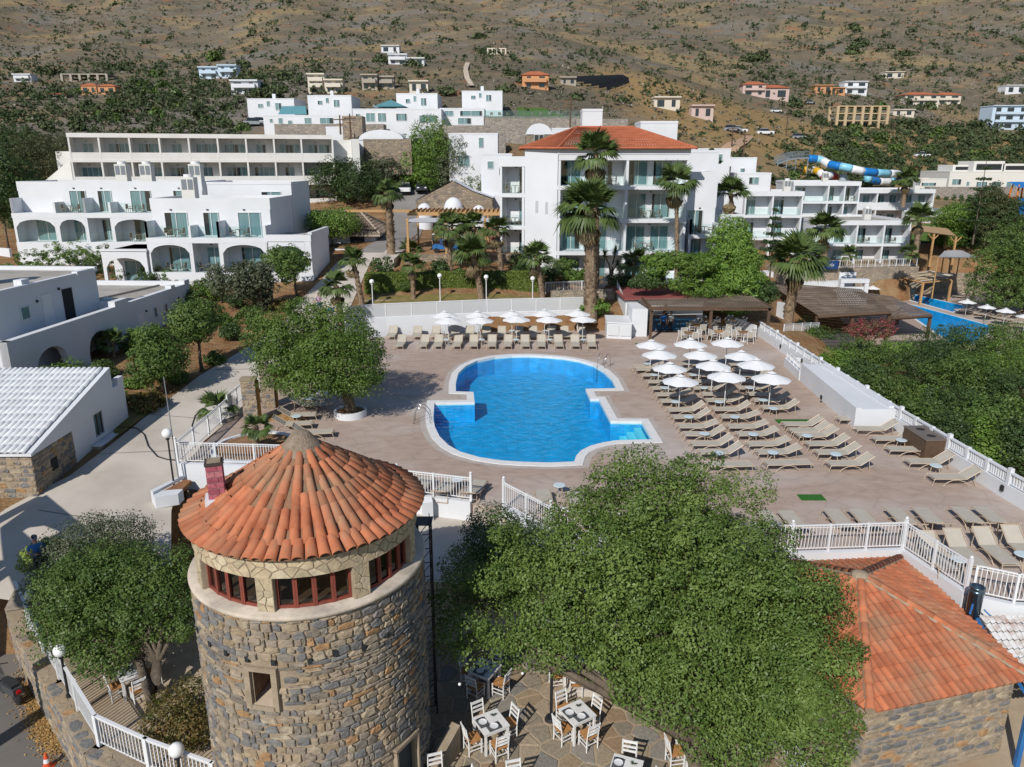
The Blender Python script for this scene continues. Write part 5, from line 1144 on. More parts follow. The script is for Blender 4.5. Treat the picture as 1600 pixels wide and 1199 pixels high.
def table_set(u, v, rz, who, chairs=(0,1,2,3), dressed=True, base=False):
    p = G(u, v, T_Z+(.0 if base else .75)); x, y = p[0], p[1]
    if not TBu[0]: TBu[0] = True; TB.location = (x, y, T_Z+.006); TB.rotation_euler = (0,0,rz); tag(TB, f'white square tavern table {who}')
    else: dup(TB, (x, y, T_Z+.006), rz, None, f'white square tavern table {who}')
    SD = ('deck side','pool side','tower side','road side')
    nm = {0: 'nearer-road chair', 1: 'second', 2: 'third', 3: 'fourth'}
    for k in chairs:
        a = rz+k*PI/2+R.uniform(-.08, .08); d = .52+R.uniform(-.04, .08); cx_, cy_ = x+d*math.sin(a), y-d*math.cos(a)
        side = 'camera' if False else ('near' if math.cos(a) > .7 else 'far' if math.cos(a) < -.7 else 'east' if math.sin(a) > 0 else 'west')
        chair(cx_, cy_, a+PI, f'white chair on the {dict(near="near", far="pool", east="tree", west="tower")[side]} side of the table {who}')
    if dressed:
        zt = T_Z+.757; c, s_ = math.cos(rz), math.sin(rz); g = lambda a, b: (x+a*c-b*s_, y+a*s_+b*c)
        for k, (a, b, r_) in enumerate(((-.02,-.22,0),(-.22,.08,PI/2))):
            q_ = g(a, b); ww = ('front','side')[k]
            for nme, me, dz, cat in (('placemat', PMm, 0, 'placemat'), ('plate', PLm, .005, 'plate'), ('cutlery', CUm, .005, 'cutlery')):
                off = (.16, 0) if nme == 'cutlery' else (0, 0); oo = (q_[0]+off[0]*math.cos(rz+r_), q_[1]+off[0]*math.sin(rz+r_))
                tag(link(nme, me, None, (oo[0], oo[1], zt+dz), rz+r_), {'placemat': f'grey placemat at the {ww} place of the table {who}', 'plate': f'white plate at the {ww} place of the table {who}', 'cutlery': f'knife and fork at the {ww} place of the table {who}'}[nme], cat, {'placemat': 'grey placemats', 'plate': 'white plates', 'cutlery': 'cutlery sets'}[nme])
        q_ = g(.17, .17); tag(link('olive_sprig', SPm, None, (q_[0], q_[1], zt), rz), f'little olive sprig on the table {who}', 'sprig', 'olive sprigs on tables')
table_set(757, 1044, -.52, 'half in tower shade'); table_set(767, 1128, .52, 'by the lamp post'); table_set(902, 1113, .55, 'right of the lamp post'.replace('right of', 'touching'))
table_set(897, 1037, .1, 'behind the lamp post', dressed=False); table_set(978, 1200, -.35, 'under the big tree', (0,1,2)); table_set(690, 1222, .3, 'below the stub wall', (2,1,3), False)
table_set(815, 1232, .3, 'below the lamp post', (1,2,3), False); table_set(1085, 1155, .2, 'behind the big tree trunk', (1,3), False); table_set(205, 1048, .7, 'by the road railing', (0,1,2,3), False); table_set(150, 975, .7, 'hidden by leaves', (0,2), False)
table_set(845, 955, .2, 'deep in tree shade', (0,1,3), False)
# wedge wall at the tower foot, terrace railing under the big tree, shaded blue rimmed basin
mb = MB(); mb.f([(-2.6,15.9,-3),(-1.7,17.75,-3),(-1.7,17.75,-2.1),(-2.6,15.9,-2.7)]).f([(-2.35,15.75,-3),(-1.45,17.6,-3),(-1.45,17.6,-2.1),(-2.35,15.75,-2.7)][::-1]).f([(-2.6,15.9,-2.7),(-1.7,17.75,-2.1),(-1.45,17.6,-2.1),(-2.35,15.75,-2.7)]).f([(-1.7,17.75,-3),(-1.45,17.6,-3),(-1.45,17.6,-2.1),(-1.7,17.75,-2.1)])
solo('stub_wall', mb, M_mortar, 'sloping stone stub wall at the foot of the tower door', 'wall')
railing('white slatted railing end under the big tree at the terrace corner', [G(1165,1180,-3),G(1215,1165,-3),G(1250,1230,-3)], 1.0, 1.5, .14)
bs = thing('round_basin', 'round basin with a blue painted rim in the shade behind the tower', 'basin', G(722,880,-2.2))
mb = MB(); mb.lathe([(1.3,-.8),(1.3,.25),(1.05,.25),(1.05,.1)], n=28); part('rim', mb, pm('bright_blue_rim', (0.03,0.28,0.55), (0.05,0.35,0.6), rough=.6), bs); mb = MB(); mb.lathe([(.001,.12),(1.06,.1)], n=24); part('bed', mb, pm('rust_bed', (0.20,0.07,0.045), rough=.9), bs)
# ------------------------------------------------------------------ vegetation
LG_big = leafmat('carob_leaf', (0.055,0.105,0.018), (0.165,0.235,0.055)); LG_fic = leafmat('ficus_leaf', (0.075,0.15,0.02), (0.17,0.26,0.05))
LG_mid = leafmat('garden_leaf', (0.055,0.11,0.022), (0.135,0.20,0.045)); LG_bri = leafmat('bright_leaf', (0.085,0.17,0.025), (0.18,0.28,0.05))
LG_oli = leafmat('olive_leaf', (0.085,0.11,0.055), (0.15,0.175,0.10)); LG_dark = leafmat('dark_leaf', (0.035,0.07,0.02), (0.085,0.135,0.04))
LG_pine = leafmat('pine_leaf', (0.05,0.065,0.022), (0.10,0.11,0.045)); LG_scr = leafmat('scrub_leaf', (0.045,0.068,0.026), (0.10,0.125,0.05), rough=.7, trans=.15)
LG_hedge = leafmat('hedge_leaf', (0.13,0.185,0.03), (0.24,0.31,0.06)); LG_pink = leafmat('bougainvillea_leaf', (0.38,0.05,0.09), (0.10,0.13,0.05))
LG_aut = leafmat('mixed_leaf', (0.07,0.11,0.02), (0.24,0.15,0.05))
def leafcloud(blobs, n, ls, seed, clump=26, cr=.2, shell=.62, sp=1.25):
    """leaf sized folded faces gathered in clumps through the outer shell of each lobe"""
    g = np.random.default_rng(seed); B = np.array(blobs, float); wt = (B[:, 3]*B[:, 4]+B[:, 4]*B[:, 5]+B[:, 3]*B[:, 5]); wt /= wt.sum()
    m = max(4, n//clump); mc = m*3; bi = g.choice(len(B), mc, p=wt); d = g.normal(size=(mc, 3)); d /= np.linalg.norm(d, axis=1)[:, None]
    rad = shell+(1.08-shell)*g.random(mc)**.6; C = B[bi, :3]+d*B[bi, 3:]*rad[:, None]; keep = []
    dm = (cr*sp)**2
    for i in range(mc):
        if len(keep) >= m: break
        if not keep or ((C[keep]-C[i])**2).sum(1).min() > dm: keep.append(i)
    C, d, m = C[keep], d[keep], len(keep)
    li = np.repeat(np.arange(m), clump); k = len(li)
    out = d[li]
    lo = g.normal(size=(k, 3))+out*.5; lo /= np.linalg.norm(lo, axis=1)[:, None]; rc = (cr*1.75*(.55+.8*g.random(m)))[li][:, None]; P_ = C[li]+lo*rc*(.5+.6*g.random(k)[:, None]**.6)*np.array([1.1, 1.1, .8]); nr = out*.35+lo*.75+g.normal(size=(k, 3))*.5+np.array([0, 0, .4]); nr /= np.linalg.norm(nr, axis=1)[:, None]
    t = np.cross(nr, g.normal(size=(k, 3))); t /= np.linalg.norm(t, axis=1)[:, None]; b = np.cross(nr, t)
    L_ = ls*(.6+.8*g.random(k))[:, None]; W_ = L_*(.42+.2*g.random(k))[:, None]
    V = np.stack([P_-t*L_*.5, P_+b*W_*.5+nr*L_*.06, P_+t*L_*.5, P_-b*W_*.5+nr*L_*.06], 1).reshape(-1, 3)
    LAST[0] = np.repeat(g.random(m)[li]**1.2, 4).astype(np.float32)
    return V, np.arange(4*k).reshape(k, 4)
LAST = [None]
def toned(me):
    if LAST[0] is not None and len(LAST[0]) == len(me.vertices): me.attributes.new('tone', 'FLOAT', 'POINT').data.foreach_set('value', LAST[0])
    return me
def tree(name, label, base, blobs, n, ls, mat, seed=1, trunk_r=.2, cat='tree', group=None, clump=26, cr=.2, bark=None, stems=1, shell=.62, limbs=8, reach=.8):
    """tapered trunk with limbs to the lobes of the crown; blobs in world coordinates"""
    t = thing(name, label, cat, base, 0, group); b0 = Vector(base); rr = random.Random(seed); mb = MB(); B = [Vector(b[:3])-b0 for b in blobs]
    cen = sum(B, Vector((0,0,0)))/len(B); low = min(b.z-c[5] for b, c in zip(B, blobs)); fork = Vector((cen.x*.12, cen.y*.12, max(.35, min(low+.3, cen.z*.5))))
    for s_ in range(stems):
        o = Vector((rr.uniform(-1, 1), rr.uniform(-1, 1), 0))*trunk_r*(0 if stems == 1 else 1.3); fk = fork+Vector((rr.uniform(-1, 1), rr.uniform(-1, 1), 0))*trunk_r*(0.0 if stems == 1 else 3.0)
        mid = o*.5+(o+fk)*.25+Vector((rr.uniform(-1, 1), rr.uniform(-1, 1), 0))*trunk_r*.5; mid.z = fk.z*.5
        mb.tube([o+Vector((0,0,-.15)), mid, fk], [trunk_r*1.25, trunk_r, trunk_r*.8], 8)
        for c in B[s_::stems][:limbs]:
            m_ = fk.lerp(c, .5)+Vector((rr.uniform(-.3,.3), rr.uniform(-.3,.3), rr.uniform(-.1,.3)))*min(1, c.length*.1); mb.tube([fk, m_, fk.lerp(c, reach)], [trunk_r*.62, trunk_r*.4, trunk_r*.16], 6)
    part('trunk', mb, bark or M_bark, t, True)
    V, F = leafcloud([(*(Vector(b[:3])-b0), *b[3:]) for b in blobs], n, ls, seed, clump, cr, shell); link('crown', toned(mesh_np('crown', V, F, mat)), t); return t
def pxblobs(L, sq=.85): return [(*D(u, v, y), r, r, r*sq) for u, v, y, r in L]
tree('carob_tree', 'huge dense green tree over the terrace between the tower and the stone house', G(1100,1225,-3), pxblobs([(1000,785,20.2,1.35),(930,850,19.6,1.4),(1065,815,20.0,1.45),(1000,890,19.0,1.7),(1100,890,19.2,1.7),(1160,860,19.6,1.2),(1190,940,18.6,1.6),(1080,985,18.2,1.8),(985,985,18.2,1.35),(1180,1040,17.6,1.6),(1250,945,18.5,1.15),(1235,1095,17.0,1.3),(1085,1065,17.3,1.15),(1275,1145,16.5,.85),(1160,1115,16.9,1.05),(1255,1020,17.6,1.2),(1300,1120,16.6,.5),
 (870,900,19.4,1.05),(860,945,19.0,.95),(795,905,19.7,.85),(820,985,18.8,.7),(745,950,19.2,.65),(765,1005,18.7,.5),(705,965,19.1,.4),(735,885,20.2,.55),(790,850,20.6,.7),(850,1005,18.6,.62),(690,935,19.4,.3),(905,800,20.2,.7),(1000,725,20.8,.5),(950,735,20.6,.35),(1060,730,20.6,.4),(1110,745,20.4,.55),(1170,770,20.2,.5),(1020,1050,17.6,.7),(940,1040,18,.6),(1030,1090,17.2,.55),(985,1075,17.4,.5),(1120,1150,16.7,.7),(905,1000,18.3,.7),(720,1000,19,.45),(850,880,20,.8)]),
 200000, .09, LG_big, 3, .24, 'tree', clump=215, cr=.25, stems=3, limbs=14, reach=.7, shell=.55)
tree('deck_tree', 'round many stemmed tree in the white ring planter on the pool deck', G(549,648,.2), pxblobs([(440,528,38.4,1.5),(482,508,39.6,1.4),(528,516,39.2,1.4),(558,545,38.4,1.2),(512,560,37.6,1.6),(452,562,37.6,1.4),(550,582,37.4,1.2),(572,572,38.6,.8),(420,552,38.4,.85),(492,586,37,1.15),(530,592,37.2,.9),(440,590,37.4,.85),(565,598,37.8,.5),(470,600,37,.7)]), 56000, .12, LG_fic, 8, .15, 'tree', clump=130, cr=.30, stems=4, limbs=4)
tree('garden_tree', 'green leaning tree beside the tower over the road railing tables', G(232,1105,-3), pxblobs([(130,915,22,1.15),(190,905,22,1.1),(95,925,22.4,.85),(235,900,22,.8),(265,935,21.6,.8),(140,980,20.9,1.0),(200,955,21.1,.9),(172,1022,20.1,.7),(230,968,21.1,.75),(284,880,22,.5),(286,972,21.2,.5),(110,985,21,.7),(75,975,21.6,.5),(160,880,22.8,.8)]), 58000, .09, LG_mid, 5, .17, 'tree', clump=130, cr=.22, stems=2, limbs=8)
tree('olive_tree', 'grey green olive tree standing behind the leaning tree near the path', G(150,985,-2.6), pxblobs([(150,850,24.2,1.05),(196,845,24.4,.85),(100,862,24.2,.8),(125,890,23.6,.9),(75,895,23.8,.6),(180,880,23.6,.7)]), 26000, .08, LG_oli, 6, .14, 'tree', clump=70, cr=.2)
tree('conical_shrub', 'dark shrub behind the basin in the shade of the big tree', G(785,905,-1.6), pxblobs([(775,835,22.4,.95),(800,865,22,.95),(755,875,22,.85),(825,840,22.4,.7),(740,910,21.4,.8),(780,920,21.4,.8)]), 24000, .08, LG_dark, 12, .08, 'shrub', clump=60, cr=.18)
tree('flowering_shrub', 'round shrub with yellowing leaves at the foot of the stone tower', G(285,1165,-3), pxblobs([(275,1115,18.4,.75),(300,1090,18.8,.6),(255,1130,18.1,.55),(300,1140,17.9,.6)]), 9000, .085, LG_aut, 9, .06, 'shrub', clump=22, cr=.12)
tree('dwarf_pine', 'small yellow green pine like shrub beside the man in blue', G(55,925,-1.4), [(*D(60,865,24.6), .45,.45,.3),(*D(45,880,24.4), .3,.3,.22),(*D(75,855,24.7), .4,.4,.25)], 3500, .1, LG_hedge, 10, .04, 'shrub', clump=24, cr=.1)
# garden trees on the left, each with its base, crown centre and crown size in the photograph
def gtree(name, label, base, crown, wpx, hpx, n, ls, mat, seed, cat='tree', group=None, tr=.11, lobes=7, y=None, flatbase=None, **k):
    n = int(n*1.3); k.setdefault('clump', 44); k['cr'] = k.get('cr', .2)*1.05
    b = GT(*base) if flatbase is None else G(*base, flatbase); yy = b[1] if y is None else y; c = D(*crown, yy); kx = FPX/math.hypot(yy, CAMH-c[2])*.98; rx, rz_ = wpx/2/kx, hpx/2/kx; rr = random.Random(seed); bl = []
    for i in range(lobes):
        a = 2*PI*i/lobes+rr.uniform(-.3, .3); q = rr.uniform(.38, .58); f = rr.uniform(.42, .6)
        bl.append((c[0]+rx*q*math.cos(a), c[1]+rx*q*math.sin(a), c[2]+rz_*rr.uniform(-.45, .45), rx*f, rx*f, rz_*rr.uniform(.45, .62)))
    bl.append((c[0], c[1], c[2]+rz_*.25, rx*.6, rx*.6, rz_*.72))
    return tree(name, label, b, bl, n, ls, mat, seed, tr, cat, group, **k)
for a in (('garden_tree','leafy tree nearest the white annex beside the path',(256,614),(245,556),82,88,9000,.16,LG_mid,21),('garden_tree','leafy tree leaning over the path above the annex tree',(316,580),(308,510),78,80,8500,.16,LG_mid,22),
 ('garden_tree','small flat crowned tree by the arched niche',(118,612),(108,583),58,34,4000,.13,LG_bri,23),('garden_tree','round crowned tree in the middle of the left garden',(412,492),(392,447),64,74,6500,.18,LG_oli,24),('garden_tree','narrow round tree left of the garden middle',(346,474),(344,440),34,50,3000,.17,LG_oli,25),
 ('garden_tree','dark leafy tree in front of the white apartment corner',(464,462),(452,415),66,58,6500,.18,LG_mid,26),('garden_tree','slim olive tree between path and round garden tree',(428,484),(412,440),34,60,2600,.16,LG_oli,27)): gtree(*a, 'tree')
for i, (u, v, w_, h_, m_, lab) in enumerate(((392,498,48,38,LG_mid,'rounded shrub beside the upper path bend'),(361,520,30,28,LG_dark,'dark ball shrub by the path edge'),(226,626,60,26,LG_aut,'low brownish shrub along the path by the annex'),(140,624,40,16,LG_mid,'low shrub next to the annex roof'),(160,578,36,26,LG_mid,'shrub below the arched niche'),
 (211,532,32,36,LG_bri,'light green ball shrub against the long white wall'),(245,526,34,30,LG_bri,'light green shrub beside the ball shrub'),(259,432,32,24,LG_mid,'clipped ball shrub below the apartment arch'),(232,432,44,30,LG_dark,'dark shrub next to the clipped ball shrub'),(318,452,50,30,LG_mid,'spreading shrub under the narrow tree'),(188,622,16,16,LG_bri,'tiny bright shrub in the bare soil'),(300,470,36,30,LG_mid,'shrub at the end of the long white building'),(480,398,20,18,LG_dark,'small shrub at the white apartment corner'),
 (60,408,90,44,LG_mid,'wide bush before the shaded apartment wing'),(110,398,70,46,LG_bri,'bright bush before the shaded apartment wing'),(160,405,70,44,LG_mid,'bush next to the arched garden room'),(200,424,50,24,LG_dark,'low dark bush above the flat roof'),(30,425,60,30,LG_bri,'low bright bush above the flat roof unit'),(130,425,80,22,LG_dark,'low hedge like bush over the flat roof'))):
    gtree('garden_shrub', lab, (u, v+h_*.45), (u, v), w_, h_, 2600, .15, m_, 40+i, 'shrub', 'garden shrubs', .05, 5, cr=.13)
# far left dark trees, trees behind the apartments and the eucalyptus group
for a in (('dark_pine','tall dark tree at the left edge above the bushes',(14,392),(10,300),90,130,16000,.24,LG_dark,61),('dark_pine','dark tree with brownish crown left of the long terraced building',(70,330),(62,275),100,120,16000,.24,LG_pine,62),('dark_pine','feathery dark tree beside the white terraced end wall',(105,300),(100,255),70,90,9000,.24,LG_pine,63),('dark_pine','dark low tree under the two left pines',(40,350),(55,330),100,60,9000,.24,LG_dark,64),('dark_pine','distant dark tree at the left edge of the slope',(20,250),(25,235),80,70,9000,.3,LG_dark,65),
 ('evergreen_tree','broad dark evergreen behind the brown tiled reception roof',(545,318),(545,285),110,66,12000,.26,LG_dark,66),('evergreen_tree','olive toned evergreen above the street bend',(590,305),(588,270),70,60,5000,.32,LG_oli,67),('evergreen_tree','dark evergreen at the end tower of the old building',(510,290),(520,265),60,50,4000,.32,LG_dark,68),
 ('eucalyptus_tree','tallest light green eucalyptus in the centre',(672,296),(672,242),64,110,15000,.22,LG_bri,69),('eucalyptus_tree','eucalyptus right beside the tallest one'.replace('right ','') ,(700,292),(706,262),64,84,12000,.22,LG_oli,70),('eucalyptus_tree','low eucalyptus behind the chapel bell arch',(738,292),(742,278),56,56,7000,.22,LG_mid,71),('eucalyptus_tree','slender eucalyptus with open crown above the chapel',(655,295),(650,262),44,90,8000,.22,LG_bri,72),
 ('terrace_bush','bush on the apartment roof line under the terraced building',(435,290),(435,272),46,36,3000,.28,LG_mid,73),('terrace_bush','spiky leaning shrub between the roof air units',(330,300),(328,258),36,44,1500,.3,LG_pine,74),('terrace_bush','greyish bush at the foot of the terraced building',(130,300),(120,268),60,36,3000,.28,LG_oli,75),('terrace_bush','bush behind the pair of roof air units',(280,285),(283,272),50,24,2600,.28,LG_mid,76),
 ('reception_bush','bright green bush hiding the reception wall',(520,385),(522,347),80,40,5500,.2,LG_bri,77)): gtree(*a, cat='tree', lobes=9, cr=.34, clump=40)
# right of the bar: ivy column, bright bushes, ravine, big trees
tree('ivy_tree', 'tall dense ivy clad tree in front of the balcony wing', D(1145,462,63), pxblobs([(1144,358,63,1.0),(1142,378,63,1.55),(1144,400,63,1.85),(1140,424,63,2.1),(1148,446,62.6,2.2),(1160,415,63,1.3),(1128,440,62.5,1.4)], 1), 42000, .17, LG_bri, 80, .2, 'tree', clump=60, cr=.25)
for i, a in enumerate(((1030,412,50,38,'bright bush at the stairs of the main hotel'),(1070,418,60,44,'bright bush under the slim palm'),(1098,415,40,36,'bright bush touching the ivy tree'),(1085,446,90,30,'low bush behind the bar roof'),(1190,462,50,50,'dark bush beside the bar roof end'),(1010,440,50,24,'dark low bush behind the red felt roof'))):
    gtree('bright_bush', a[4], (a[0], a[1]+a[3]*.5), (a[0], a[1]), a[2], a[3], 4500, .17, LG_bri if i < 4 else LG_dark, 90+i, 'shrub', 'bushes behind the bar', .07, 6, y=61.5, cr=.16)
rv = [(1300,548,70,50),(1345,560,80,60),(1400,560,90,66),(1450,570,90,70),(1500,590,100,80),(1560,580,110,90),(1340,600,70,56),(1390,615,90,70),(1440,640,90,76),(1500,650,110,90),(1560,660,110,90),(1300,578,60,44),(1470,690,70,50),(1420,665,60,44),(1530,700,70,40),(1480,545,90,70),(1540,540,110,80),(1590,540,100,80),(1590,620,90,90),(1270,540,50,34),(1255,525,40,24),(1590,700,50,60)]
for i, (u, v, w_, h_) in enumerate(rv):
    zz = (-2.6 if v < 570 else -1.8)+.5*math.sin(i*2.1); c = G(u, v, zz); y_ = c[1]; b = (c[0], c[1], -5.6)
    kx = FPX/math.hypot(y_, CAMH-zz)*.98; rx, rz_ = w_/2/kx*1.1, max(h_/2/kx, 1.6); rr = random.Random(100+i)
    bl = [(c[0]+rx*.5*math.cos(a_), c[1]+rx*.5*math.sin(a_), zz+rr.uniform(-.5, .3), rx*rr.uniform(.45,.62), rx*rr.uniform(.45,.62), rz_*rr.uniform(.6,.85)) for a_ in (0.3,1.4,2.6,3.7,4.9,5.8)]+[(c[0], c[1], zz+.3, rx*.6, rx*.6, rz_*.8)]
    tree('ravine_tree', f'{("dense dark","mid green","olive toned")[i%3]} tree in the ravine beyond the boundary wall, {ORD[i]} of the thicket', b, bl, 10000, .16, (LG_dark, LG_mid, LG_bri)[i % 3], 100+i, .12, 'tree', 'ravine thicket', 50, .24, limbs=4)
tree('bougainvillea', 'pink flowering bougainvillea beside the dark pergola roof', (lambda p: (p[0], p[1], -5.6))(G(1363,520,-3)), [(*G(1350,515,-2.6), 1.3,1.0,.9),(*G(1380,514,-2.6), 1.3,1.0,.9),(*G(1335,520,-3), .9,.9,.8)], 5000, .15, LG_pink, 140, .08, 'shrub', cr=.16)
for i, a in enumerate((((1580,460),(1575,405),104,116,'big round tree by the far pool',LG_mid,93),((1610,460),(1612,412),90,80,'edge tree shading the far pool loungers',LG_dark,96),((1525,385),(1525,345),60,80,'dense tree behind the pergola lawn',LG_dark,120),((1480,375),(1490,345),56,50,'bright tree over the lawn pergola',LG_bri,119),((1585,360),(1580,345),60,70,'dark tree near the orange slide',LG_dark,117),((1545,370),(1550,330),50,80,'brown toned pine near the orange slide',LG_pine,118))):
    z_ = -5.4 if i < 2 else -.6; c = D(*a[1], a[6])
    b = (c[0], c[1], z_); kx = FPX/math.hypot(a[6], CAMH-c[2]); rx, rz_ = a[2]/2/kx, max(a[3]/2/kx, (c[2]-z_)*.5); rr = random.Random(150+i)
    bl = [(c[0]+rx*.5*math.cos(q), c[1]+rx*.5*math.sin(q), c[2]+rz_*rr.uniform(-.5, .4), rx*.55, rx*.55, rz_*.6) for q in (.2,1.2,2.3,3.4,4.4,5.4)]+[(c[0], c[1], c[2]+rz_*.3, rx*.6, rx*.6, rz_*.7)]+[(c[0]+rx*.4*math.cos(q), c[1]+rx*.4*math.sin(q), (c[2]+z_)/2, rx*.6, rx*.6, rz_*.5) for q in (.5,2.6,4.4)]
    tree('large_tree', a[4], b, bl, 22000, .22, a[5], 150+i, .2, 'tree', 'trees by the far pool', cr=.24, limbs=6)
# the clipped hedge
hp = [GT(571,460), GT(848,457)]; hd = thing('clipped_hedge', 'long clipped green hedge behind the glass screen and palms', 'hedge', hp[0])
d = np.array(hp[1][:2])-np.array(hp[0][:2]); L_ = float(np.linalg.norm(d)); hd.rotation_euler = (0,0,math.atan2(d[1], d[0])); g = np.random.default_rng(77); n = 52000
fs = g.random(n); P_ = np.stack([g.random(n)*L_, np.where(fs < .5, -.0+g.normal(size=n)*.04, g.random(n)*1.3), np.where(fs < .5, g.random(n)*1.6, 1.6+g.normal(size=n)*.05)], 1)
nr = np.where((fs < .5)[:, None], [0, -1, .3], [0, -.1, 1])+g.normal(size=(n, 3))*.6; nr /= np.linalg.norm(nr, axis=1)[:, None]; t = np.cross(nr, g.normal(size=(n, 3))); t /= np.linalg.norm(t, axis=1)[:, None]; b = np.cross(nr, t); s_ = .1
link('foliage', mesh_np('foliage', np.stack([P_-t*s_, P_+b*s_*.55, P_+t*s_, P_-b*s_*.55], 1).reshape(-1, 3), np.arange(4*n).reshape(n, 4), LG_hedge), hd)
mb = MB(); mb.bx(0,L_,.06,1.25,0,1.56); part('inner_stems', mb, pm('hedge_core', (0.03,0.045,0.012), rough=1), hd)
p0, p1 = GT(566,472), GT(856,471); lowwall('garden_wall', 'low stone kerb wall along the foot of the clipped hedge', [p0, p1], 1.0, 1.95, .3, rubble_far('pale_stone_wall', [(.30,.25,.19),(.40,.33,.25),(.22,.2,.17),(.44,.36,.26)], 3.2, (.42,.36,.28)))
# ------------------------------------------------------------------ palms
def frond_mesh(name, mat, droop, dead=False):
    mb = MB(); rr = random.Random(name); n = 15; pet = .42; mb.f([(-.012,0,0),(.012,0,0),(.009,pet,.03),(-.009,pet,.03)])
    for i in range(n):
        a = (i/(n-1)-.5)*2*(1.25 if not dead else .5); l = .58*(1-.22*abs(a)/1.25)*rr.uniform(.9, 1.05); w = .045; c, s_ = math.cos(a), math.sin(a)
        d1 = droop*rr.uniform(.7, 1.3); p = lambda r, q, z: (s_*r+c*q, pet+c*r-s_*q, z+.03)
        mb.f([p(.0,-.006,0), p(l*.55,-w,.02-.02*abs(a)), p(l,-.0,-d1*l), p(l*.55,w,.02-.02*abs(a))])
    return mb.mesh('frond', mat)
LG_palm = leafmat('palm_leaf', (0.075,0.12,0.03), (0.13,0.17,0.055), rough=.45, trans=.15); LG_pdead = leafmat('dry_palm_leaf', (0.23,0.17,0.09), (0.33,0.25,0.14), rough=.8, trans=.1)
FR = [frond_mesh('a', LG_palm, .18), frond_mesh('b', LG_palm, .5), frond_mesh('c', LG_pdead, .6, True)]
def palm(label, base, crown, rpx, y=None, tr=.2, n=30, dead=6, z=None, lean=True, name='fan_palm', group='fan palms', up=.35):
    b = GT(*base) if z is None else G(*base, z)
    if y is not None: c_ = D(*base, y); b = (c_[0], y, c_[2])
    c = D(*crown, b[1]); k = FPX/math.hypot(b[1], CAMH-c[2]); fl_ = rpx/k*1.42; t = thing(name, label, 'palm', b, 0, group); top = Vector(c)-Vector(b); rr = random.Random(int(base[0]*7+base[1]))
    mb = MB(); H = top.length; m = max(6, int(H/.35)); pts = [Vector((top.x*(i/m)**1.4, top.y*(i/m)**1.4, top.z*i/m)) for i in range(m+1)]
    mb.tube([Vector((0,0,-.2))]+pts, [tr*1.35]+[tr*(1.2-.35*i/m+rr.uniform(-.03,.05)) for i in range(m+1)], 9)
    for i in range(int(m*9)):                        # old leaf bases
        f = rr.uniform(.12, 1); p = pts[min(int(f*m), m-1)].lerp(pts[min(int(f*m)+1, m)], f*m-int(f*m)); a = rr.uniform(0, 2*PI); r0 = tr*(1.2-.35*f); d_ = Vector((math.cos(a), math.sin(a), 0)); s_ = Vector((-math.sin(a), math.cos(a), 0)); w = tr*.42
        q = p+d_*r0*.92; mb.f([q-s_*w, q+s_*w, q+s_*w*.5+d_*tr*.5+Vector((0,0,tr*.8)), q-s_*w*.5+d_*tr*.5+Vector((0,0,tr*.8))])
    part('trunk', mb, M_pbark, t)
    for i in range(n+dead):
        dd = i >= n; a = i*2.399+rr.uniform(-.25,.25); el = (rr.uniform(-.45, 1.3) if not dd else rr.uniform(-1.45, -.9)); el = el if dd else el+up*.3
        me = FR[2] if dd else (FR[0] if el > .35 else FR[1]); s_ = fl_*(rr.uniform(.85, 1.1) if not dd else .8)
        link('frond', me, t, tuple(top+Vector((0,0,-.1 if not dd else -.3))), rot=(el, rr.uniform(-.25,.25), a), sc=s_)
    return t
palm('thick trunked palm beside the reception lawn and street', (612,404), (606,303), 20, tr=.36, dead=2)
palm('leaning palm at the left end of the hedge', (566,482), (551,407), 20, tr=.2); palm('leaning palm where the path meets the hedge', (534,514), (525,447), 23, tr=.18)
palm('short palm in front of the hedge, between path and screen lamp', (646,468), (644,412), 18, tr=.18); palm('palm before the hedge middle with spreading fronds', (752,469), (738,397), 28, tr=.24)
palm('palm before the hedge end near the white railing', (848,472), (838,402), 22, tr=.22); palm('palm behind the hedge in front of the wooden pergola', (704,426), (700,357), 23, tr=.2)
palm('palm shading the parked utility cart', (722,418), (722,352), 17, tr=.18, dead=0); palm('palm behind the hedge at the pergola middle', (742,420), (740,352), 19, tr=.18, dead=0); palm('palm near the two people under the pergola', (783,428), (777,360), 20, tr=.2)
palm('massive tall palm in front of the hotel balconies', (923,500), (921,330), 42, tr=.42, n=46, dead=16, up=.0); palm('tallest palm reaching the red hotel roof', (932,452), (931,243), 31, y=67, tr=.2, n=34, dead=14)
palm('slim tall palm between the hotel and its side wing', (1057,432), (1056,288), 28, y=67, tr=.17, n=32, dead=14); palm('palm rising above the ivy tree', (1143,380), (1142,303), 23, y=78, tr=.22)
palm('dark trunked palm in front of the far balcony block', (1287,412), (1289,360), 26, y=104, tr=.4, n=34, dead=4); palm('stout palm before the dark pergola roof', (1231,505), (1245,408), 38, y=66, tr=.36, n=40, dead=6)
palm('palm at the end of the far balcony block', (1431,392), (1437,340), 21, y=104, tr=.3); palm('palm in front of the water slides', (1411,322), (1415,281), 17, y=128, tr=.3)
palm('small palm in the white ringed bed', (402,702), (400,668), 21, z=.1, tr=.13, n=26, dead=0); palm('young palm bending over the path railing', (334,664), (338,640), 26, tr=.1, n=16, dead=0, up=0); palm('low palm beside the long shaded wall', (178,558), (176,533), 20, tr=.1, n=22, dead=0)
palm('low palm under the hedge palms', (745,425), (748,402), 16, tr=.12, n=18, dead=0); palm('low palm at the street corner', (632,404), (640,392), 18, tr=.12, n=16, dead=0); palm('low palm by the hotel stairs', (990,440), (990,410), 22, y=66, tr=.12, n=20, dead=0)
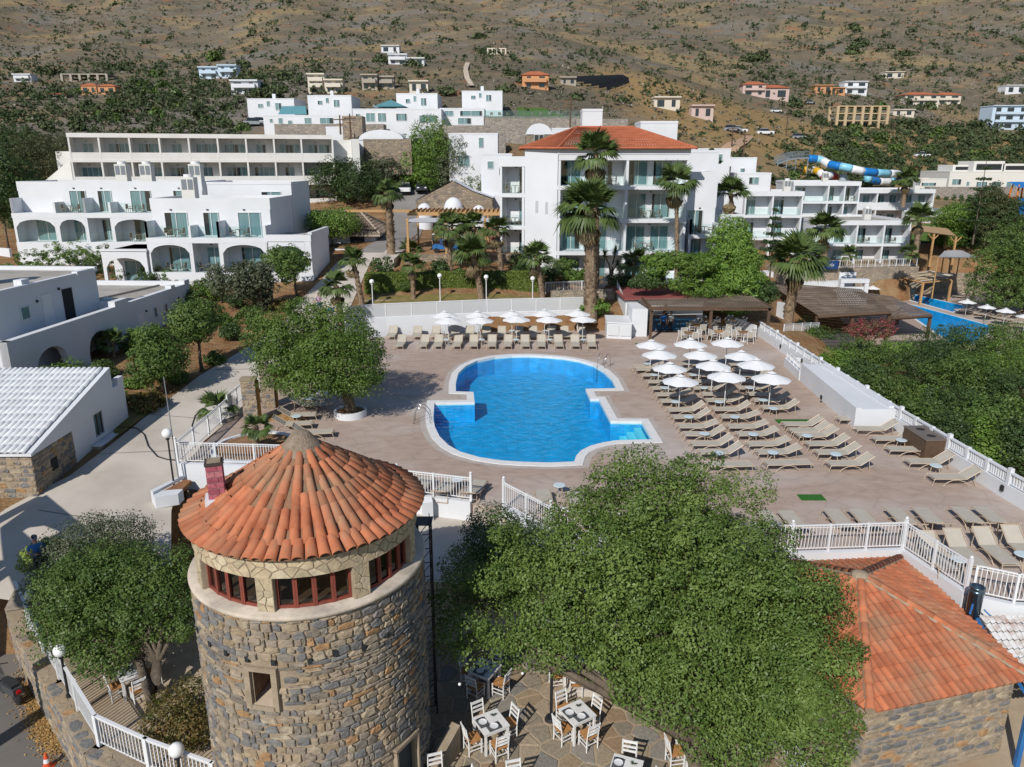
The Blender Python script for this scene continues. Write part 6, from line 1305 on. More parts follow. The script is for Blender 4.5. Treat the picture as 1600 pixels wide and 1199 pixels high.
palm('small palm over the poolside retaining wall', (1330,405), (1326,398), 14, y=100, tr=.12, n=18, dead=0); palm('small palm at the slide park fence', (1418,407), (1420,396), 14, y=100, tr=.12, n=18, dead=0)
def yucca(label, base, crowns, y=None):
    b = GT(*base) if y is None else D(*base, y); t = thing('yucca', label, 'yucca', b, 0, 'yuccas'); mb = MB(); V = MB(); rr = random.Random(int(base[0]))
    for (u, v, r) in crowns:
        c = Vector(D(u, v, b[1]))-Vector(b); k = FPX/b[1]; rl_ = r/k; mb.tube([(0,0,-.1), (c.x*.3, 0, c.z*.5), tuple(c)], [.12,.08,.06], 6)
        for i in range(60):
            d_ = Vector((rr.gauss(0,1), rr.gauss(0,1), rr.gauss(.25,.8))).normalized(); s_ = d_.cross(Vector((0,0,1))).normalized()*.05; V.f([c-s_, c+s_, c+d_*rl_*rr.uniform(.8,1.1)])
    part('stem', mb, M_bark, t); part('foliage', V, LG_mid, t)
yucca('yucca with two spiky heads against the hotel side wall', (846,412), [(850,368,18),(832,378,14),(840,392,14)]); yucca('yucca with spiky heads at the hotel ground floor', (955,432), [(962,393,14),(945,398,14),(965,412,10)], 67)
for i, (u, v, w_, h_, m_) in enumerate(((600,418,50,36,LG_dark),(672,432,36,20,LG_mid),(690,416,34,20,LG_dark),(720,432,30,18,LG_mid),(775,436,40,22,LG_dark),(820,405,50,36,LG_mid),(818,425,40,26,LG_dark),(862,428,50,26,LG_dark),(880,418,40,26,LG_mid),(898,432,50,20,LG_bri),(928,480,40,30,LG_bri),(640,445,30,16,LG_mid),(832,372,50,46,LG_mid),(970,438,50,24,LG_dark),(1002,452,30,20,LG_mid))):
    gtree('garden_shrub', f'shrub in the hotel front garden, {ORD[i]} of the planted bed', (u, v+h_*.5), (u, v), w_, h_, 2200, .16, m_, 200+i, 'shrub', 'hotel garden shrubs', .05, 5, cr=.14)
def norfolk(label, base, top, wpx, y, tiers=7):
    b = D(*base, y); k = FPX/y; t = thing('norfolk_pine', label, 'pine tree', b); H = (base[1]-top)/k; rr = random.Random(int(base[0])); mb = MB(); mb.cyl((0,0,-.2),(0,0,H),.12,.03,8); part('trunk', mb, M_bark, t); bl = []
    for i in range(tiers):
        z = H*(.25+.72*i/(tiers-1)); r = wpx/2/k*(1-.8*i/(tiers-1))
        for j in range(6): a = j*PI/3+i*.5; bl += [(r*f*math.cos(a), r*f*math.sin(a), z+r*.12*f, r*.2, r*.2, .1) for f in (.35,.7,.95)]
    V, F = leafcloud(bl, 5200, .22, int(base[0]), 14, .1, .3); link('crown', mesh_np('crown', V, F, LG_dark), t)
norfolk('tiered norfolk pine in front of the balcony wing', (1203,430), 328, 42, 92); norfolk('tiered pine before the far white house', (1520,380), 250, 50, 110); norfolk('small tiered pine behind the hotel roof', (1110,262), 236, 28, 95, 5)
# ------------------------------------------------------------------ buildings
WC = {}
def window(par, x, y, z, w, h, kind='door', ang=0.0, frame=None, name='window'):
    """framed glazing standing a little proud of a wall that faces local -y; its pane and curtain are its own parts"""
    key = (round(w, 2), round(h, 2), kind, frame.name if frame else '')
    if key not in WC:
        f = .05; mb = MB(); mb.bx(-w/2,-w/2+f,-.09,.0,0,h).bx(w/2-f,w/2,-.09,.0,0,h).bx(-w/2+f,w/2-f,-.09,.0,h-f,h).bx(-w/2+f,w/2-f,-.09,.0,0,f)
        if kind != 'small': mb.bx(-.03,.03,-.088,-.002,f,h-f)
        fm = mb.mesh('window', frame or M_alu)
        mb = MB(); mb.f([(-w/2+f,-.055,f),(w/2-f,-.055,f),(w/2-f,-.055,h-f),(-w/2+f,-.055,h-f)]); pn = mb.mesh('pane', M_teal)
        cs = []
        for k in range(4):
            mb = MB(); g0 = (-w/2+f, w/2-f); n = max(4, int((g0[1]-g0[0])/.11))
            full = {'door': (0, 1), 'small': (2, 2), 'dark': (9, 9)}.get(kind, (0, 1))
            lo, hi = ((0., 1.), (0., .72), (.3, 1.), (.12, .9))[k] if full[0] != 9 else (0, 0)
            for i in range(n):
                t0, t1 = i/n, (i+1)/n; xa, xb = g0[0]+(g0[1]-g0[0])*t0, g0[0]+(g0[1]-g0[0])*t1; cur = lo <= (t0+t1)/2 <= hi
                q0 = -.03+(.012 if i % 2 else 0); q1 = -.03+(0 if i % 2 else .012)
                if cur: mb.f([(xa,q0,f),(xb,q1,f),(xb,q1,h-f),(xa,q0,h-f)], 0)
                else: mb.f([(xa,-.008,f),(xb,-.008,f),(xb,-.008,h-f),(xa,-.008,h-f)], 1)
            cs.append(mb.mesh('curtain', [M_curt, M_room]))
        WC[key] = (fm, pn, cs)
    fm, pn, cs = WC[key]; o = link(name, fm, par, (x, y, z), ang); link('pane', pn, o); link('curtain', R.choice(cs), o); return o
def block(name, label, loc, rz, bays, floors, depth, d, doors=None, rail='glass', topopen=False, arch=(), cat='hotel building', mat=None, felt=True, partw=.11, slab=.32, par=.35, skip=(), group=None, roof=True, sidewin=()):
    """storeys of recessed balconies: core walls, floor slabs, party walls, balustrades, glazed doors, roof with parapet"""
    m = mat or M_white; t = thing(name, label, cat, loc, rz, group); x0, x1 = bays[0], bays[-1]; zt = floors[-1]
    mb = MB(); mb.bx(x0,x1,d,depth,floors[0]-2.5,zt); part('wall', mb, m, t)
    for i, z in enumerate(floors[:-1]):
        if i > 0: mb = MB(); mb.bx(x0-.05,x1+.05,-.04,d-.003,z-slab,z+.04); part('floor_slab', mb, m, t)
        else: mb = MB(); mb.bx(x0-.05,x1+.05,-.04,d-.003,z-2.5,z+.04); part('plinth', mb, m, t)
        h = floors[i+1]-z; open_top = topopen and i == len(floors)-2
        for j, x in enumerate(bays):
            mb = MB(); xx = min(max(x, x0+partw), x1-partw)
            if open_top: mb.f([(xx-partw,-.02,z),(xx+partw,-.02,z),(xx+partw,-.02,z+1.5),(xx-partw,-.02,z+1.5)]).bx(xx-partw,xx+partw,-.02,d-.004,z+.03,z+1.5) if j % 2 == 0 else mb.bx(xx-partw,xx+partw,-.02,d-.004,z+.03,z+1.1)
            else: mb.bx(xx-partw,xx+partw,-.02,d-.004,z+.03,z+h-slab-.001)
            part('party_wall', mb, m, t)
        for j, (a, b) in enumerate(zip(bays, bays[1:])):
            if (i, j) in skip: continue
            if (i, j) in arch:
                mb = MB(); mb.at(a+partw+.002, -.03, 0).wall(b-a-2*partw-.004, z+.04, z+h-slab-.002, [(.12,b-a-2*partw-.12,z+.9 if rail == 'solid' else z+.06,z+h-slab-.15,.75)], .22); part('arch_wall', mb, m, t)
            if rail == 'glass':
                mb = MB(); mb.f([(a+partw,.05,z+.05),(b-partw,.05,z+.05),(b-partw,.05,z+1.05),(a+partw,.05,z+1.05)]); part('balcony_glass', mb, M_rail, t)
            elif rail == 'solid': mb = MB(); mb.bx(a+partw,b-partw,.0,.12,z+.03,z+.95); part('parapet', mb, m, t)
            for (fx, w, hh) in (doors(i, j, b-a) if doors else ((.35, min(1.8, (b-a)*.5), 2.2),)):
                window(t, a+(b-a)*fx, d, z+.05, w, hh)
            mb = MB(); mb.bx(a+(b-a)*.45-.09,a+(b-a)*.45+.09,d-.09,d,z+2.38,z+2.48); part('wall_light', mb, M_dark, t)
    if roof:
        mb = MB(); y0 = d if topopen else -.06
        mb.bx(x0-.06,x1+.06,y0-.002 if topopen else y0,y0+.22,zt-slab,zt+par).bx(x0-.06,x0+.16,y0+.22,depth,zt-.02,zt+par-.003).bx(x1-.16,x1+.06,y0+.22,depth,zt-.02,zt+par-.003).bx(x0-.06,x1+.06,depth-.02,depth+.2,zt-.3,zt+par-.002)
        if not topopen: mb.bx(x0,x1,y0+.22,d-.003,zt-slab,zt-.01)
        part('parapet', mb, m, t)
        mb = MB(); mb.f([(x0+.16,y0+.22,zt+.02),(x1-.16,y0+.22,zt+.02),(x1-.16,depth-.02,zt+.02),(x0+.16,depth-.02,zt+.02)]); part('roof', mb, M_flat if felt else m, t)
    return t
def cube_house(name, label, loc, rz, w, d, h, wins=(), mat=None, cat='house', roofm=None, group=None, par=.25, extra=None, sides=()):
    """plain rendered block with a parapet roof and recess-framed windows (x, z, w, h) on its front, sides on its left-hand side"""
    t = thing(name, label, cat, loc, rz, group); mb = MB(); m = mat or M_white; mb.bx(0,w,0,d,-3,h); part('wall', mb, m, t)
    mb = MB(); mb.bx(-.03,w+.03,-.03,.18,h,h+par).bx(-.03,w+.03,d-.18,d+.03,h,h+par).bx(-.03,.18,.18,d-.18,h,h+par-.003).bx(w-.18,w+.03,.18,d-.18,h,h+par-.003); part('parapet', mb, m, t)
    mb = MB(); mb.f([(.18,.18,h+.01),(w-.18,.18,h+.01),(w-.18,d-.18,h+.01),(.18,d-.18,h+.01)]); part('roof', mb, roofm or M_flat, t)
    for (x, z, ww, hh) in wins: window(t, x, 0, z, ww, hh, 'door' if ww > 1 else 'small')
    for (y, z, ww, hh) in sides: window(t, 0, y, z, ww, hh, 'door' if ww > 1 else 'small', -PI/2)
    if extra: extra(t)
    return t
def ac_unit(loc, label, s=1.0, rz=0.0, name='air_conditioner'):
    t = thing(name, label, 'air conditioner', loc, rz, 'rooftop air conditioners'); mb = MB(); mb.bx(-.5*s,.5*s,-.4*s,.4*s,0,1.75*s); part('casing', mb, pm('ac_cream', (0.62,0.61,0.57), rough=.5), t)
    for x in (-.24,.24): mb = MB(); mb.bx(x*s-.19*s,x*s+.19*s,-.42*s,-.4*s,.85*s,1.6*s); part('grille', mb, pm('ac_grille', (0.18,0.20,0.22), rough=.6), t)
    mb = MB(); mb.bx(.4*s,.415*s,-.3*s,.3*s,.85*s,1.6*s); part('grille', mb, pm('ac_grille', (0.18,0.20,0.22)), t)
    mb = MB(); mb.lathe([(.36*s,1.75*s),(.36*s,1.98*s),(.32*s,1.98*s),(.3*s,1.8*s)], n=18); part('fan_cowl', mb, M_wpaint, t); return t
_bt = [None]; bset_n = [0]
def bset(par, x, y, z, label):
    """a small table and two chairs on a balcony"""
    w = par.matrix_world if False else (Matrix.Translation(par.location) @ Matrix.Rotation(par.rotation_euler[2], 4, 'Z'))
    if _bt[0] is None:
        mt = pm('rattan_brown', (0.22,0.17,0.13), rough=.8); mb = MB(); mb.lathe([(.001,.68),(.36,.68),(.36,.71),(.001,.71)], n=14); mb.cyl((0,0,0),(0,0,.68),.04); a = mb.mesh('balcony_table', mt)
        mb = MB(); mb.bx(-.24,.24,-.24,.24,.38,.44).bx(-.24,.24,.2,.25,.44,.85).bx(-.26,-.22,-.22,.22,.6,.63).bx(.22,.26,-.22,.22,.6,.63)
        for q in ((-.22,-.2),(.22,-.2),(-.22,.22),(.22,.22)): mb.bx(q[0]-.02,q[0]+.02,q[1]-.02,q[1]+.02,0,.62)
        _bt[0] = (a, mb.mesh('balcony_chair', mt))
    for nm, dx, rz_ in (('balcony_table', 0, 0), ('balcony_chair', -.62, PI/2), ('balcony_chair', .62, -PI/2)):
        p = w @ Vector((x+dx, y, z)); q = {0: 'table', -.62: 'street side chair', .62: 'far side chair'}[dx]
        tag(link(nm, _bt[0][0 if dx == 0 else 1], None, tuple(p), par.rotation_euler[2]+rz_), f'{q} {label}', 'table' if dx == 0 else 'chair', 'balcony furniture')
# main hotel: four floors of balconies under a hipped orange roof
HZ = [1.9, 4.95, 7.95, 10.95, 13.6]
def hd_(i, j, w): return ((.22, 1.75, 2.25), (.62, 1.75, 2.25)) if i != 3 or j == 1 else ((.2, 1.9, 2.3), (.72, 1.2, 2.2))
hm = block('hotel', 'four storey white hotel with glass balconies and a hipped orange tile roof', (4.25,72,0), 0, [0,6.35,12.0], HZ, 13, 1.7, hd_, topopen=False, roof=False)
mb = MB(); mb.bx(0,12,-.05,1.698,13.25,13.75).bx(-.05,12.05,-.1,13,13.75,14.25); part('cornice', mb, M_white, hm)
mb = MB(); mb.prism([(-.05,0),(-3.05,1.3),(-3.05,4.0),(-.05,13)], -1, 14.2); part('side_wall', mb, M_white, hm)
for x_, z_ in ((-1.9, 8.5), (-1.0, 8.4)): mb = MB(); mb.at(x_, .02-x_*.43, 0, -.4).bx(-.14,.14,-.05,.02,z_,z_+1.1); part('slit_window', mb, pm('slit_shadow', (0.45,0.46,0.47), rough=.9), hm)
E0, E1, E2, E3, E4 = (-3.5,1.2,14.35), (-.1,-.5,14.3), (12.5,-.5,14.3), (12.5,13.6,14.3), (-3.5,13.6,14.3); RA, RB = (2.2,6.6,16.4), (7.6,6.6,16.4)
mb = MB(); mb.wave_roof(E1, E2, RB, RA, 46, 13, .05, .045); part('roof', mb, M_terrf, hm)
mb = MB(); mb.wave_roof(E0, E1, RA, RA, 14, 12, .045, .04).wave_roof(E2, E3, RB, RB, 40, 12, .045, .04).wave_roof(E3, E4, RA, RB, 46, 12, .045, .04).wave_roof(E4, E0, RA, RA, 40, 12, .045, .04); part('side_roof', mb, M_terrf, hm)
mb = MB()
for a, b in ((E1,RA),(E2,RB),(E0,RA),(RA,RB)): mb.tube([a, b], .13, 6)
mb.tube([E0, E1, E2], .09, 6); part('ridge', mb, M_terrf, hm)
for i, (x_, z_, l_) in enumerate(((9.9,10.99,'on the top hotel balcony'),(8.8,7.99,'on the third floor hotel balcony'),(8.2,4.99,'on the second floor hotel balcony'),(4.6,10.99,'behind the tallest palm'))): bset(hm, x_, .8, z_, l_)
lw = block('hotel_wing', 'narrow side stack of glass balconies at the hotel end near the chapel', (-1.15,74.1,0), -.28, [0,2.4], [4.2,7.2,10.2,13.0], 8, 1.8, lambda i, j, w: ((.75,.8,2.2),), par=.6)
for z_, l_ in ((10.24,'in the top chapel-side balcony'),(7.24,'in the middle chapel-side balcony')): bset(lw, 1.3, .7, z_, l_)
rw_ = block('hotel_wing', 'lower balcony wing between the main hotel and the ivy tree', (16.9,73.2,0), 0, [0,2.75], [.9,3.6,6.4,9.2], 10, 1.6, lambda i, j, w: ((.3,1.5,2.2),), topopen=True, par=3.0)
for z_, l_ in ((6.44,'on the top wing balcony'),(3.64,'on the middle wing balcony')): bset(rw_, 1.6, .7, z_, l_)
block('hotel_wing', 'set back balcony wing half hidden by the ivy tree', (20.4,75.5,0), .06, [0,2.9], [1.0,4.2,7.2], 8, 1.5, lambda i, j, w: ((.3,1.3,2.2),), topopen=True, par=.9)
for a in (('roof_room','white roof room behind the red tile roof, tall and narrow',(7.4,84,0),2.1,2.5,18.2),('roof_room','long low white roof room beyond the red tile roof',(14.2,88,0),4.1,4,17.2),('roof_room','white stair house over the balcony wing',(17.9,80,0),3.1,4,14.0),('roof_room','white rooftop block behind the wing, one step down',(21.6,84,0),3.4,5,10.6)):
    cube_house(a[0], a[1], a[2], 0, a[3], a[4], a[5], cat='rooftop block', roofm=M_white, group='white rooftop blocks')
# three balcony blocks to the right
def d1(i, j, w): return ((.32, 1.5, 2.1),)
b3 = block('balcony_block', 'white two bay balcony block behind the tiered norfolk pine', (33.6,112,0), -.05, [0,4.0,8.3], [-4.5,-1.3,2.5,5.7,8.75], 9, 1.9, d1, group='white balcony blocks')
b4 = block('balcony_block', 'white balcony block directly below the water slide stairs', (45.5,126,0), -.05, [0,5.6,8.2,10.6], [.9,4.0,7.0,9.8], 10, 2.0, d1, group='white balcony blocks')
b5 = block('balcony_block', 'white four bay two storey balcony block with roof air units', (43.4,110.5,0), .0, [0,6.3,10.2,14.0], [-1.4,1.75,4.75], 13, 1.9, lambda i, j, w: ((.35 if j else .72, 1.45, 2.1),), group='white balcony blocks')
b6 = block('balcony_block', 'long low balcony block with stone clad walls under the water slides', (57.5,132,0), -.03, [0,4.5,9.0,14.0], [2.4,5.6,8.4], 9, 1.8, lambda i, j, w: ((.3, 1.2, 2.1), (.75, 1.2, 2.1)), rail='solid', group='white balcony blocks')
for i, (bb, x_, z_, l_) in enumerate(((b5,11.4,1.79,'upper right bay of the four bay block'),(b5,7.6,1.79,'upper third bay of the four bay block'),(b5,12,-1.36,'lower right bay of the four bay block'),(b3,5.6,2.54,'middle floor of the pine block'),(b4,6.6,4.04,'lower floor of the slide block'),(b4,9.2,7.04,'top floor of the slide block'))): bset(bb, x_, .7, z_, 'in the '+l_)
ac_unit((53.3,116,4.8), 'air unit on the four bay balcony block roof', 1.0); ac_unit((57.6,113,4.8), 'slim white roof duct at the corner of the four bay block', .8); ac_unit((52,130,9.9), 'air unit on the slide block roof', .9); ac_unit((70.5,136,8.5), 'air unit on the stone clad block roof', .9); ac_unit((41.2,117,8.8), 'air unit on the pine block roof', 1.0)
# left apartments
def da(i, j, w): return ((.55, min(2.1, w*.55), 2.15),)
A1 = block('apartment_block', 'white arched apartment house with blue curtained glass doors', (-33.2,69.5,0), .0, [0,4.0,6.6,10.9], [3.3,6.45,9.35], 9, 1.7, da, arch=((0,0),(0,2)), topopen=True, par=.55, cat='apartment house', slab=.45)
mb = MB(); mb.bx(10.85,14.9,1.7,6.8,2.5,6.4).bx(14.3,14.9,-.02,1.7,2.5,6.75).bx(10.9,14.95,-.05,.3,6.15,6.75).bx(14.6,14.95,.3,7.0,6.2,6.95); part('side_room', mb, M_white, A1)
mb = MB(); mb.bx(10.95,14.3,.3,1.7,5.95,6.3).f([(10.9,.3,6.42),(14.6,.3,6.42),(14.6,7,6.42),(10.9,7,6.42)], 1); part('side_terrace', mb, [M_white, M_flat], A1)
mb = MB(); mb.at(11.02,-.04,0).wall(3.3, 3.35, 6.1, [(.15,3.15,3.4,5.75,.65)], .22); part('arch_wall', mb, M_white, A1); window(A1, 13.1, 1.7, 3.35, 2.1, 2.15)
mb = MB(); mb.bx(10.9,14.95,-.05,1.69,.5,3.33); part('side_plinth', mb, M_white, A1)
mb = MB(); mb.bx(-4.1,-.05,1.6,6,1.2,5.3).bx(-4.2,.0,-.2,.0,1.2,2.2); part('garden_room', mb, M_white, A1)
mb = MB(); mb.at(-4.15,-.3,0).wall(4.1, 2.2, 5.3, [(.3,3.8,2.3,4.7,.9)], .25).at(0,0,0).bx(-4.15,-.05,-.05,1.6,5.0,5.25); part('arch_wall', mb, M_white, A1); window(A1, -2.0, 1.6, 2.25, 2.2, 2.0)
mb = MB(); mb.f([(-4.1,-.05,5.3),(-.05,-.05,5.3),(-.05,6,5.3),(-4.1,6,5.3)]).bx(-4.2,.0,-.3,-.06,5.25,5.5,1); part('garden_roof', mb, [M_flat, M_white], A1)
for x_, z_, l_ in ((8.3,6.49,'upper balcony of the arched apartment house, wide bay'),(2.4,6.49,'upper balcony of the arched apartment house, first bay'),(8.3,3.34,'arched room below the wide bay'),(5.2,3.34,'open bay between the arches'),(2.2,3.34,'first arched room')): bset(A1, x_, .6, z_, 'on the '+l_)
A2 = block('apartment_block', 'long white apartment house behind, its left end in tree shade', (-50.5,78,0), .03, [0,4.3,7.3,9.8,14.4,18.6], [5.2,8.1,10.7], 9, 1.7, da, arch=((0,0),(0,1),(0,3),(0,4)), topopen=True, par=.5, cat='apartment house', slab=.45, skip=((1,0),))
for x_, z_, l_ in ((5.6,5.54,'first upper bay'),(12.1,5.54,'upper middle bay'),(12.1,2.34,'lower arched middle bay')): bset(A2, x_, .6, z_+(2.6 if z_ > 4 else 2.9), 'in the '+l_+' of the long apartment house')
mb = MB(); mb.bx(-.1,4.3,-.1,1.75,5.2,8.6); bpy.data.objects.remove(part('x', mb, M_white, None)) if False else None
ac_unit((-31.0,75,9.5), 'single air unit in front on the arched apartment roof', 1.25); ac_unit((-41.2,83,10.8), 'air unit on the back apartment roof, nearest the shade trees', 1.2); ac_unit((-38.6,83,10.8), 'air unit on the back apartment roof, middle of three', 1.2); ac_unit((-32.6,81,10.8), 'air unit on the back apartment roof beside the spiky shrub', 1.2)
cube_house('apartment_block', 'white upper apartment volume with a sloping red parapet', (-31.2,79.8,0), 0, 8.6, 7, 10.9, [(6.5,9.0,2.0,1.2)], cat='apartment house')
# the long terraced building
B1 = block('terraced_building', 'long aged white building with three rows of deep terraces', (-58.3,104,0), .26, [0,3.7,7.4,11.1,14.8,18.5,22.2,25.9,29.6,34.0], [4.0,7.15,10.3,13.4,16.55], 9, 2.2, lambda i, j, w: ((.36, 1.3, 2.1), (.72, 1.5, 2.1)) if (i+j) % 3 else ((.5, 1.3, 2.1),), rail='solid', mat=M_old, cat='old hotel', slab=.3, par=.25)
mb = MB(); mb.bx(34.05,37.4,2.2,9,3,16.2).bx(34.05,37.4,.9,2.2,9.6,10.4).bx(36.6,37.6,-.5,9,3,16.3).bx(-2.2,-.06,2,9,3,14.5); part('stair_tower', mb, M_old, B1)
for z_ in (6.8,11.7): mb = MB(); mb.bx(34.5,36.5,2.15,2.2,z_,z_+1.3); part('stair_opening', mb, M_room, B1)
mb = MB(); mb.f([(-.06,0,13.4),(-6.2,3,9.2),(-6.2,3,4),(-.06,0,4)]).f([(-.06,.4,13.4),(-6.2,3.4,9.2),(-6.2,3.4,4),(-.06,.4,4)][::-1]).f([(-.06,0,13.4),(-.06,.4,13.4),(-6.2,3.4,9.2),(-6.2,3,9.2)]); part('end_wall', mb, M_old, B1)
# reception with brown tiles
rc = thing('reception', 'low white reception with a hipped brown tile roof by the street', 'reception building', (-25.6,85,3.0)); mb = MB(); mb.bx(.6,10.2,.6,8.2,-1,2.35); part('wall', mb, M_white, rc)
mb = MB(); mb.wave_roof((-.2,-.2,2.4),(11,-.2,2.4),(8.0,4.4,4.6),(-.2,4.4,4.6),38,9,.06,.06).wave_roof((11,-.2,2.4),(11,9.2,2.4),(8.0,4.4,4.6),(8.0,4.4,4.6),26,9,.06,.06).wave_roof((11,9.2,2.4),(-.2,9.2,2.4),(-.2,4.4,4.6),(8.0,4.4,4.6),34,9,.06,.06); part('roof', mb, M_btile, rc)
mb = MB(); mb.tube([(-.2,4.4,4.68),(8,4.4,4.68),(11,-.2,2.5)], .11, 6).tube([(8,4.4,4.68),(11,9.2,2.5)], .11, 6).bx(-.2,11,-.26,-.14,2.2,2.4); part('ridge', mb, pm('pale_ridge', (0.40,0.33,0.26), rough=.9), rc)
for x_ in (8.3,): window(rc, x_, .6, .2, 1.6, 1.9, 'dark', frame=M_brown)
for x_ in (2.5,): window(rc, 10.2, x_, .3, 1.5, 1.8, 'door', PI/2)
lowwall('garden_wall', 'white garden wall in front of the brown tiled reception', [GT(523,391)[:2], GT(583,389)[:2]], 2.0, 4.2, .25)
# left foreground white house: shaded long wall with arched niches, gallery and upper floor
LH = thing('white_house', 'long white flat roofed house with arched niches and an open upper gallery', 'house', (-27.6,40.2,0), -.055)
mb = MB(); mb.at(0,0,0,PI/2).wall(21.4, -.6, 3.6, [(2.0,5.0,.9,2.5,1.1),(7.1,9.8,.2,2.4,1.0)], .45); mb.at(0,0,0).bx(-9,-.0,0,.3,-.6,3.6) if False else None
part('long_wall', mb, M_white, LH)
mb = MB(); mb.at(-9,0,0,0).wall(8.99, -.6, 3.6, [(6.1,8.3,.9,2.6,.9)], .4); part('end_wall', mb, M_white, LH)
mb = MB(); mb.bx(-9,-1.6,1.6,20.8,-.5,3.0).bx(-9,-.46,.45,21.2,2.85,3.0); part('inner_wall', mb, M_white, LH)
mb = MB(); mb.bx(-9,-1.75,-.0,11.8,3.0,5.9).bx(-9.05,-1.55,11.45,11.75,5.88,6.2).bx(-2.0,-1.62,9.6,11.5,5.88,6.12).bx(-2.0,-1.7,-.0,9.6,5.88,6.02).bx(-.45,.02,10.6,12.2,3.6,3.95).bx(-1.75,-.45,11.5,11.9,3,3.75); part('upper_floor', mb, M_white, LH)
mb = MB(); mb.f([(-9,0,6.0-.06),(-2.0,0,5.94),(-2.0,11.4,5.94),(-9,11.4,5.94)]).f([(-9,11.9,3.4),(-.44,11.9,3.4),(-.44,21.1,3.4),(-9,21.1,3.4)]); part('roof', mb, M_flat, LH)
mb = MB(); mb.bx(-9,-.2,21.1,21.42,3.0,3.75).bx(-.45,.03,20.6,21.45,3.6,3.9).bx(-.45,.03,18.4,19.0,3.6,3.82).bx(-2.4,-1.9,13,13.6,3.4,3.75).bx(-2.4,-1.9,4.6,5.3,5.9,6.3); part('roof_upstands', mb, M_white, LH)
for y_, z_ in ((15.6,1.9),(17.2,1.9)): window(LH, .0, y_, z_, .5, .75, 'small', PI/2)
window(LH, -1.75, 4.2, 4.0, .8, .8, 'small', PI/2)
for y_, w_, m_ in ((6.3,.9,M_wpaint),(8.4,1.0,M_room)): mb = MB(); mb.bx(-1.75,-1.70,y_-w_/2,y_+w_/2,3.05,5.2); part('door', mb, m_, LH)
mb = MB(); mb.bx(-1.6,-1.55,8.2,9.0,.0,2.0); part('door', mb, pm('dark_red_door', (0.18,0.02,0.03), rough=.5), LH)
mb = MB(); mb.bx(.0,.04,13.2,14.0,.5,2.6); part('door', mb, M_wpaint, LH)
for y_, z_, x_ in ((5.4,4.9,-1.7),(7.6,5.3,-1.7),(14.4,2.6,.03),(19.4,2.7,.03)): mb = MB(); mb.ball((x_,y_,z_), .09, 8, 6); part('wall_light', mb, M_dark, LH)
ac_unit((-32.2,45.5,5.95), 'large air unit on the nearest white house roof at the left edge', 1.25, .3)
mb = MB(); mb.tube([(-29.7,52.4,3.46),(-30.3,54,3.5),(-28.6,61,3.5)], .07, 5); solo('roof_pipe', mb, pm('grey_pipe', (0.2,0.19,0.18), rough=.8), 'grey pipe run across the flat roof of the long white house', 'pipe')
lowwall('garden_wall', 'small white wall at the left edge beyond the flat roof', [GT(-30,395)[:2], GT(18,402)[:2]], .5, 4.2, .25)
# pool bar: red felt roof, brown tiled pergola
pb = thing('pool_bar', 'white pool bar with a red felt roof and brown tiled pergola on timber posts', 'bar', (0,0,0))
mb = MB(); mb.prism([(9.2,60.5),(15.5,60.5),(15.5,66),(9.2,66)], -.5, 2.3).prism([(9.3,57.6),(10.5,57.6),(10.5,60.49),(9.3,60.49)], -.3, 2.2).f([(9.2,60.5,2.3),(9.2,66,3.2),(9.2,66,2.3)]); part('wall', mb, M_white, pb)
mb = MB(); FQ = [D(976,467,60.2),D(1082,464.5,60.3),D(1061,449,66.2),D(956,449,66.2)]; FL = [(p[0],p[1],p[2]-.13) for p in FQ]; mb.f(FQ).f([FL[0],FL[1],FQ[1],FQ[0]]).f([FL[3],FL[0],FQ[0],FQ[3]]); part('felt_roof', mb, pm('red_felt', (0.27,0.075,0.065), (0.23,0.065,0.06), rough=.9, scale=2), pb)
mb = MB(); mb.wave_roof(D(1016,485,56.4),D(1204,482,56.2),D(1174,463,60.3),D(993,468,60.15),44,9,.03,.045).wave_roof(D(1083,465,60.35),D(1174,463,60.35),D(1137,447,66.3),D(1062,448,66.2),22,10,.03,.045); part('tile_roof', mb, M_btile, pb)
for x_, y_ in ((10.6,56.6),(15.1,56.5),(19.45,56.4),(19.3,61.5),(15.1,61.5),(12.4,60.3)):
    mb = MB(); mb.bx(x_-.1,x_+.1,y_-.1,y_+.1,0,2.5); part('post', mb, M_brown, pb)
mb = MB(); mb.bx(10.5,19.75,56.3,56.42,2.3,2.56).bx(19.5,19.68,56.42,62,2.32,2.6).bx(10.4,10.54,56.42,60.3,2.3,2.62); part('beam', mb, M_brown, pb)
mb = MB(); mb.bx(11.2,14.8,59.9,60.4,0,1.1).bx(11.1,14.9,59.7,60.45,1.1,1.16,1); part('counter', mb, [pm('blue_counter', (0.04,0.14,0.26), rough=.5), M_brown], pb)
cb = thing('bar_cabinet', 'white cabinet with frosted panels in front of the pool bar', 'cabinet', (0,0,0)); mb = MB(); mb.prism([(7.3,57.0),(9.15,56.6),(9.25,59.5),(7.5,59.8)], 0, 1.2); part('body', mb, M_white, cb)
mb = MB(); mb.prism([(7.25,56.95),(9.2,56.55),(9.3,59.55),(7.45,59.85)], 1.2, 1.28); part('lid', mb, M_wpaint, cb)
for a, b in (((7.38,56.9),(8.2,56.74)),((8.3,56.72),(9.1,56.56))): mb = MB(); mb.f([(*a,.25),(*b,.25),(*b,1.1),(*a,1.1)]); part('panel', mb, pm('frosted_panel', (0.6,0.62,0.63), rough=.3), cb)
BCm = None
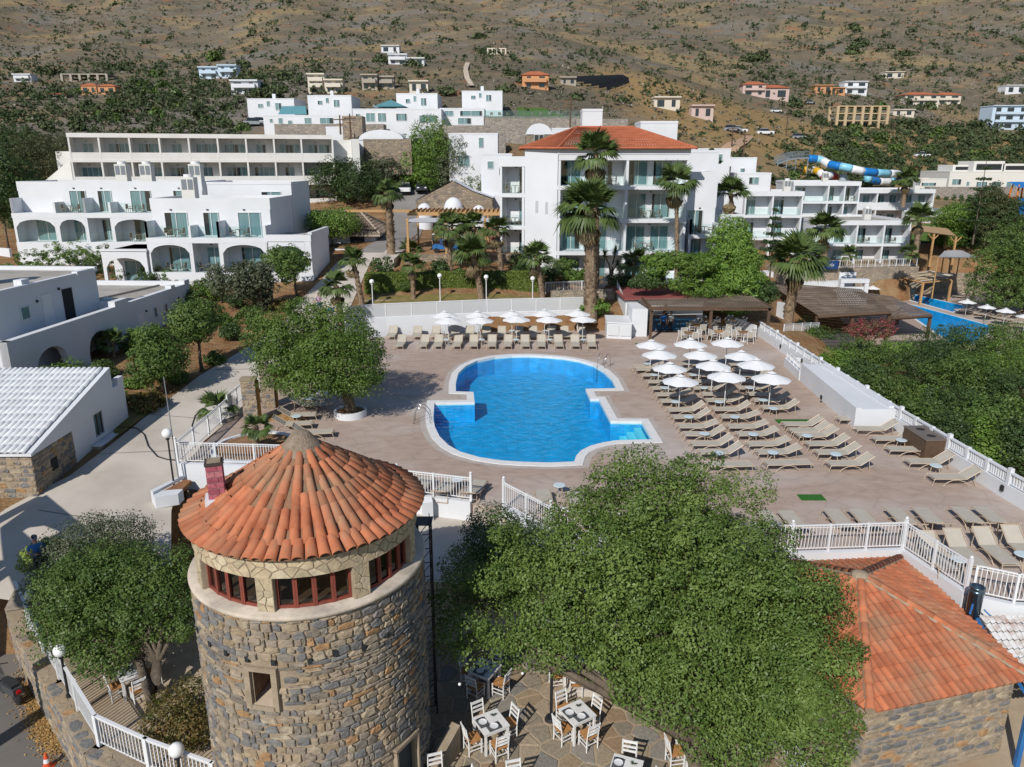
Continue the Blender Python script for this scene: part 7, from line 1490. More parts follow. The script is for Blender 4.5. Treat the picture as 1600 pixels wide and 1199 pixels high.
def bchair(x, y, rz, label):
    global BCm
    if BCm is None:
        BCm = thing('armchair', label, 'chair', (x, y, 0), rz, 'white armchairs at the pool bar'); mb = MB(); mb.bx(-.23,.23,-.22,.22,.42,.46); part('seat', mb, M_sling, BCm); mb = MB(); mb.bx(-.22,.22,.2,.23,.48,.88); part('backrest', mb, M_sling, BCm); mb = MB()
        for s_ in (-.26,.26): mb.tube([(s_,-.24,0),(s_,-.24,.66),(s_,.2,.66)], .02, 5).tube([(s_,.3,0),(s_,.2,.45),(s_,.24,.92)], .02, 5)
        mb.tube([(-.26,.24,.92),(.26,.24,.92)], .02, 5).tube([(-.26,-.22,.44),(.26,-.22,.44)], .018, 5); part('frame', mb, M_wpaint, BCm); return
    dup(BCm, (x, y, 0), rz, None, label)
btm = None
for i, (u, v) in enumerate(((1078,520),(1125,518),(1163,519),(1090,508),(1130,507),(1150,500),(1108,500))):
    p = G(u, v, .72); tt = thing('bar_table', f'brown topped bar table under the tiled pergola, {ORD[i]} from the counter posts', 'table', (p[0], p[1], 0), 0, 'tables at the pool bar'); mb = MB(); mb.bx(-.4,.4,-.4,.4,.70,.74); part('table_top', mb, M_wood if i % 2 else pm('mid_timber', (0.26,0.15,0.075), rough=.6), tt); mb = MB(); mb.cyl((0,0,.03),(0,0,.7),.04).cyl((0,0,0),(0,0,.03),.25,.25,12); part('pedestal', mb, M_wpaint, tt)
    for k in range(4): a = k*PI/2+.3; bchair(p[0]+.62*math.sin(a), p[1]-.62*math.cos(a), a+PI, f'white armchair at the bar, table {ORD[i]} from the counter posts, {("deck","wall","counter","pool")[k]} side')
for i, x_ in enumerate((11.6,12.5,13.4)): 
    t = thing('bar_stool', f'bar stool at the shaded counter, {ORD[i]} from the white cabinet', 'stool', (x_,59.3,0), 0, 'bar stools'); mb = MB(); mb.cyl((0,0,.72),(0,0,.76),.18,.18,12); part('seat', mb, M_brown, t); mb = MB(); mb.cyl((0,0,0),(0,0,.72),.03).cyl((0,0,0),(0,0,.02),.2,.2,12); part('pedestal', mb, M_dark, t)
# ramp wall beside the bar
lowwall('low_white_wall', 'low white wall under the pergola edge by the last bar table', [(18.9,57.5),(18.2,60.5)], 0, .9, .25)
railing('white railing in front of the hotel garden by the massive palm', [GT(852,459), GT(936,455), GT(951,446)], 1.0, 1.7, .15, False)
railing('white railing going down the hotel garden stairs', [GT(862,420), GT(900,438)], 1.0, 1.7, .2, False)
a, b = GT(862,478), GT(962,474); lowwall('garden_wall', 'stone garden wall behind the massive palm', [(a[0],a[1]+1.2),(b[0],b[1]+1.2)], .5, 2.5, .3, MATS['pale_stone_wall'])
for i, (u, v, w_, h_, m_) in enumerate(((330,458,40,26,LG_bri),(282,452,40,24,LG_mid),(372,472,34,24,LG_dark),(405,470,30,24,LG_mid),(300,492,30,20,LG_aut),(280,590,26,16,LG_mid),(205,600,30,14,LG_bri),(335,560,30,18,LG_mid),(440,478,30,18,LG_aut),(96,622,34,14,LG_mid),(350,500,22,16,LG_bri),(270,478,36,24,LG_dark))): gtree('garden_shrub', f'low shrub in the bare soil between path and white houses, {ORD[i]} of the bed', (u, v+h_*.45), (u, v), w_, h_, 1800, .14, m_, 260+i, 'shrub', 'garden shrubs', .04, 5, cr=.13)
gw_ = thing('shadow_canopy', 'unseen slab on pillars, shaped to cast the path shadow and its lit gap', 'gateway', (0,0,0)); up = lambda u, v: (lambda p: (p[0]-2.9, p[1]-5.97))(G(u, v, -1.1)); mb = MB(); O_ = [up(*q) for q in ((0,822),(45,800),(80,780),(100,800),(120,820),(150,862),(120,900),(70,950),(0,985),(-30,930),(-20,870))]; H_ = [up(*q) for q in ((22,832),(45,822),(72,819),(92,827),(104,850),(98,880),(80,900),(62,890),(45,862))]  # unseen slab added for its shadow; outline and hole projected back from that shadow
sheet(mb, O_, [H_], 4.05); sheet(mb, O_, [H_], 3.8); ringwall(mb, O_, 3.8, 4.05); ringwall(mb, H_, 3.8, 4.05, 0, True); part('roof', mb, M_white, gw_)
for q in (O_[2], O_[4], O_[8], O_[10]): part('pillar', MB().bx(q[0]-.2,q[0]+.2,q[1]-.3,q[1]+.1,-5,3.82), M_white, gw_)
# ------------------------------------------------------------------ second pool terrace
Z2 = -5.45
def g2(u, v): return G(u, v, Z2)
mb = MB(); sheet(mb, [(30,70),(96,66),(110,112),(56,112),(40,106.5),(28,90)], [[g2(1392,474)[:2],g2(1406,471)[:2],g2(1560,512)[:2],g2(1522,540)[:2],g2(1480,535)[:2]],[g2(1400,464)[:2],g2(1432,461)[:2],g2(1512,479)[:2],g2(1490,489)[:2]]], Z2); structure('lower_pool_deck', mb, M_deck)
for nm, pts in (('far_pool', ((1392,474),(1406,471),(1560,512),(1522,540),(1480,535))), ('small_pool', ((1400,464),(1432,461),(1512,479),(1490,489)))):
    pl = [g2(*p)[:2] for p in pts]; pi = offset_poly(pl, -.3)
    mb = MB(); sheet(mb, pl, [pi], Z2+.03); ringwall(mb, pl, Z2-.05, Z2+.03); structure(nm+'_coping', mb, M_white)
    mb = MB(); sheet(mb, pi, [], Z2-1.2); ringwall(mb, pi, Z2-1.2, Z2+.03, 0, True); structure(nm+'_basin', mb, M_mosaic); mb = MB(); sheet(mb, pi, [], Z2-.12); structure(nm+'_water', mb, M_water)
r2 = thing('dark_pergola', 'broad brown tiled pergola roof on dark posts beside the far pool', 'pergola', (0,0,0))
ra, rb, rc_, rd = D(1278,494,79), D(1392,487,79), D(1345,452,97), D(1195,441,97)
mb = MB(); mb.wave_roof(ra, rb, rc_, rd, 50, 14, .05, .05); part('tile_roof', mb, M_btile, r2)
rb2, rc2, ra2 = D(1456,492,80.5), D(1392,463,92), D(1392,496,79.5)
mb = MB(); mb.wave_roof(ra2, rb2, rc2, D(1330,455,96.5), 26, 9, .04, .05); part('side_roof', mb, M_btile, r2)
for p in (ra, rb, rb2, D(1334,491,79), D(1406,484,88)): mb = MB(); mb.bx(p[0]-.14,p[0]+.14,p[1]+.1,p[1]+.38,Z2,p[2]-.05); part('post', mb, M_brown, r2)
mb = MB(); mb.tube([Vector(ra)+Vector((0,-.05,-.15)), Vector(rb)+Vector((0,-.05,-.15))], .2, 4).tube([Vector(ra2)+Vector((0,-.05,-.15)), Vector(rb2)+Vector((0,-.05,-.15))], .18, 4); part('beam', mb, M_brown, r2)
for i, (u, v, yy) in enumerate(((1290,535,62),(1440,545,66))): c = D(u, v, yy); mb = MB(); mb.wave_roof((c[0]-3,yy-2,c[2]-.3),(c[0]+3.4,yy-2.6,c[2]-.3),(c[0]+2.6,yy+2,c[2]+.3),(c[0]-3,yy+2,c[2]+.3),20,6,.03,.03); solo('shed_roof', mb, pm('dark_felt', (0.085,0.075,0.07), rough=.95), f'low dark roof in the thicket, {("next to the boundary wall","under the far pool edge")[i]}', 'roof')
railing('white railing at the stout palm before the dark pergola', [D(1224,525,61), D(1278,521,66)], 1.0, 1.6, .16, False)
lowwall('low_white_wall', 'white kerb wall around the stout palm', [D(1214,498,68)[:2], D(1236,503,66)[:2]], -.5, .9, .3)
wp = thing('timber_pergola', 'pale timber pergola standing across the small far pool', 'pergola', (0,0,0)); ps = [g2(1395,464), g2(1437,477), g2(1481,472), g2(1442,456)]
for p in ps: mb = MB(); mb.bx(p[0]-.13,p[0]+.13,p[1]-.13,p[1]+.13,Z2,Z2+3.0); part('post', mb, M_wood, wp)
P4 = [Vector((p[0], p[1], Z2+3.0)) for p in ps]
mb = MB()
for a, b in zip(P4, P4[1:]+P4[:1]): mb.tube([a, b], .13, 4)
part('beam', mb, M_wood, wp)
for k in range(9): f = (k+.5)/9; mb = MB(); mb.tube([P4[0].lerp(P4[1], f)+Vector((0,0,.12)), P4[3].lerp(P4[2], f)+Vector((0,0,.12))], .07, 4); part('slat', mb, M_wood, wp)
for k in range(4): f = (k+.3)/4; a = P4[0].lerp(P4[1], f); b = P4[3].lerp(P4[2], f); c = P4[3].lerp(P4[2], f+.14); d_ = P4[0].lerp(P4[1], f+.14); mb = MB(); u_ = Vector((0,0,.2)); mb.f([a+u_, d_+u_, c+u_, b+u_]); part('shade_cloth', mb, pm('cream_shade', (0.52,0.46,0.36), rough=.9), wp)
for i, (u, v) in enumerate(((1512,471),(1543,478),(1572,485),(1604,493),(1312,452),(1342,451),(1364,449))):
    p = G(u, v-2, Z2+2.1); parasol(p[0], p[1], f'white parasol on the far pool terrace, {ORD[i] if i < 4 else ORD[i-4]} {"from the timber pergola" if i < 4 else "from the dark pergola roof"}', Z2)
for i, (u, v) in enumerate(((1487,458),(1495,466),(1502,462),(1512,460),(1528,463),(1545,469),(1560,472),(1578,476),(1500,488),(1515,491),(1530,494),(1545,497),(1560,500),(1575,503),(1590,507),(1578,492),(1590,497),(1540,486),(1355,462),(1368,465),(1470,458))):
    p = g2(u, v); lounger(p[0], p[1], -PI/2-.5+R.uniform(-.1,.1), f'taupe lounger on the far pool terrace, {ORD[i]} counted from the timber pergola', 'up', Z2, 'loungers at the far pool')
# stone retaining wall with railing, white frame gate, sail shade, lawn pergola
rwA, rwB, rwC = D(1305,446,102), D(1440,408,106), D(1300,447,102)
mb = MB(); mb.prism([(36,102.2),(rwB[0],106.4),(rwB[0]+1,109.5),(36,109.5)], Z2-.3, -.95); solo('stone_wall', mb, rubble_far('far_rubble', [(.33,.26,.18),(.22,.19,.16),(.42,.34,.25),(.28,.23,.18)], 1.9, (.40,.33,.25)), 'stone retaining wall below the four bay balcony block', 'wall')
solo('stone_wall', MB().prism([(57.2,110.2),(98,111.2),(98,113.5),(57.2,113.5)], Z2-.2, -2.6), MATS['far_rubble'], 'stone terrace wall behind the small far pool', 'wall')
railing('white railing on the stone wall below the four bay block', [(36.5,102.6,-.9),(rwB[0]-.3,106.6,-.9)], 1.1, 1.1, .35, False)
bnr = solo('blue_banner', MB().bx(-2.2,2.2,-.03,.03,0,1.15), pm('banner_blue', (0.012,0.05,0.19), rough=.6), 'dark blue banner with white lettering hung on the wall railing', 'banner', loc=(42.2,102.9,-.85), rot=(0,0,.13))
def lettering(txt, size, mat, par, loc, name='lettering', ext=.005):
    c = bpy.data.curves.new(name, 'FONT'); c.body = txt; c.size = size; c.extrude = ext; c.align_x = 'CENTER'; o = link(name, c); me = bpy.data.meshes.new_from_object(o.evaluated_get(bpy.context.evaluated_depsgraph_get())); bpy.data.objects.remove(o); me.materials.clear(); me.materials.append(mat); return link(name, me, par, loc, rot=(PI/2,0,0))
lettering('Voyager cafe', .62, M_wpaint, bnr, (0,-.045,.36))
gt = solo('white_gateway', MB().bx(-1.9,-1.4,0,.8,0,3.0).bx(1.4,1.9,0,.8,0,3.0).bx(-1.9,1.9,-.05,.85,3.0,3.5).bx(-1.4,1.4,.5,.75,0,2.4), M_white, 'white framed gateway in the stone wall by three parasols', 'gateway', loc=(46,101,Z2))
c = D(1270,428,104); mb = MB(); mb.bx(-7,6,0,2,-1.2,.2).bx(-5,5,-1.5,0,-1.6,-.9); solo('white_terrace', mb, M_white, 'white terrace edge behind the dark pergola roof', 'terrace', loc=c)
def sail(label, pts, mat, posts=True):
    t = thing('shade_sail', label, 'shade sail', (0,0,0), 0, 'shade sails'); mb = MB(); n = 8; P_ = [Vector(p) for p in pts]
    g = [[(P_[0].lerp(P_[1], i/n)).lerp(P_[3].lerp(P_[2], i/n), j/n)+Vector((0,0,-.5*math.sin(PI*i/n)*math.sin(PI*j/n))) for i in range(n+1)] for j in range(n+1)]
    for j in range(n):
        for i in range(n): mb.f([g[j][i], g[j][i+1], g[j+1][i+1], g[j+1][i]])
    part('canvas', mb, mat, t, True)
    if posts:
        for p in P_: mb = MB(); mb.cyl((p[0],p[1],-5.4 if p[2] < 0 else hz(p[0], p[1])), p, .09, .07, 6); part('post', mb, M_wood, t)
    return t
M_sail = pm('grey_sail', (0.36,0.36,0.37), rough=.9)
sail('grey shade sail over the play corner by the far pool', [D(1466,402,100),D(1530,403,99),D(1501,391,107),D(1476,392,107)], M_sail)
sail('cream shade sail lying low beside the stone wall', [D(1441,420,104),D(1483,432,100),D(1490,430,102),D(1448,422,105)], pm('cream_sail', (.55,.5,.42), rough=.9), False)
lpg = thing('timber_pergola', 'timber pergola with braced posts on the lawn beside the balcony block', 'pergola', (0,0,0)); q = [D(1418,360,112), D(1494,370,110), D(1480,358,118), D(1425,352,119)]; P4 = [Vector(p) for p in q]
for p in P4+[P4[0].lerp(P4[1], .55)]:
    zb = hz(p[0], p[1])-.3; mb = MB(); mb.bx(p[0]-.12,p[0]+.12,p[1]-.12,p[1]+.12,zb,p[2]); mb.tube([(p[0],p[1],p[2]-.9),(p[0]+.8,p[1],p[2]-.05)], .08, 4).tube([(p[0],p[1],p[2]-.9),(p[0]-.8,p[1],p[2]-.05)], .08, 4); part('post', mb, M_wood, lpg)
mb = MB(); mb.f([p+Vector((0,0,.1)) for p in P4]).f([p+Vector((0,0,.02)) for p in P4][::-1]); part('reed_roof', mb, pm('reed_mat', (0.44,0.30,0.17), (0.36,0.24,0.13), rough=1, scale=2), lpg)
strip('lawn', [(D(1425,352,120), D(1500,350,122)), (D(1430,338,130), D(1490,336,132))], .1, M_green, 4, 4)
pl3 = [D(1450,327,136)[:2], D(1540,331,134)[:2], D(1540,324,143)[:2], D(1452,321,144)[:2]]; z3 = hz(*D(1490,326,139)[:2])+.6
mb = MB(); mb.prism(pl3, z3-1.5, z3); sheet(mb, offset_poly(pl3, -.35), [], z3+.03, 1); structure('slide_pool', mb, [M_white, pm('slide_pool_water', (0.05,0.32,0.50), (0.10,0.42,0.58), rough=.12, scale=.8, spec=.5)])
# ------------------------------------------------------------------ water slides and stair tower
def tubepath(name, par, pts, r, mats, seg=4, n=10, half=False):
    P_ = [Vector(p) for p in pts]; sm = []
    for i in range(len(P_)-1):
        p0, p1, p2, p3 = P_[max(i-1,0)], P_[i], P_[i+1], P_[min(i+2, len(P_)-1)]
        for k in range(6): t = k/6; sm.append(.5*((2*p1)+(p2-p0)*t+(2*p0-5*p1+4*p2-p3)*t*t+(3*p1-p0-3*p2+p3)*t**3))
    sm.append(P_[-1]); i = 0; k = 0
    while i < len(sm)-1: j = min(i+seg, len(sm)-1); part(name, MB().tube(sm[i:j+1], r, n), mats[k % len(mats)], par, True); i = j; k += 1
M_sb, M_slb, M_sy, M_sr = pm('slide_blue', (0.015,0.17,0.48), rough=.3), pm('slide_light_blue', (0.22,0.52,0.66), rough=.3), pm('slide_yellow', (0.62,0.36,0.02), rough=.3), pm('slide_red', (0.50,0.05,0.03), rough=.3)
SY = 150
s1 = thing('water_slide', 'long blue and white tube water slide high on a steel column', 'water slide', (0,0,0)); tubepath('tube', s1, [D(1264,248,SY),D(1282,250,SY),D(1296,257,SY-2),D(1322,262,SY-4),D(1348,268,SY-4),D(1378,271,SY-2),D(1404,273,SY+3),D(1398,283,SY+6),D(1372,284,SY+4),D(1354,279,SY+1)], .74, [M_sb, M_slb, M_wpaint, M_sb, M_slb, M_wpaint], 4)
c = D(1318,272,SY-2); mb = MB(); mb.cyl((c[0],c[1],4),c,.8,.65,12); part('column', mb, pm('steel_blue_paint', (0.35,0.42,0.47), rough=.4), s1); mb = MB(); mb.tube([D(1318,268,SY-2), D(1334,268,SY-3)], .25, 6); part('bracket', mb, M_wpaint, s1)
s2 = thing('water_slide', 'yellow red and white tube water slide below the blue one', 'water slide', (0,0,0)); tubepath('tube', s2, [D(1256,266,SY+2),D(1270,266,SY+1),D(1281,270,SY-1),D(1288,277,SY-2),D(1298,274,SY-1),D(1308,278,SY),D(1304,286,SY+1),D(1325,287,SY)], .72, [M_sy, M_wpaint, M_sy, M_wpaint, M_sr, M_wpaint, M_sr], 4)
s3 = thing('slide_exit', 'short blue and white slide end beside the balcony block', 'water slide', (0,0,0)); tubepath('tube', s3, [D(1302,297,SY-10),D(1318,295,SY-11),D(1340,293,SY-12)], .8, [M_sb, M_wpaint], 4)
stt = thing('stair_tower', 'grey steel stair tower feeding the water slides', 'stair tower', (0,0,0)); M_gal = pm('galvanised', (0.34,0.38,0.41), rough=.4, metal=.6)
for u, v in ((1216,250),(1244,250),(1263,247),(1230,246)):
    for dy in (0, 3): c = D(u, v, SY+dy); mb = MB(); mb.cyl((c[0],SY+dy,4.5),(c[0],SY+dy,c[2]),.1,.1,6); part('post', mb, M_gal, stt)
for (a, b) in (((1244,247),(1264,246)),((1215,256),(1228,250)),((1228,250),(1244,247))):
    A, B = Vector(D(*a, SY)), Vector(D(*b, SY)); mb = MB(); mb.f([A, B, B+Vector((0,3,0)), A+Vector((0,3,0))]).f([A-Vector((0,0,.25)), A, B, B-Vector((0,0,.25))][::-1]); part('flight', mb, M_gal, stt)
    for o_ in (0, 3):
        mb = MB()
        for h in (.5, 1.1): mb.tube([A+Vector((0,o_,h)), B+Vector((0,o_,h))], .05, 4)
        for k in range(9): q_ = A.lerp(B, k/8)+Vector((0,o_,0)); mb.tube([q_, q_+Vector((0,0,1.1))], .035, 4)
        part('handrail', mb, M_gal, stt)
for (a, b) in (((1216,274),(1228,268)),((1228,268),(1242,262))):
    A, B = Vector(D(*a, SY)), Vector(D(*b, SY)); mb = MB(); mb.f([A, B, B+Vector((0,2,0)), A+Vector((0,2,0))]); mb.tube([A+Vector((0,0,1)), B+Vector((0,0,1))], .06, 4); part('flight', mb, M_gal, stt)
pf = thing('play_slide', 'orange and blue children slide tower at the right edge', 'play structure', (0,0,0)); M_or = pm('play_orange', (0.60,0.17,0.02), rough=.5)
b_ = D(1590,320,120)
for dx, dy in ((-1.3,-1.3),(1.3,-1.3),(-1.3,1.3),(1.3,1.3)): mb = MB(); mb.cyl((b_[0]+dx,b_[1]+dy,b_[2]-2),(b_[0]+dx*.6,b_[1]+dy*.6,b_[2]+3),.14,.12,6); part('post', mb, M_or, pf)
mb = MB(); mb.bx(b_[0]-1.3,b_[0]+1.3,b_[1]-1.3,b_[1]+1.3,b_[2]+.9,b_[2]+1.1); part('platform', mb, M_or, pf); mb = MB(); mb.f([(b_[0]-1.1,b_[1]-1.4,b_[2]+1.1),(b_[0]+.2,b_[1]-1.4,b_[2]+1.1),(b_[0]-.8,b_[1]-4,b_[2]-1.2),(b_[0]-2.1,b_[1]-4,b_[2]-1.2)]).f([(b_[0]-1.1,b_[1]+1.4,b_[2]+3.4),(b_[0]+1.1,b_[1]+1.4,b_[2]+3.4),(b_[0]+1.3,b_[1]-1.6,b_[2]+2.6),(b_[0]-1.3,b_[1]-1.6,b_[2]+2.6)]); part('slide', mb, M_sb, pf)
# ------------------------------------------------------------------ chapel, wooden terrace, street life
cz = 5.6; ch = thing('chapel', 'stone fronted chapel with three white plaster domes and a small bell arch', 'chapel', (-10.9,99,cz+1.2))
mb = MB(); mb.f([(-1.4,0,-2),(8.4,0,-2),(8.4,0,1.8),(5.9,0,2.7),(3.4,0,4.0),(1.4,0,3.0),(-1.4,0,1.6)]); mb.f([(-1.4,5,1.6),(1.4,5,3),(3.4,5,4),(5.9,5,2.7),(8.4,5,1.8),(8.4,5,-2),(-1.4,5,-2)]); mb.f([(8.4,0,-2),(8.4,5,-2),(8.4,5,1.8),(8.4,0,1.8)]).f([(-1.4,5,-2),(-1.4,0,-2),(-1.4,0,1.6),(-1.4,5,1.6)]); part('stone_wall', mb, rubble_far('chapel_rubble', [(.30,.225,.15),(.17,.15,.13),(.36,.28,.2),(.23,.19,.15)], 2.2, (.36,.29,.22)), ch)
mb = MB(); L_ = [(-1.5,1.6),(1.4,3.05),(3.4,4.05),(5.9,2.75),(8.5,1.85)]
for a, b in zip(L_, L_[1:]): mb.f([(a[0],-.15,a[1]+.06),(b[0],-.15,b[1]+.06),(b[0],5.2,b[1]+.06),(a[0],5.2,a[1]+.06)])
part('roof', mb, M_white, ch)
for x_, r_, zz in ((-.2,1.0,0.1),(3.5,1.25,.5),(6.7,.95,-.1)): mb = MB(); mb.lathe([(r_,-2.2+.0),(r_,zz)]+[(r_*math.cos(t), zz+r_*1.25*math.sin(t)) for t in np.linspace(0.05, PI/2-.01, 8)], (x_,-1.0,0), 20); part('dome', mb, M_white, ch, True)
mb = MB(); mb.at(7.6,5.2,2.0,0).wall(2.6, 0, 2.6, [(.7,1.9,.6,2.3,.6)], .5).at(0,0,0).bx(5,10.2,4.9,8,-2,2.2); part('bell_arch', mb, M_white, ch)
pg = thing('timber_terrace', 'timber terrace with a slatted pergola behind the hedge palms', 'pergola', (-10.3,74,4.5)); mb = MB(); mb.bx(0,11.6,0,9,-.6,.0); part('deck', mb, pm('terrace_timber', (0.34,0.20,0.095), (0.28,0.16,0.075), rough=.8, scale=2), pg)
for x_ in (.2,3.9,7.7,11.4):
    for y_ in (.3,8.7): mb = MB(); mb.bx(x_-.1,x_+.1,y_-.1,y_+.1,0,3.4); part('post', mb, M_wood, pg)
for y_ in (4.2,5.8,7.3,8.9): mb = MB(); mb.bx(-.3,11.9,y_-.12,y_+.12,3.4,3.75); part('beam', mb, M_wood, pg)
for k in range(26): mb = MB(); x_ = .2+k*.45; mb.bx(x_-.05,x_+.05,4.0,9.1,3.75,3.92); part('slat', mb, M_wood, pg)
mb = MB(); mb.f([(.1,.5,3.0),(11.2,.5,3.0),(11.2,3.6,3.2),(.1,3.6,3.2)]).f([(.1,.5,2.96),(11.2,.5,2.96),(11.2,3.6,3.16),(.1,3.6,3.16)][::-1]); part('awning', mb, pm('grey_awning', (0.50,0.50,0.52), rough=.9), pg)
mb = MB(); mb.bx(-7.4,-.3,8.7,8.9,3.45,3.7); part('street_beam', mb, M_wood, pg)
for k in range(7): mb = MB(); mb.bx(.0,.06,.4+k*1.2,.55+k*1.2,0,1.1).bx(.0,.06,.4+k*1.2,1.7+k*1.2,1.05,1.12); part('fence_rail', mb, M_wood, pg)
lowwall('terrace_wall', 'grey stone wall under the timber terrace', [(-10.4,73.7),(1.5,73.7)], 1.5, 4.52, .4, MATS['chapel_rubble'])
p = D(620,372,79); mb = MB(); mb.prism([(-12.9,72),(-11.2,72),(-11.3,80),(-13.2,80)], 2.5, 4.25); solo('ramp', mb, M_conc, 'pale concrete ramp between the thick palm and the timber terrace', 'ramp')
ct = thing('utility_cart', 'dark blue utility cart parked under the timber terrace awning', 'cart', (-6.6,75.6,4.51)); mb = MB(); mb.bx(-1.2,1.3,-.6,.6,.35,.75); part('body', mb, M_blue, ct); mb = MB(); mb.bx(-.5,1.3,-.6,.6,.75,1.3); part('cargo_box', mb, pm('navy_box', (0.03,0.06,0.15), rough=.5), ct); mb = MB(); mb.bx(-1.25,-.5,-.58,.58,1.75,1.82); part('roof', mb, M_wpaint, ct)
for x_ in (-.85,.85):
    for y_ in (-.6,.6): part('wheel', MB().cyl((0,-.07,0),(0,.07,0),.24,.24,14), M_dark, ct, loc=(x_,y_,.24))
cf = thing('cafe_canopy', 'white canopy with two closed blue parasols by the stone cafe wall', 'canopy', (2.0,92,4.6)); mb = MB(); mb.f([(0,0,3.2),(6.4,0,3.2),(6.4,4,3.7),(0,4,3.7)]).f([(0,0,3.15),(6.4,0,3.15),(6.4,4,3.65),(0,4,3.65)][::-1]); part('canvas', mb, M_canvas, cf)
for x_ in (0.1,6.3): mb = MB(); mb.bx(x_-.06,x_+.06,0,.12,-2,3.2); part('post', mb, M_wpaint, cf)
for i, x_ in enumerate((-.3, 2.3)): t = thing('closed_parasol', f'closed blue parasol at the white canopy, {("nearer the chapel","nearer the hotel")[i]}', 'parasol', (2.0+x_,91.2,3.4), 0, 'closed blue parasols'); part('canopy', MB().lathe([(.02,4.0),(.28,2.9),(.36,1.9),(.2,1.2),(.001,1.2)], n=10), M_blue, t, True); part('pole', MB().cyl((0,0,0),(0,0,4),.04), M_wpaint, t)
cube_house('stone_cafe', 'stone walled low house between chapel and hotel', (1.5,97,4), 0, 7.5, 6, 5.2, [(6.4,.5,1.2,2.0)], mat=MATS['chapel_rubble'], roofm=M_white, cat='house')
cube_house('white_shoulder', 'white stepped wall rising beside the hotel end', (-3.2+2.2,86,3), -.1, 5.6, 5, 8.2, cat='house', roofm=M_white)
def car(label, loc, rz, paint, group='parked cars'):
    t = thing('parked_car', label, 'car', loc, rz, group); mb = MB(); mb.prism([(-2.0,-.75),(-1.9,-.85),(1.9,-.85),(2.05,-.7),(2.05,.7),(1.9,.85),(-1.9,.85),(-2.0,.75)], .28, .85); part('body', mb, paint, t)
    mb = MB(); a = [(-1.5,-.78,.85),(1.0,-.78,.85),(1.0,.78,.85),(-1.5,.78,.85)]; b = [(-1.1,-.62,1.45),(.35,-.62,1.45),(.35,.62,1.45),(-1.1,.62,1.45)]
    for i in range(4): j = (i+1) % 4; mb.f([a[i], a[j], b[j], b[i]])
    part('windows', mb, pm('car_glass', (0.02,0.025,0.03), rough=.08, spec=.8), t); mb = MB(); mb.bx(-1.12,.37,-.63,.63,1.45,1.5); part('roof', mb, paint, t)
    for x_ in (-1.25,1.25):
        for y_ in (-.85,.85): part('wheel', MB().cyl((0,-.1,0),(0,.1,0),.31,.31,14), M_dark, t, loc=(x_,y_*.93,.31))
    for y_ in (-.55,.55): mb = MB(); mb.bx(2.03,2.07,y_-.16,y_+.16,.6,.74); part('headlight', mb, M_globe, t)
    return t
M_cw, M_cs, M_cd = pm('car_white', (0.7,0.7,0.7), rough=.25, spec=.6), pm('car_silver', (0.4,0.41,0.42), rough=.25, metal=.5), pm('car_dark', (0.03,0.035,0.04), rough=.25, spec=.6)
p = GT(634,302); car('white car parked on the street above the thick palm', p, -1.5, M_cw); p = GT(658,300); car('dark car parked next to the chapel', p, -1.4, M_cd)
for i, (u, v, m_, rz_, lab) in enumerate(((1143,206,M_cs,.1,'silver car first in the dry field row'),(1153,208,M_cw,.1,'white car second in the dry field row'),(1195,211,M_cw,0,'white pickup like car by the field bushes'),(1247,218,M_cs,.2,'silver car between the field bushes'),(1440,246,M_cw,0,'white car on the track over the slides'),(408,196,M_cw,.3,'white car at the villa corner beside the road'),(398,197,M_cs,.3,'silver car next to the villa corner car'),(1265,163,M_cs,.2,'silver car by the ruined frame building'),(1212,176,M_cw,.1,'white car on the upper field terrace'),(1325,142,M_cs,0,'small silver car beside the orange villas'))): car(lab, GT(u, v), rz_, m_)
# ------------------------------------------------------------------ white villa complex up the slope
VM = MATS['chapel_rubble']
def hx(name, label, u0, u1, v0, v1, y, dep=7, wins=(), mat=None, roofm=None, cat='villa', group=None, par=.2, sides=(), extra=None):
    a, b = D(u0, v1, y), D(u1, v1, y); top = D((u0+u1)/2, v0, y); w = b[0]-a[0]; h = top[2]-a[2]
    return cube_house(name, label, a, 0, w, dep, h-par, [(w*fx, h*fz, w*fw, h*fh) for fx, fz, fw, fh in wins], mat, cat, roofm or M_white, group, par, extra, [(dep*.5, h*.35, 1.0, 1.2) for _ in sides])
VW = ((.28,.45,.11,.24),(.66,.32,.13,.42),(.45,.55,.07,.3))
for i, (u0, u1, v0, v1, lab) in enumerate(((388,461,154,181,'white cube villa at the road end of the hillside row'),(482,550,149,176,'white cube villa second from the road'),(620,684,146,174,'white cube villa third from the road'),(722,785,142,166,'white cube villa at the lawn end of the row'))):
    hx('cube_villa', lab, u0, u1, v0, v1, 156, 9, VW, group='white cube villas'); c = D(u0+(u1-u0)*.55, v0, 158); part('chimney', MB().bx(-.3,.3,-.3,.3,0,1.0), M_white, bpy.data.objects['cube_villa' if i == 0 else f'cube_villa.{i:03d}'], loc=((u1-u0)/9*.55, 3, (v1-v0)/8.4))
hx('villa', 'long low white villa with a dark door and lattice porch wall', 413, 546, 180, 203, 143, 9, ((.09,.5,.035,.25),(.2,.4,.05,.4),(.31,.12,.05,.52),(.52,.4,.08,.42),(.74,.4,.16,.42)))
hx('villa', 'white villa with wide teal windows and a glass skylight', 552, 690, 170, 197, 143, 11, ((.06,.3,.05,.4),(.2,.25,.1,.5),(.33,.25,.09,.5),(.55,.3,.12,.42),(.85,.2,.2,.42)))
hx('villa', 'white terrace house with a thin flat canopy beside the stone terraces', 688, 757, 169, 197, 147, 8, ((.2,.55,.2,.3),(.55,.1,.3,.35),(.7,.55,.5,.3)))
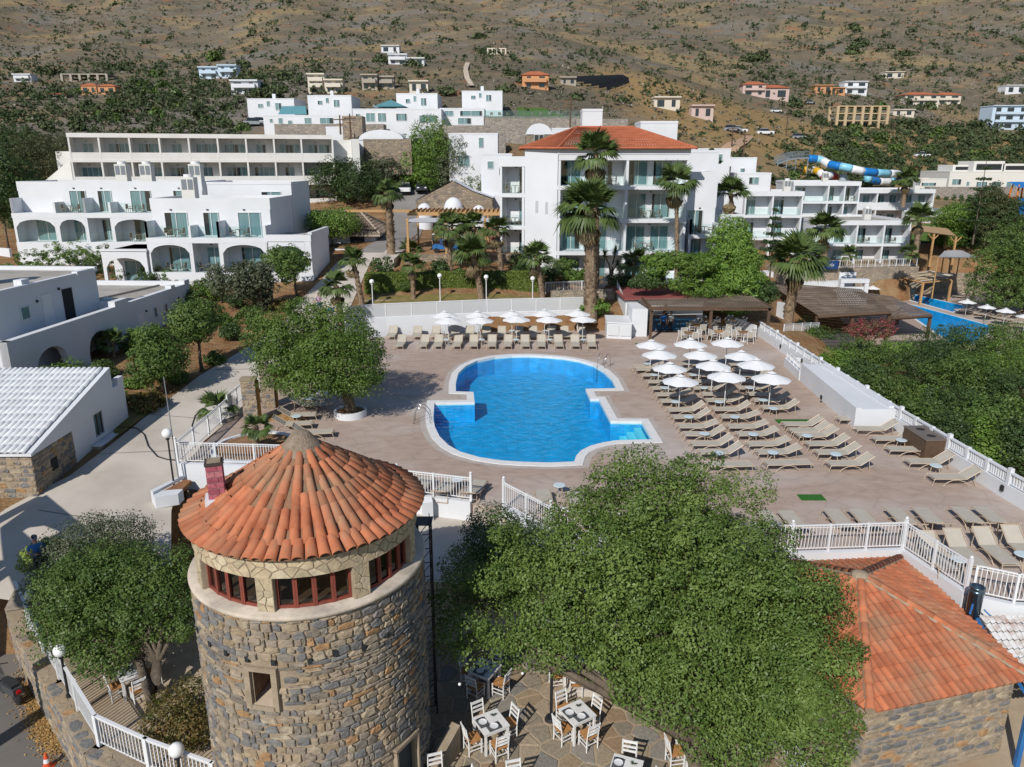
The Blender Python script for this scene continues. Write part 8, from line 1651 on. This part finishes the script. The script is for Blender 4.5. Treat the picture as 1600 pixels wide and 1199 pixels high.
sk_ = solo('skylight', MB().f([(-3,-2,0),(3,-2,0),(0,0,1.3)]).f([(3,-2,0),(3,2,0),(0,0,1.3)]).f([(3,2,0),(-3,2,0),(0,0,1.3)]).f([(-3,2,0),(-3,-2,0),(0,0,1.3)]), pm('sky_glass', (0.10,0.25,0.28), rough=.1, spec=.8), 'pyramid skylight of teal glass on the wide windowed villa', 'skylight', loc=D(611,168,147))
solo('glass_collector', MB().f([(-2.6,0,0),(2.6,0,0),(2.2,1.2,1.5),(-2.2,1.2,1.5)]), MATS['sky_glass'], 'row of tilted glass panels on the long low villa roof', 'solar panels', loc=D(457,179,146))
M_rwall = rubble_far('grey_rubble', [(.32,.28,.24),(.22,.2,.18),(.37,.32,.27),(.27,.23,.195)], 1.6, (.36,.32,.28))
for i, (u0, u1, v0, v1, y, lab) in enumerate(((430,600,194,215,139,'grey stone retaining wall under the long low villa'),(686,960,196,222,137,'long grey stone retaining wall behind the red hotel roof'),(756,905,182,198,147,'upper stone terrace wall with glass balustrade'),(690,790,214,236,131,'lower pale stone retaining wall by the vaulted house'),(560,650,268,290,119,'reddish stone wall along the street bend'),(900,980,186,208,142,'sloping stone wall at the terrace end'))):
    a, b = D(u0, v1, y), D(u1, v1, y); h = D(u0, v0, y)[2]-a[2]; solo('retaining_wall', MB().bx(0,b[0]-a[0],0,1.2+(8 if i in (1,2) else 2),-4,h), M_rwall, lab, 'wall', loc=a)
gb_ = D(756,182,146.6); gl_ = D(905,182,146.6); solo('glass_balustrade', MB().bx(0,gl_[0]-gb_[0],-.02,.02,0,1.0), M_rail, 'glass balustrade along the upper stone terrace', 'balustrade', loc=gb_)
for k in range(9): q_ = D(768+k*13, 178, 149); tag(link('terrace_lounger', _bt[0][1], None, (q_[0], q_[1], gb_[2]+.02), k*.4), f'tiny chair on the upper stone terrace, {ORD[k]} along the balustrade', 'chair', 'terrace chairs')
strip('terrace_lawn', [(D(812,176,158)[:2]+(0,), D(885,170,158)[:2]+(0,)), (D(806,170,166)[:2]+(0,), D(850,166,166)[:2]+(0,))], .4, M_green, 4, 3)
def vault(label, u0, u1, v0, v1, y, dep, mat, rise=.34):
    a, b = D(u0, v1, y), D(u1, v1, y); w = b[0]-a[0]; h = D(u0, v0, y)[2]-a[2]; t = thing('vaulted_house', label, 'house', a, 0, 'vaulted white houses'); z0 = h*(1-rise); mb = MB(); mb.bx(0,w,0,dep,-3,z0); part('wall', mb, mat, t); mb = MB(); n = 12
    arc = [(w/2-w/2*math.cos(PI*i/n), z0+h*rise*math.sin(PI*i/n)) for i in range(n+1)]
    for (xa, za), (xb, zb) in zip(arc, arc[1:]): mb.f([(xa,-.1,za),(xb,-.1,zb),(xb,dep,zb),(xa,dep,za)])
    mb.f([(x, -.1, z) for x, z in arc][::-1]); mb.f([(x, dep, z) for x, z in arc]); part('vault_roof', mb, M_white, t); window(t, w*.5, 0, .2, 1.4, 2.0, 'dark'); return t
vault('white vaulted house with a stone lower wall behind the eucalyptus', 562, 632, 203, 250, 118, 10, M_white); vault('second white vault behind the first, partly hidden by eucalyptus', 634, 672, 204, 240, 122, 10, M_white); vault('small stone vaulted house beside the red hotel roof', 822, 862, 193, 236, 112, 8, VM, .4)
solo('stone_wall', MB().bx(0,7.0,-1.2,0,-1,4.0), VM, 'brown stone block wall in front of the vaulted house', 'wall', loc=D(572,262,117)); solo('stone_wall', MB().bx(0,3.0,0,3,-1,6.0), VM, 'tall stone wall end by the stair tower of the long old building', 'wall', loc=D(538,246,121))
hx('villa', 'tall white house with a tapering corner above the chapel', 702, 778, 208, 268, 116, 9, ((.66,.62,.1,.26),(.3,.12,.25,.3))); hx('villa', 'low white house with a teal window beside the hotel end', 752, 800, 240, 280, 104, 6, ((.3,.4,.2,.3),(.7,.15,.26,.3)))
hx('villa', 'white wall house over the terraced building end', 512, 545, 198, 246, 124, 6); hx('rooftop_room', 'flat white roof behind the small vaulted house', 862, 905, 200, 222, 114, 6)
hx('villa', 'white field house under the utility pole', 1072, 1140, 232, 262, 118, 7, ((.2,.4,.12,.3),(.75,.3,.14,.4))); hx('villa', 'white upper storey with a window behind the pine block', 1150, 1203, 270, 298, 120, 7, ((.5,.35,.3,.4),)); hx('villa', 'white two level house left of the slide stairs', 1120, 1180, 246, 280, 128, 7, ((.25,.2,.2,.4),(.65,.2,.12,.3)))
# ------------------------------------------------------------------ scattered houses on the hillside
M_cream, M_orange, M_grey, M_pblue, M_pink = pm('cream_plaster_far', (0.62,0.56,0.47), rough=.9), pm('orange_plaster', (0.55,0.28,0.14), rough=.9), pm('raw_concrete', (0.36,0.32,0.27), rough=.95), pm('pale_blue_plaster', (0.50,0.60,0.70), rough=.9), pm('pink_plaster', (0.55,0.42,0.38), rough=.9)
def far_house(label, u0, u1, v0, v1, mat, roof='flat', fl=2, name='hill_house', dep=None):
    b = GT((u0+u1)/2, v1); y = b[1]; a = D(u0, v1, y); w = D(u1, v1, y)[0]-a[0]; h = D(u0, v0, y)[2]-a[2]; dep = dep or w*.6; t = thing(name, label, 'house', a, 0, 'houses on the hillside'); part('wall', MB().bx(0,w,0,dep,-4,h*.82 if roof == 'hip' else h), mat, t)
    if roof == 'hip':
        o = w*.05; e = [(-o,-o,h*.8),(w+o,-o,h*.8),(w+o,dep+o,h*.8),(-o,dep+o,h*.8)]; r0, r1 = (w*.3,dep/2,h*1.06), (w*.7,dep/2,h*1.06); part('roof', MB().f([e[0],e[1],r1,r0]).f([e[1],e[2],r1]).f([e[2],e[3],r0,r1]).f([e[3],e[0],r0]).f(e[::-1]), M_terrf, t)
    else: part('roof', MB().bx(-.15,w+.15,-.6,dep+.1,h,h+.3), mat, t)
    n = max(2, int(w/4)); hh = h*(.8 if roof == 'hip' else 1)/fl
    for f in range(fl):
        part('balcony', MB().bx(w*.08,w*.92,-.9,-.003,f*hh-.1,f*hh+.75), mat, t) if f else None
        for k in range(n): x = w*(k+.5)/n; ww = w/n*(.3+.25*((k*7+f*3+int(u0)) % 3)/2); part('window', MB().bx(x-ww/2,x+ww/2,-.05,.0,f*hh+hh*.22,f*hh+hh*.8), MATS['car_glass'], t)
    return t
for a in (('small white house at the foot of the left slope',22,50,117,128,M_white),('orange plastered house with hipped roof on the left slope',128,152,131,148,M_orange,'hip',1),('second orange house touching the first',154,181,132,148,M_orange,'hip',1),('low house with terracotta roof in the left scrub',70,104,146,154,M_grey,'hip',1),('white flat house above the road with a red shed beside it',362,404,127,147,M_white),('pale blue stepped villa among dark trees',312,342,106,124,M_pblue),('pale blue villa wing below dark trees',342,371,103,122,M_pblue),
 ('tall cream house behind the cube villas',482,508,117,146,M_cream,'flat',3),('cream house with red roofed porch beside the tall one',508,536,126,146,M_cream),('raw concrete block with open floors',566,590,118,141,M_grey,'flat',2),('raw concrete frame house beside the block',592,616,121,139,M_grey,'flat',2),('cream cottage by the pale track',640,669,128,146,M_cream,'flat',1),('white villa highest on the hill',596,624,72,83,M_white,'flat',1),('white double villa under the highest villa',607,636,86,101,M_white),('white long villa at the end of the double villa',636,663,92,103,M_white,'flat',1),
 ('orange house with balconies and tiled roof beside the solar rows',816,857,112,139,M_orange,'hip',2),('low dark pergola house near the solar rows',876,900,122,133,M_grey,'flat',1),('pink unfinished house on the dry field',1080,1114,166,186,M_pink,'flat',1),('brown house with tiled roof under the long retaining bank',1160,1196,128,150,M_pink,'hip',2),('red roofed house next to the brown one',1186,1232,133,156,M_pink,'hip',1),('orange villa below the terrace bank',1272,1300,134,146,M_orange,'flat',1),('orange villa wing by the white pink house',1296,1320,138,148,M_orange,'flat',1),('white pink house with balconies',1318,1354,128,148,M_white),
 ('cream apartment house with terracotta roof',1412,1466,144,166,M_cream,'hip',2),('cream apartment wing with terracotta roof',1462,1500,145,164,M_cream,'hip',2),('small white house high on the right slope',1382,1412,113,123,M_cream,'flat',1),('pale blue house at the right edge',1546,1602,166,203,M_pblue,'flat',3),('white house with blue trim at the right edge',1570,1604,134,147,M_white,'flat',1),('stone and white house behind the field bushes',1022,1062,153,171,M_cream,'flat',1),('cream house over the dry field trees',1395,1428,172,182,M_cream,'flat',1)): far_house(*a)
def frame_house(label, u0, u1, v0, v1, fl, n, mat):
    b = GT((u0+u1)/2, v1); y = b[1]; a = D(u0, v1, y); w = D(u1, v1, y)[0]-a[0]; h = D(u0, v0, y)[2]-a[2]; t = thing('concrete_frame', label, 'unfinished building', a, 0, 'unfinished concrete frames'); s = w*.018+.12
    for f in range(fl+1): part('floor_slab', MB().bx(-.2,w+.2,-.2,w*.45,h*f/fl-.2,h*f/fl+.15), mat, t)
    for k in range(n+1):
        for y_ in (0, w*.4): part('column', MB().bx(w*k/n-s,w*k/n+s,y_-s,y_+s,-3,h), mat, t)
M_sand = pm('sandy_concrete', (0.48,0.37,0.23), rough=.95)
frame_house('roofed skeleton of an unfinished sandy concrete building', 1306, 1384, 166, 200, 3, 6, M_sand); frame_house('low concrete frame in the left scrub', 98, 168, 116, 127, 1, 5, M_grey); frame_house('open columned shelter on the reddish mound', 762, 790, 76, 85, 1, 4, M_cream)
for k in range(5):
    p, q_ = GT(900+k*12, 131+k*3.5), GT(975+k*2, 127+k*1.2); t = thing('solar_row', f'dark row of panels on the bare field, {ORD[k]} from the orange house', 'solar panels', p, 0, 'panel rows'); d_ = Vector(q_)-Vector(p); part('panel', MB().f([(0,0,.4),tuple(d_+Vector((0,0,.4))),tuple(d_+Vector((0,1.5,2.0))),(0,1.5,2.0)]).f([(0,.05,.4),(0,1.55,2.0),tuple(d_+Vector((0,1.55,2.0))),tuple(d_+Vector((0,.05,.4)))]), M_room, t)
# big white house on the right
rh_ = hx('white_house', 'large white two storey house with roof terraces above the slide pool', 1480, 1600, 268, 300, 165, 12, ((.1,.35,.12,.28),(.25,.3,.04,.2),(.43,.2,.14,.3),(.62,.2,.12,.3),(.82,.2,.14,.3)), pm('warm_white', (0.66,0.64,0.59), rough=.9), cat='house')
W_ = MATS['warm_white']
for u0, u1, v0, v1, dy in ((1520,1568,252,268,2),(1488,1522,258,268,4),(1566,1612,256,268,2)):
    a, b = D(u0, v1, 165+dy), D(u1, v1, 165+dy); h = D(u0, v0, 165+dy)[2]-a[2]; q_ = Vector(a)-Vector(rh_.location); part('upper_room', MB().bx(q_[0],q_[0]+b[0]-a[0],q_[1],q_[1]+6,q_[2],q_[2]+h), W_, rh_); part('opening', MB().bx(q_[0]+.6,q_[0]+b[0]-a[0]-.6,q_[1]-.06,q_[1],q_[2]+.3,q_[2]+h*.72), M_room, rh_)
hx('garage', 'low annex with a reddish tiled edge left of the large white house', 1432, 1478, 279, 292, 160, 7, ((.4,.1,.5,.4),), W_, M_terrf, 'annex'); c = D(1450,314,152); solo('stone_wall', MB().bx(0,20,0,2,-3,2.6), M_rwall, 'stone terrace wall below the large white house', 'wall', loc=c)
for k in range(8): q_ = D(1464+k*12, 322, 150); tree('cypress', f'slim young cypress before the terrace wall, {ORD[k]} from the balcony blocks', (q_[0], q_[1], q_[2]-.3), [(q_[0], q_[1], q_[2]+1.0, .35,.35,1.1)], 300, .3, LG_dark, 300+k, .05, 'tree', 'young cypresses', 10, .1)
# ------------------------------------------------------------------ utility poles
for i, (u, vb, vt) in enumerate(((1160,262,205),(1228,212,176),(1143,232,196),(1394,222,190),(1470,292,246),(1370,186,150),(890,235,150),(1296,214,186),(548,212,178),(532,205,180))):
    p = GT(u, vb) if u not in (890,548,532) else D(u, vb, 118); h = D(u, vt, p[1])[2]-p[2]; t = thing('utility_pole', f'thin dark utility pole, {("by the white field house","at the field edge","beside the tan road","over the right scrub","before the large white house","by the ruined frame","behind the red hotel roof","in the dry grass","over the old building end","next to the villa wall")[i]}', 'utility pole', p, 0, 'utility poles'); part('pole', MB().cyl((0,0,-.5),(0,0,h),.16,.1,6), M_brown, t); part('crossarm', MB().bx(-.9,.9,-.06,.06,h-.7,h-.55).bx(-.5,.5,-.05,.05,h-1.3,h-1.2), M_brown, t)
# ------------------------------------------------------------------ people
def person(label, loc, rz, shirt, legs, arms, h=1.74, hat=None, stride=.0, lean=0.0, hold=None):
    """one skinned body: arms = ((elbow, wrist) for each side) in body metres"""
    J = [(0,0,.95,.135),(0,.0,1.12,.125),(0,-.01+lean*.3,1.32,.155),(0,.0+lean*.4,1.47,.065),(0,-.01+lean*.5,1.56,.075),(0,-.015+lean*.5,1.66,.092),(0,0+lean*.5,1.735,.07)]; E_ = [(0,1),(1,2),(2,3),(3,4),(4,5),(5,6)]
    def add(p, r, par): J.append((*p, r)); E_.append((par, len(J)-1)); return len(J)-1
    for s_, (el, wr) in zip((-1, 1), arms):
        a = add((s_*.17, lean*.35, 1.41), .062, 2); a = add((s_*.215, lean*.35, 1.36), .056, a); b = add(el, .043, a); c = add(wr, .03, b); d_ = (Vector(wr)-Vector(el)).normalized(); q_ = Vector(wr)+d_*.075; hn = add(tuple(q_), .034, c); sd = d_.cross(Vector((0,0,1))).normalized() if abs(d_.z) < .95 else Vector((0,1,0))
        for k, l in enumerate((.07,.085,.08,.06)): add(tuple(q_+d_*(.03+l)+sd*(k-1.5)*.021+Vector((0,0,-.02))), .009, hn)
        add(tuple(q_+d_*.02-sd*.06), .01, c)
        l0 = add((s_*.095,0,.88), .095, 0); k_ = add((s_*.1,-.03+s_*stride*.5,.5), .062, l0); f_ = add((s_*.1,.03+s_*stride,.1), .043, k_); add((s_*.1,-.12+s_*stride,.04), .04, f_)
    me = bpy.data.meshes.new('person'); me.from_pydata([j[:3] for j in J], E_, []); o = link('person', me); sm = o.modifiers.new('s', 'SKIN'); sm.use_smooth_shade = True
    for v, j in zip(me.skin_vertices[0].data, J): v.radius = (j[3], j[3])
    me.skin_vertices[0].data[0].use_root = True; ss = o.modifiers.new('u', 'SUBSURF'); ss.levels = ss.render_levels = 1
    dg = bpy.context.evaluated_depsgraph_get(); m2 = bpy.data.meshes.new_from_object(o.evaluated_get(dg)); o.modifiers.clear(); o.data = m2; bpy.data.meshes.remove(me)
    m2.materials.clear()
    for m_ in (M_skin, shirt, legs[0], M_dark): m2.materials.append(m_)
    for p in m2.polygons:
        c = p.center; p.material_index = 3 if c.z < .09 else 2 if legs[1] < c.z < .97 and abs(c.x) < .2 else 1 if .95 <= c.z < 1.46 and (abs(c.x) < .235 or c.z > 1.22) and c.y > -.24 else 0
    o.location = loc; o.rotation_euler = (0,0,rz); o.scale = (h/1.8,)*3; tag(o, label, 'person')
    hb = MB(); hb.ball((0,.02+lean*.5,1.705), .1, 12, 8, sz=.85); part('hair' if hat is None else 'cap', hb, hat or M_hair, o, True)
    if hat: part('cap_brim', MB().prism([(-.09,-.02),(-.07,-.2),(.07,-.2),(.09,-.02)], 1.70, 1.715), hat, o)
    for s_ in (-1, 1): part('eye', MB().ball((s_*.032,-.098+lean*.5,1.655), .012, 6, 4), M_dark, o)
    part('nose', MB().f([(-.015,-.1+lean*.5,1.61),(.015,-.1+lean*.5,1.61),(0,-.135+lean*.5,1.615)]).f([(-.015,-.1+lean*.5,1.61),(0,-.135+lean*.5,1.615),(0,-.095+lean*.5,1.66)]).f([(.015,-.1+lean*.5,1.61),(0,-.095+lean*.5,1.66),(0,-.135+lean*.5,1.615)]), M_skin, o)
    return o
cl = lambda n, c: pm('cloth_'+n, c, rough=.9)
hang = (((-.27,.02,1.12),(-.26,-.04,.88)), ((.27,.02,1.12),(.26,-.04,.88)))
pb_ = G(66,905,-1.12); person('person in a blue shirt and dark cap looking at a phone beside the path', pb_, -2.4+PI, cl('blue', (0.04,0.16,0.42)), (cl('dark', (0.03,0.035,0.045)), .1), (((-.27,.0,1.12),(-.12,-.26,1.16)), ((.27,.0,1.12),(.1,-.26,1.17))), hat=cl('navy', (0.02,0.03,0.06)))
ph = solo('phone', MB().bx(-.035,.035,-.006,.006,-.07,.07), M_dark, 'dark phone held by the person in the blue shirt', 'phone'); ph.matrix_world = Matrix.Translation(pb_) @ Matrix.Rotation(-2.4+PI, 4, 'Z') @ Matrix.Translation((0,-.38,1.17)) @ Matrix.Rotation(.7, 4, 'X')
pn_ = GT(500,492); pn_ = (pn_[0], pn_[1], pn_[2]+.06); person('person in a mauve shirt and blue shorts carrying a pool net up the path', pn_, -.4, cl('mauve', (0.36,0.22,0.34)), (cl('shorts', (0.03,0.13,0.36)), .48), (((-.28,-.05,1.15),(-.3,-.28,1.0)), ((.28,-.05,1.15),(.26,-.3,1.1))), stride=.12)
net = thing('pool_net', 'long handled pool net held by the person on the path', 'pool net', (pn_[0]+.25, pn_[1]-.25, pn_[2]+1.05)); part('handle', MB().cyl((-1.2,-.5,-.75),(.6,.3,.55),.018,n=6), M_alu, net); part('hoop', MB().tube([(.6,.3,.55),(.75,.15,.75),(1.05,.2,.9),(1.1,.45,.85),(.85,.5,.62),(.6,.3,.55)], .02, 5), M_wpaint, net)
hs = thing('hose_reel', 'coil of blue and yellow hose behind the person on the path', 'hose coil', GT(513,489)); part('coil', MB().tube([(.38*math.cos(t), .38*math.sin(t), .1+.02*t) for t in np.linspace(0, 12, 44)], .04, 5), M_sb, hs); part('tail', MB().tube([(.38,0,.1),(.8,.1,.35),(1.0,.2,.12)], .04, 5), M_sy, hs)
for i, (u, v, yy, sh, lg, rz_, lab) in enumerate(((1035,527,59.0,(0.03,0.14,0.42),(0.02,0.02,0.025),2.6,'person in a blue shirt standing at the shaded bar counter'),(1047,526,59.1,(0.6,0.6,0.6),(0.02,0.02,0.03),-2.6,'person in a white shirt and dark trousers at the bar counter'))): c = D(u, v, yy); person(lab, (c[0], yy, 0.0), rz_, cl('s%d' % i, sh), (cl('l%d' % i, lg), .1), hang)
for i, (u, yy, sh, rz_, lab) in enumerate(((771,76,(0.25,0.06,0.06),.4,'person in dark clothes walking under the timber pergola'),(778,76.6,(0.5,0.5,0.55),2.8,'person with a white backpack under the timber pergola'),(677,77,(0.6,0.6,0.62),1.2,'person in a white top beside the utility cart'))): c = D(u, 390, yy); person(lab, (c[0], yy, 4.51), rz_, cl('t%d' % i, sh), (M_room, .1), hang, stride=.1)
# ------------------------------------------------------------------ scrub over the hills: bushes as things, the small remainder as ground cover
def bush_mesh(seed, n=150, mat=None):
    g = random.Random(seed); bl = [(g.uniform(-.45,.45), g.uniform(-.45,.45), g.uniform(.2,.5), g.uniform(.4,.65), g.uniform(.4,.65), g.uniform(.35,.5)) for _ in range(5)]; Vb, Fb = leafcloud(bl, n, .36, seed, 8, .13, .5, .8); return Vb, Fb
V4 = V.reshape if False else None
XX, YY, ZZ = X, Y, Z
cx_, cy_, cz_ = (.25*(q[:-1, :-1]+q[1:, :-1]+q[:-1, 1:]+q[1:, 1:]) for q in (XX, YY, ZZ))
def pj(x, y, z): zc = y*math.cos(TH)-(z-CAMH)*math.sin(TH); return 800+FPX*x/zc, 599.5+FPX*(-y*math.sin(TH)-(z-CAMH)*math.cos(TH))/zc
u_, v_ = pj(XX, YY, ZZ); ar = np.abs((u_[:-1, 1:]-u_[:-1, :-1])*(v_[:-1, :-1]-v_[1:, :-1])); uc, vc = pj(cx_, cy_, cz_); sm = lambda a, b, x: np.clip((x-a)/(b-a), 0, 1)
den = np.where((vc < 290) & (cy_ > 128) & (uc > -60) & (uc < 1660), .55, 0.0)
den *= 1+.8*sm(520, 330, uc)*sm(95, 150, vc)+1.2*sm(650, 300, uc)*sm(60, 110, vc); den *= 1+3.8*sm(1160, 1290, uc)*sm(185, 215, vc)+1.0*sm(1080, 1200, uc)*sm(90, 125, vc)
den *= 1+1.6*sm(820, 880, uc)*sm(1080, 1000, uc)*sm(140, 165, vc); den *= np.where((uc > 380) & (uc < 1060) & (cy_ < 178), 0, 1); den *= np.where((uc > 1000) & (uc < 1290) & (vc > 168) & (vc < 285) & (cy_ < 260), .22, 1)
den *= .55+.9*np.clip(np.sin(cx_*.035+1)*np.sin(cy_*.027+cx_*.012)+.45, 0, 1.2)
den = np.where((uc > 890) & (uc < 990) & (vc > 120) & (vc < 152), 0, den)
gw = (ar*den).ravel(); gw /= gw.sum(); g = np.random.default_rng(99); NB = 5600; pick = g.choice(gw.size, NB, p=gw)
bx_, by_, bz_ = cx_.ravel()[pick]+g.normal(size=NB)*1.2, cy_.ravel()[pick]+g.normal(size=NB)*1.2, cz_.ravel()[pick]
big = (sm(1180, 1300, uc.ravel()[pick])*sm(185, 215, vc.ravel()[pick]))
rad = np.minimum((g.gamma(3.0, .42, NB)+.5)*(1+.5*big)*(.8+by_/700), by_*.0115); rpx_ = rad/by_; order = np.argsort(-rpx_)
BM = []
for k in range(6): Vb, Fb = bush_mesh(500+k, 380); BM.append(toned(mesh_np('hill_bush', Vb, Fb, LG_scr if k % 3 else LG_mid)))
for i in order[:297]:
    o = link('hill_bush', BM[int(g.integers(6))], None, (bx_[i], by_[i], bz_[i]-.1*rad[i]), g.random()*6.28, (rad[i], rad[i], rad[i]*g.uniform(.75, 1.1))); tag(o, 'dark green bush growing on the dry hillside', 'bush', 'bushes on the hillside')
Vs = [bush_mesh(600+k, 40) for k in range(5)]; AV, AF = [], []; n0 = 0
for i in order[297:]:
    Vb, Fb = Vs[int(g.integers(5))]; a = g.random()*6.28; c, s_ = math.cos(a), math.sin(a); Q_ = np.stack([(Vb[:, 0]*c-Vb[:, 1]*s_)*rad[i]+bx_[i], (Vb[:, 0]*s_+Vb[:, 1]*c)*rad[i]+by_[i], Vb[:, 2]*rad[i]+bz_[i]-.1*rad[i]], 1); AV.append(Q_); AF.append(Fb+n0); n0 += len(Vb)
tag(link('scrub', mesh_np('scrub', np.concatenate(AV), np.concatenate(AF), LG_scr)), kind='stuff')
# grey thorny low scrub and stones as ground cover
gw2 = (ar*np.where((vc < 230) & (cy_ > 150) & (uc > -60) & (uc < 1660), 1, 0)).ravel(); gw2 /= gw2.sum(); NC = 9000; pick = g.choice(gw2.size, NC, p=gw2); px_, py_, pz_ = cx_.ravel()[pick]+g.normal(size=NC)*1.5, cy_.ravel()[pick]+g.normal(size=NC)*1.5, cz_.ravel()[pick]; r_ = (g.random(NC)*.55+.3)*(.6+py_/600)
k = 7; ctr = np.repeat(np.stack([px_, py_, pz_], 1), k, 0); rr_ = np.repeat(r_, k)[:, None]; d_ = g.normal(size=(NC*k, 3)); d_[:, 2] = np.abs(d_[:, 2])*.6; P_ = ctr+d_*rr_*.5; t = g.normal(size=(NC*k, 3)); t /= np.linalg.norm(t, axis=1)[:, None]; b = np.cross(t, g.normal(size=(NC*k, 3))); b /= np.linalg.norm(b, axis=1)[:, None]
tag(link('low_scrub', mesh_np('low_scrub', np.stack([P_-t*rr_*.5, P_+b*rr_*.4, P_+t*rr_*.5, P_-b*rr_*.4], 1).reshape(-1, 3), np.arange(NC*k*4).reshape(-1, 4), palette('thorn_scrub', [(0.085,0.085,0.05),(0.06,0.075,0.038),(0.15,0.125,0.09),(0.11,0.10,0.075),(0.26,0.24,0.21)], 'isl', bump=.001))), kind='stuff')
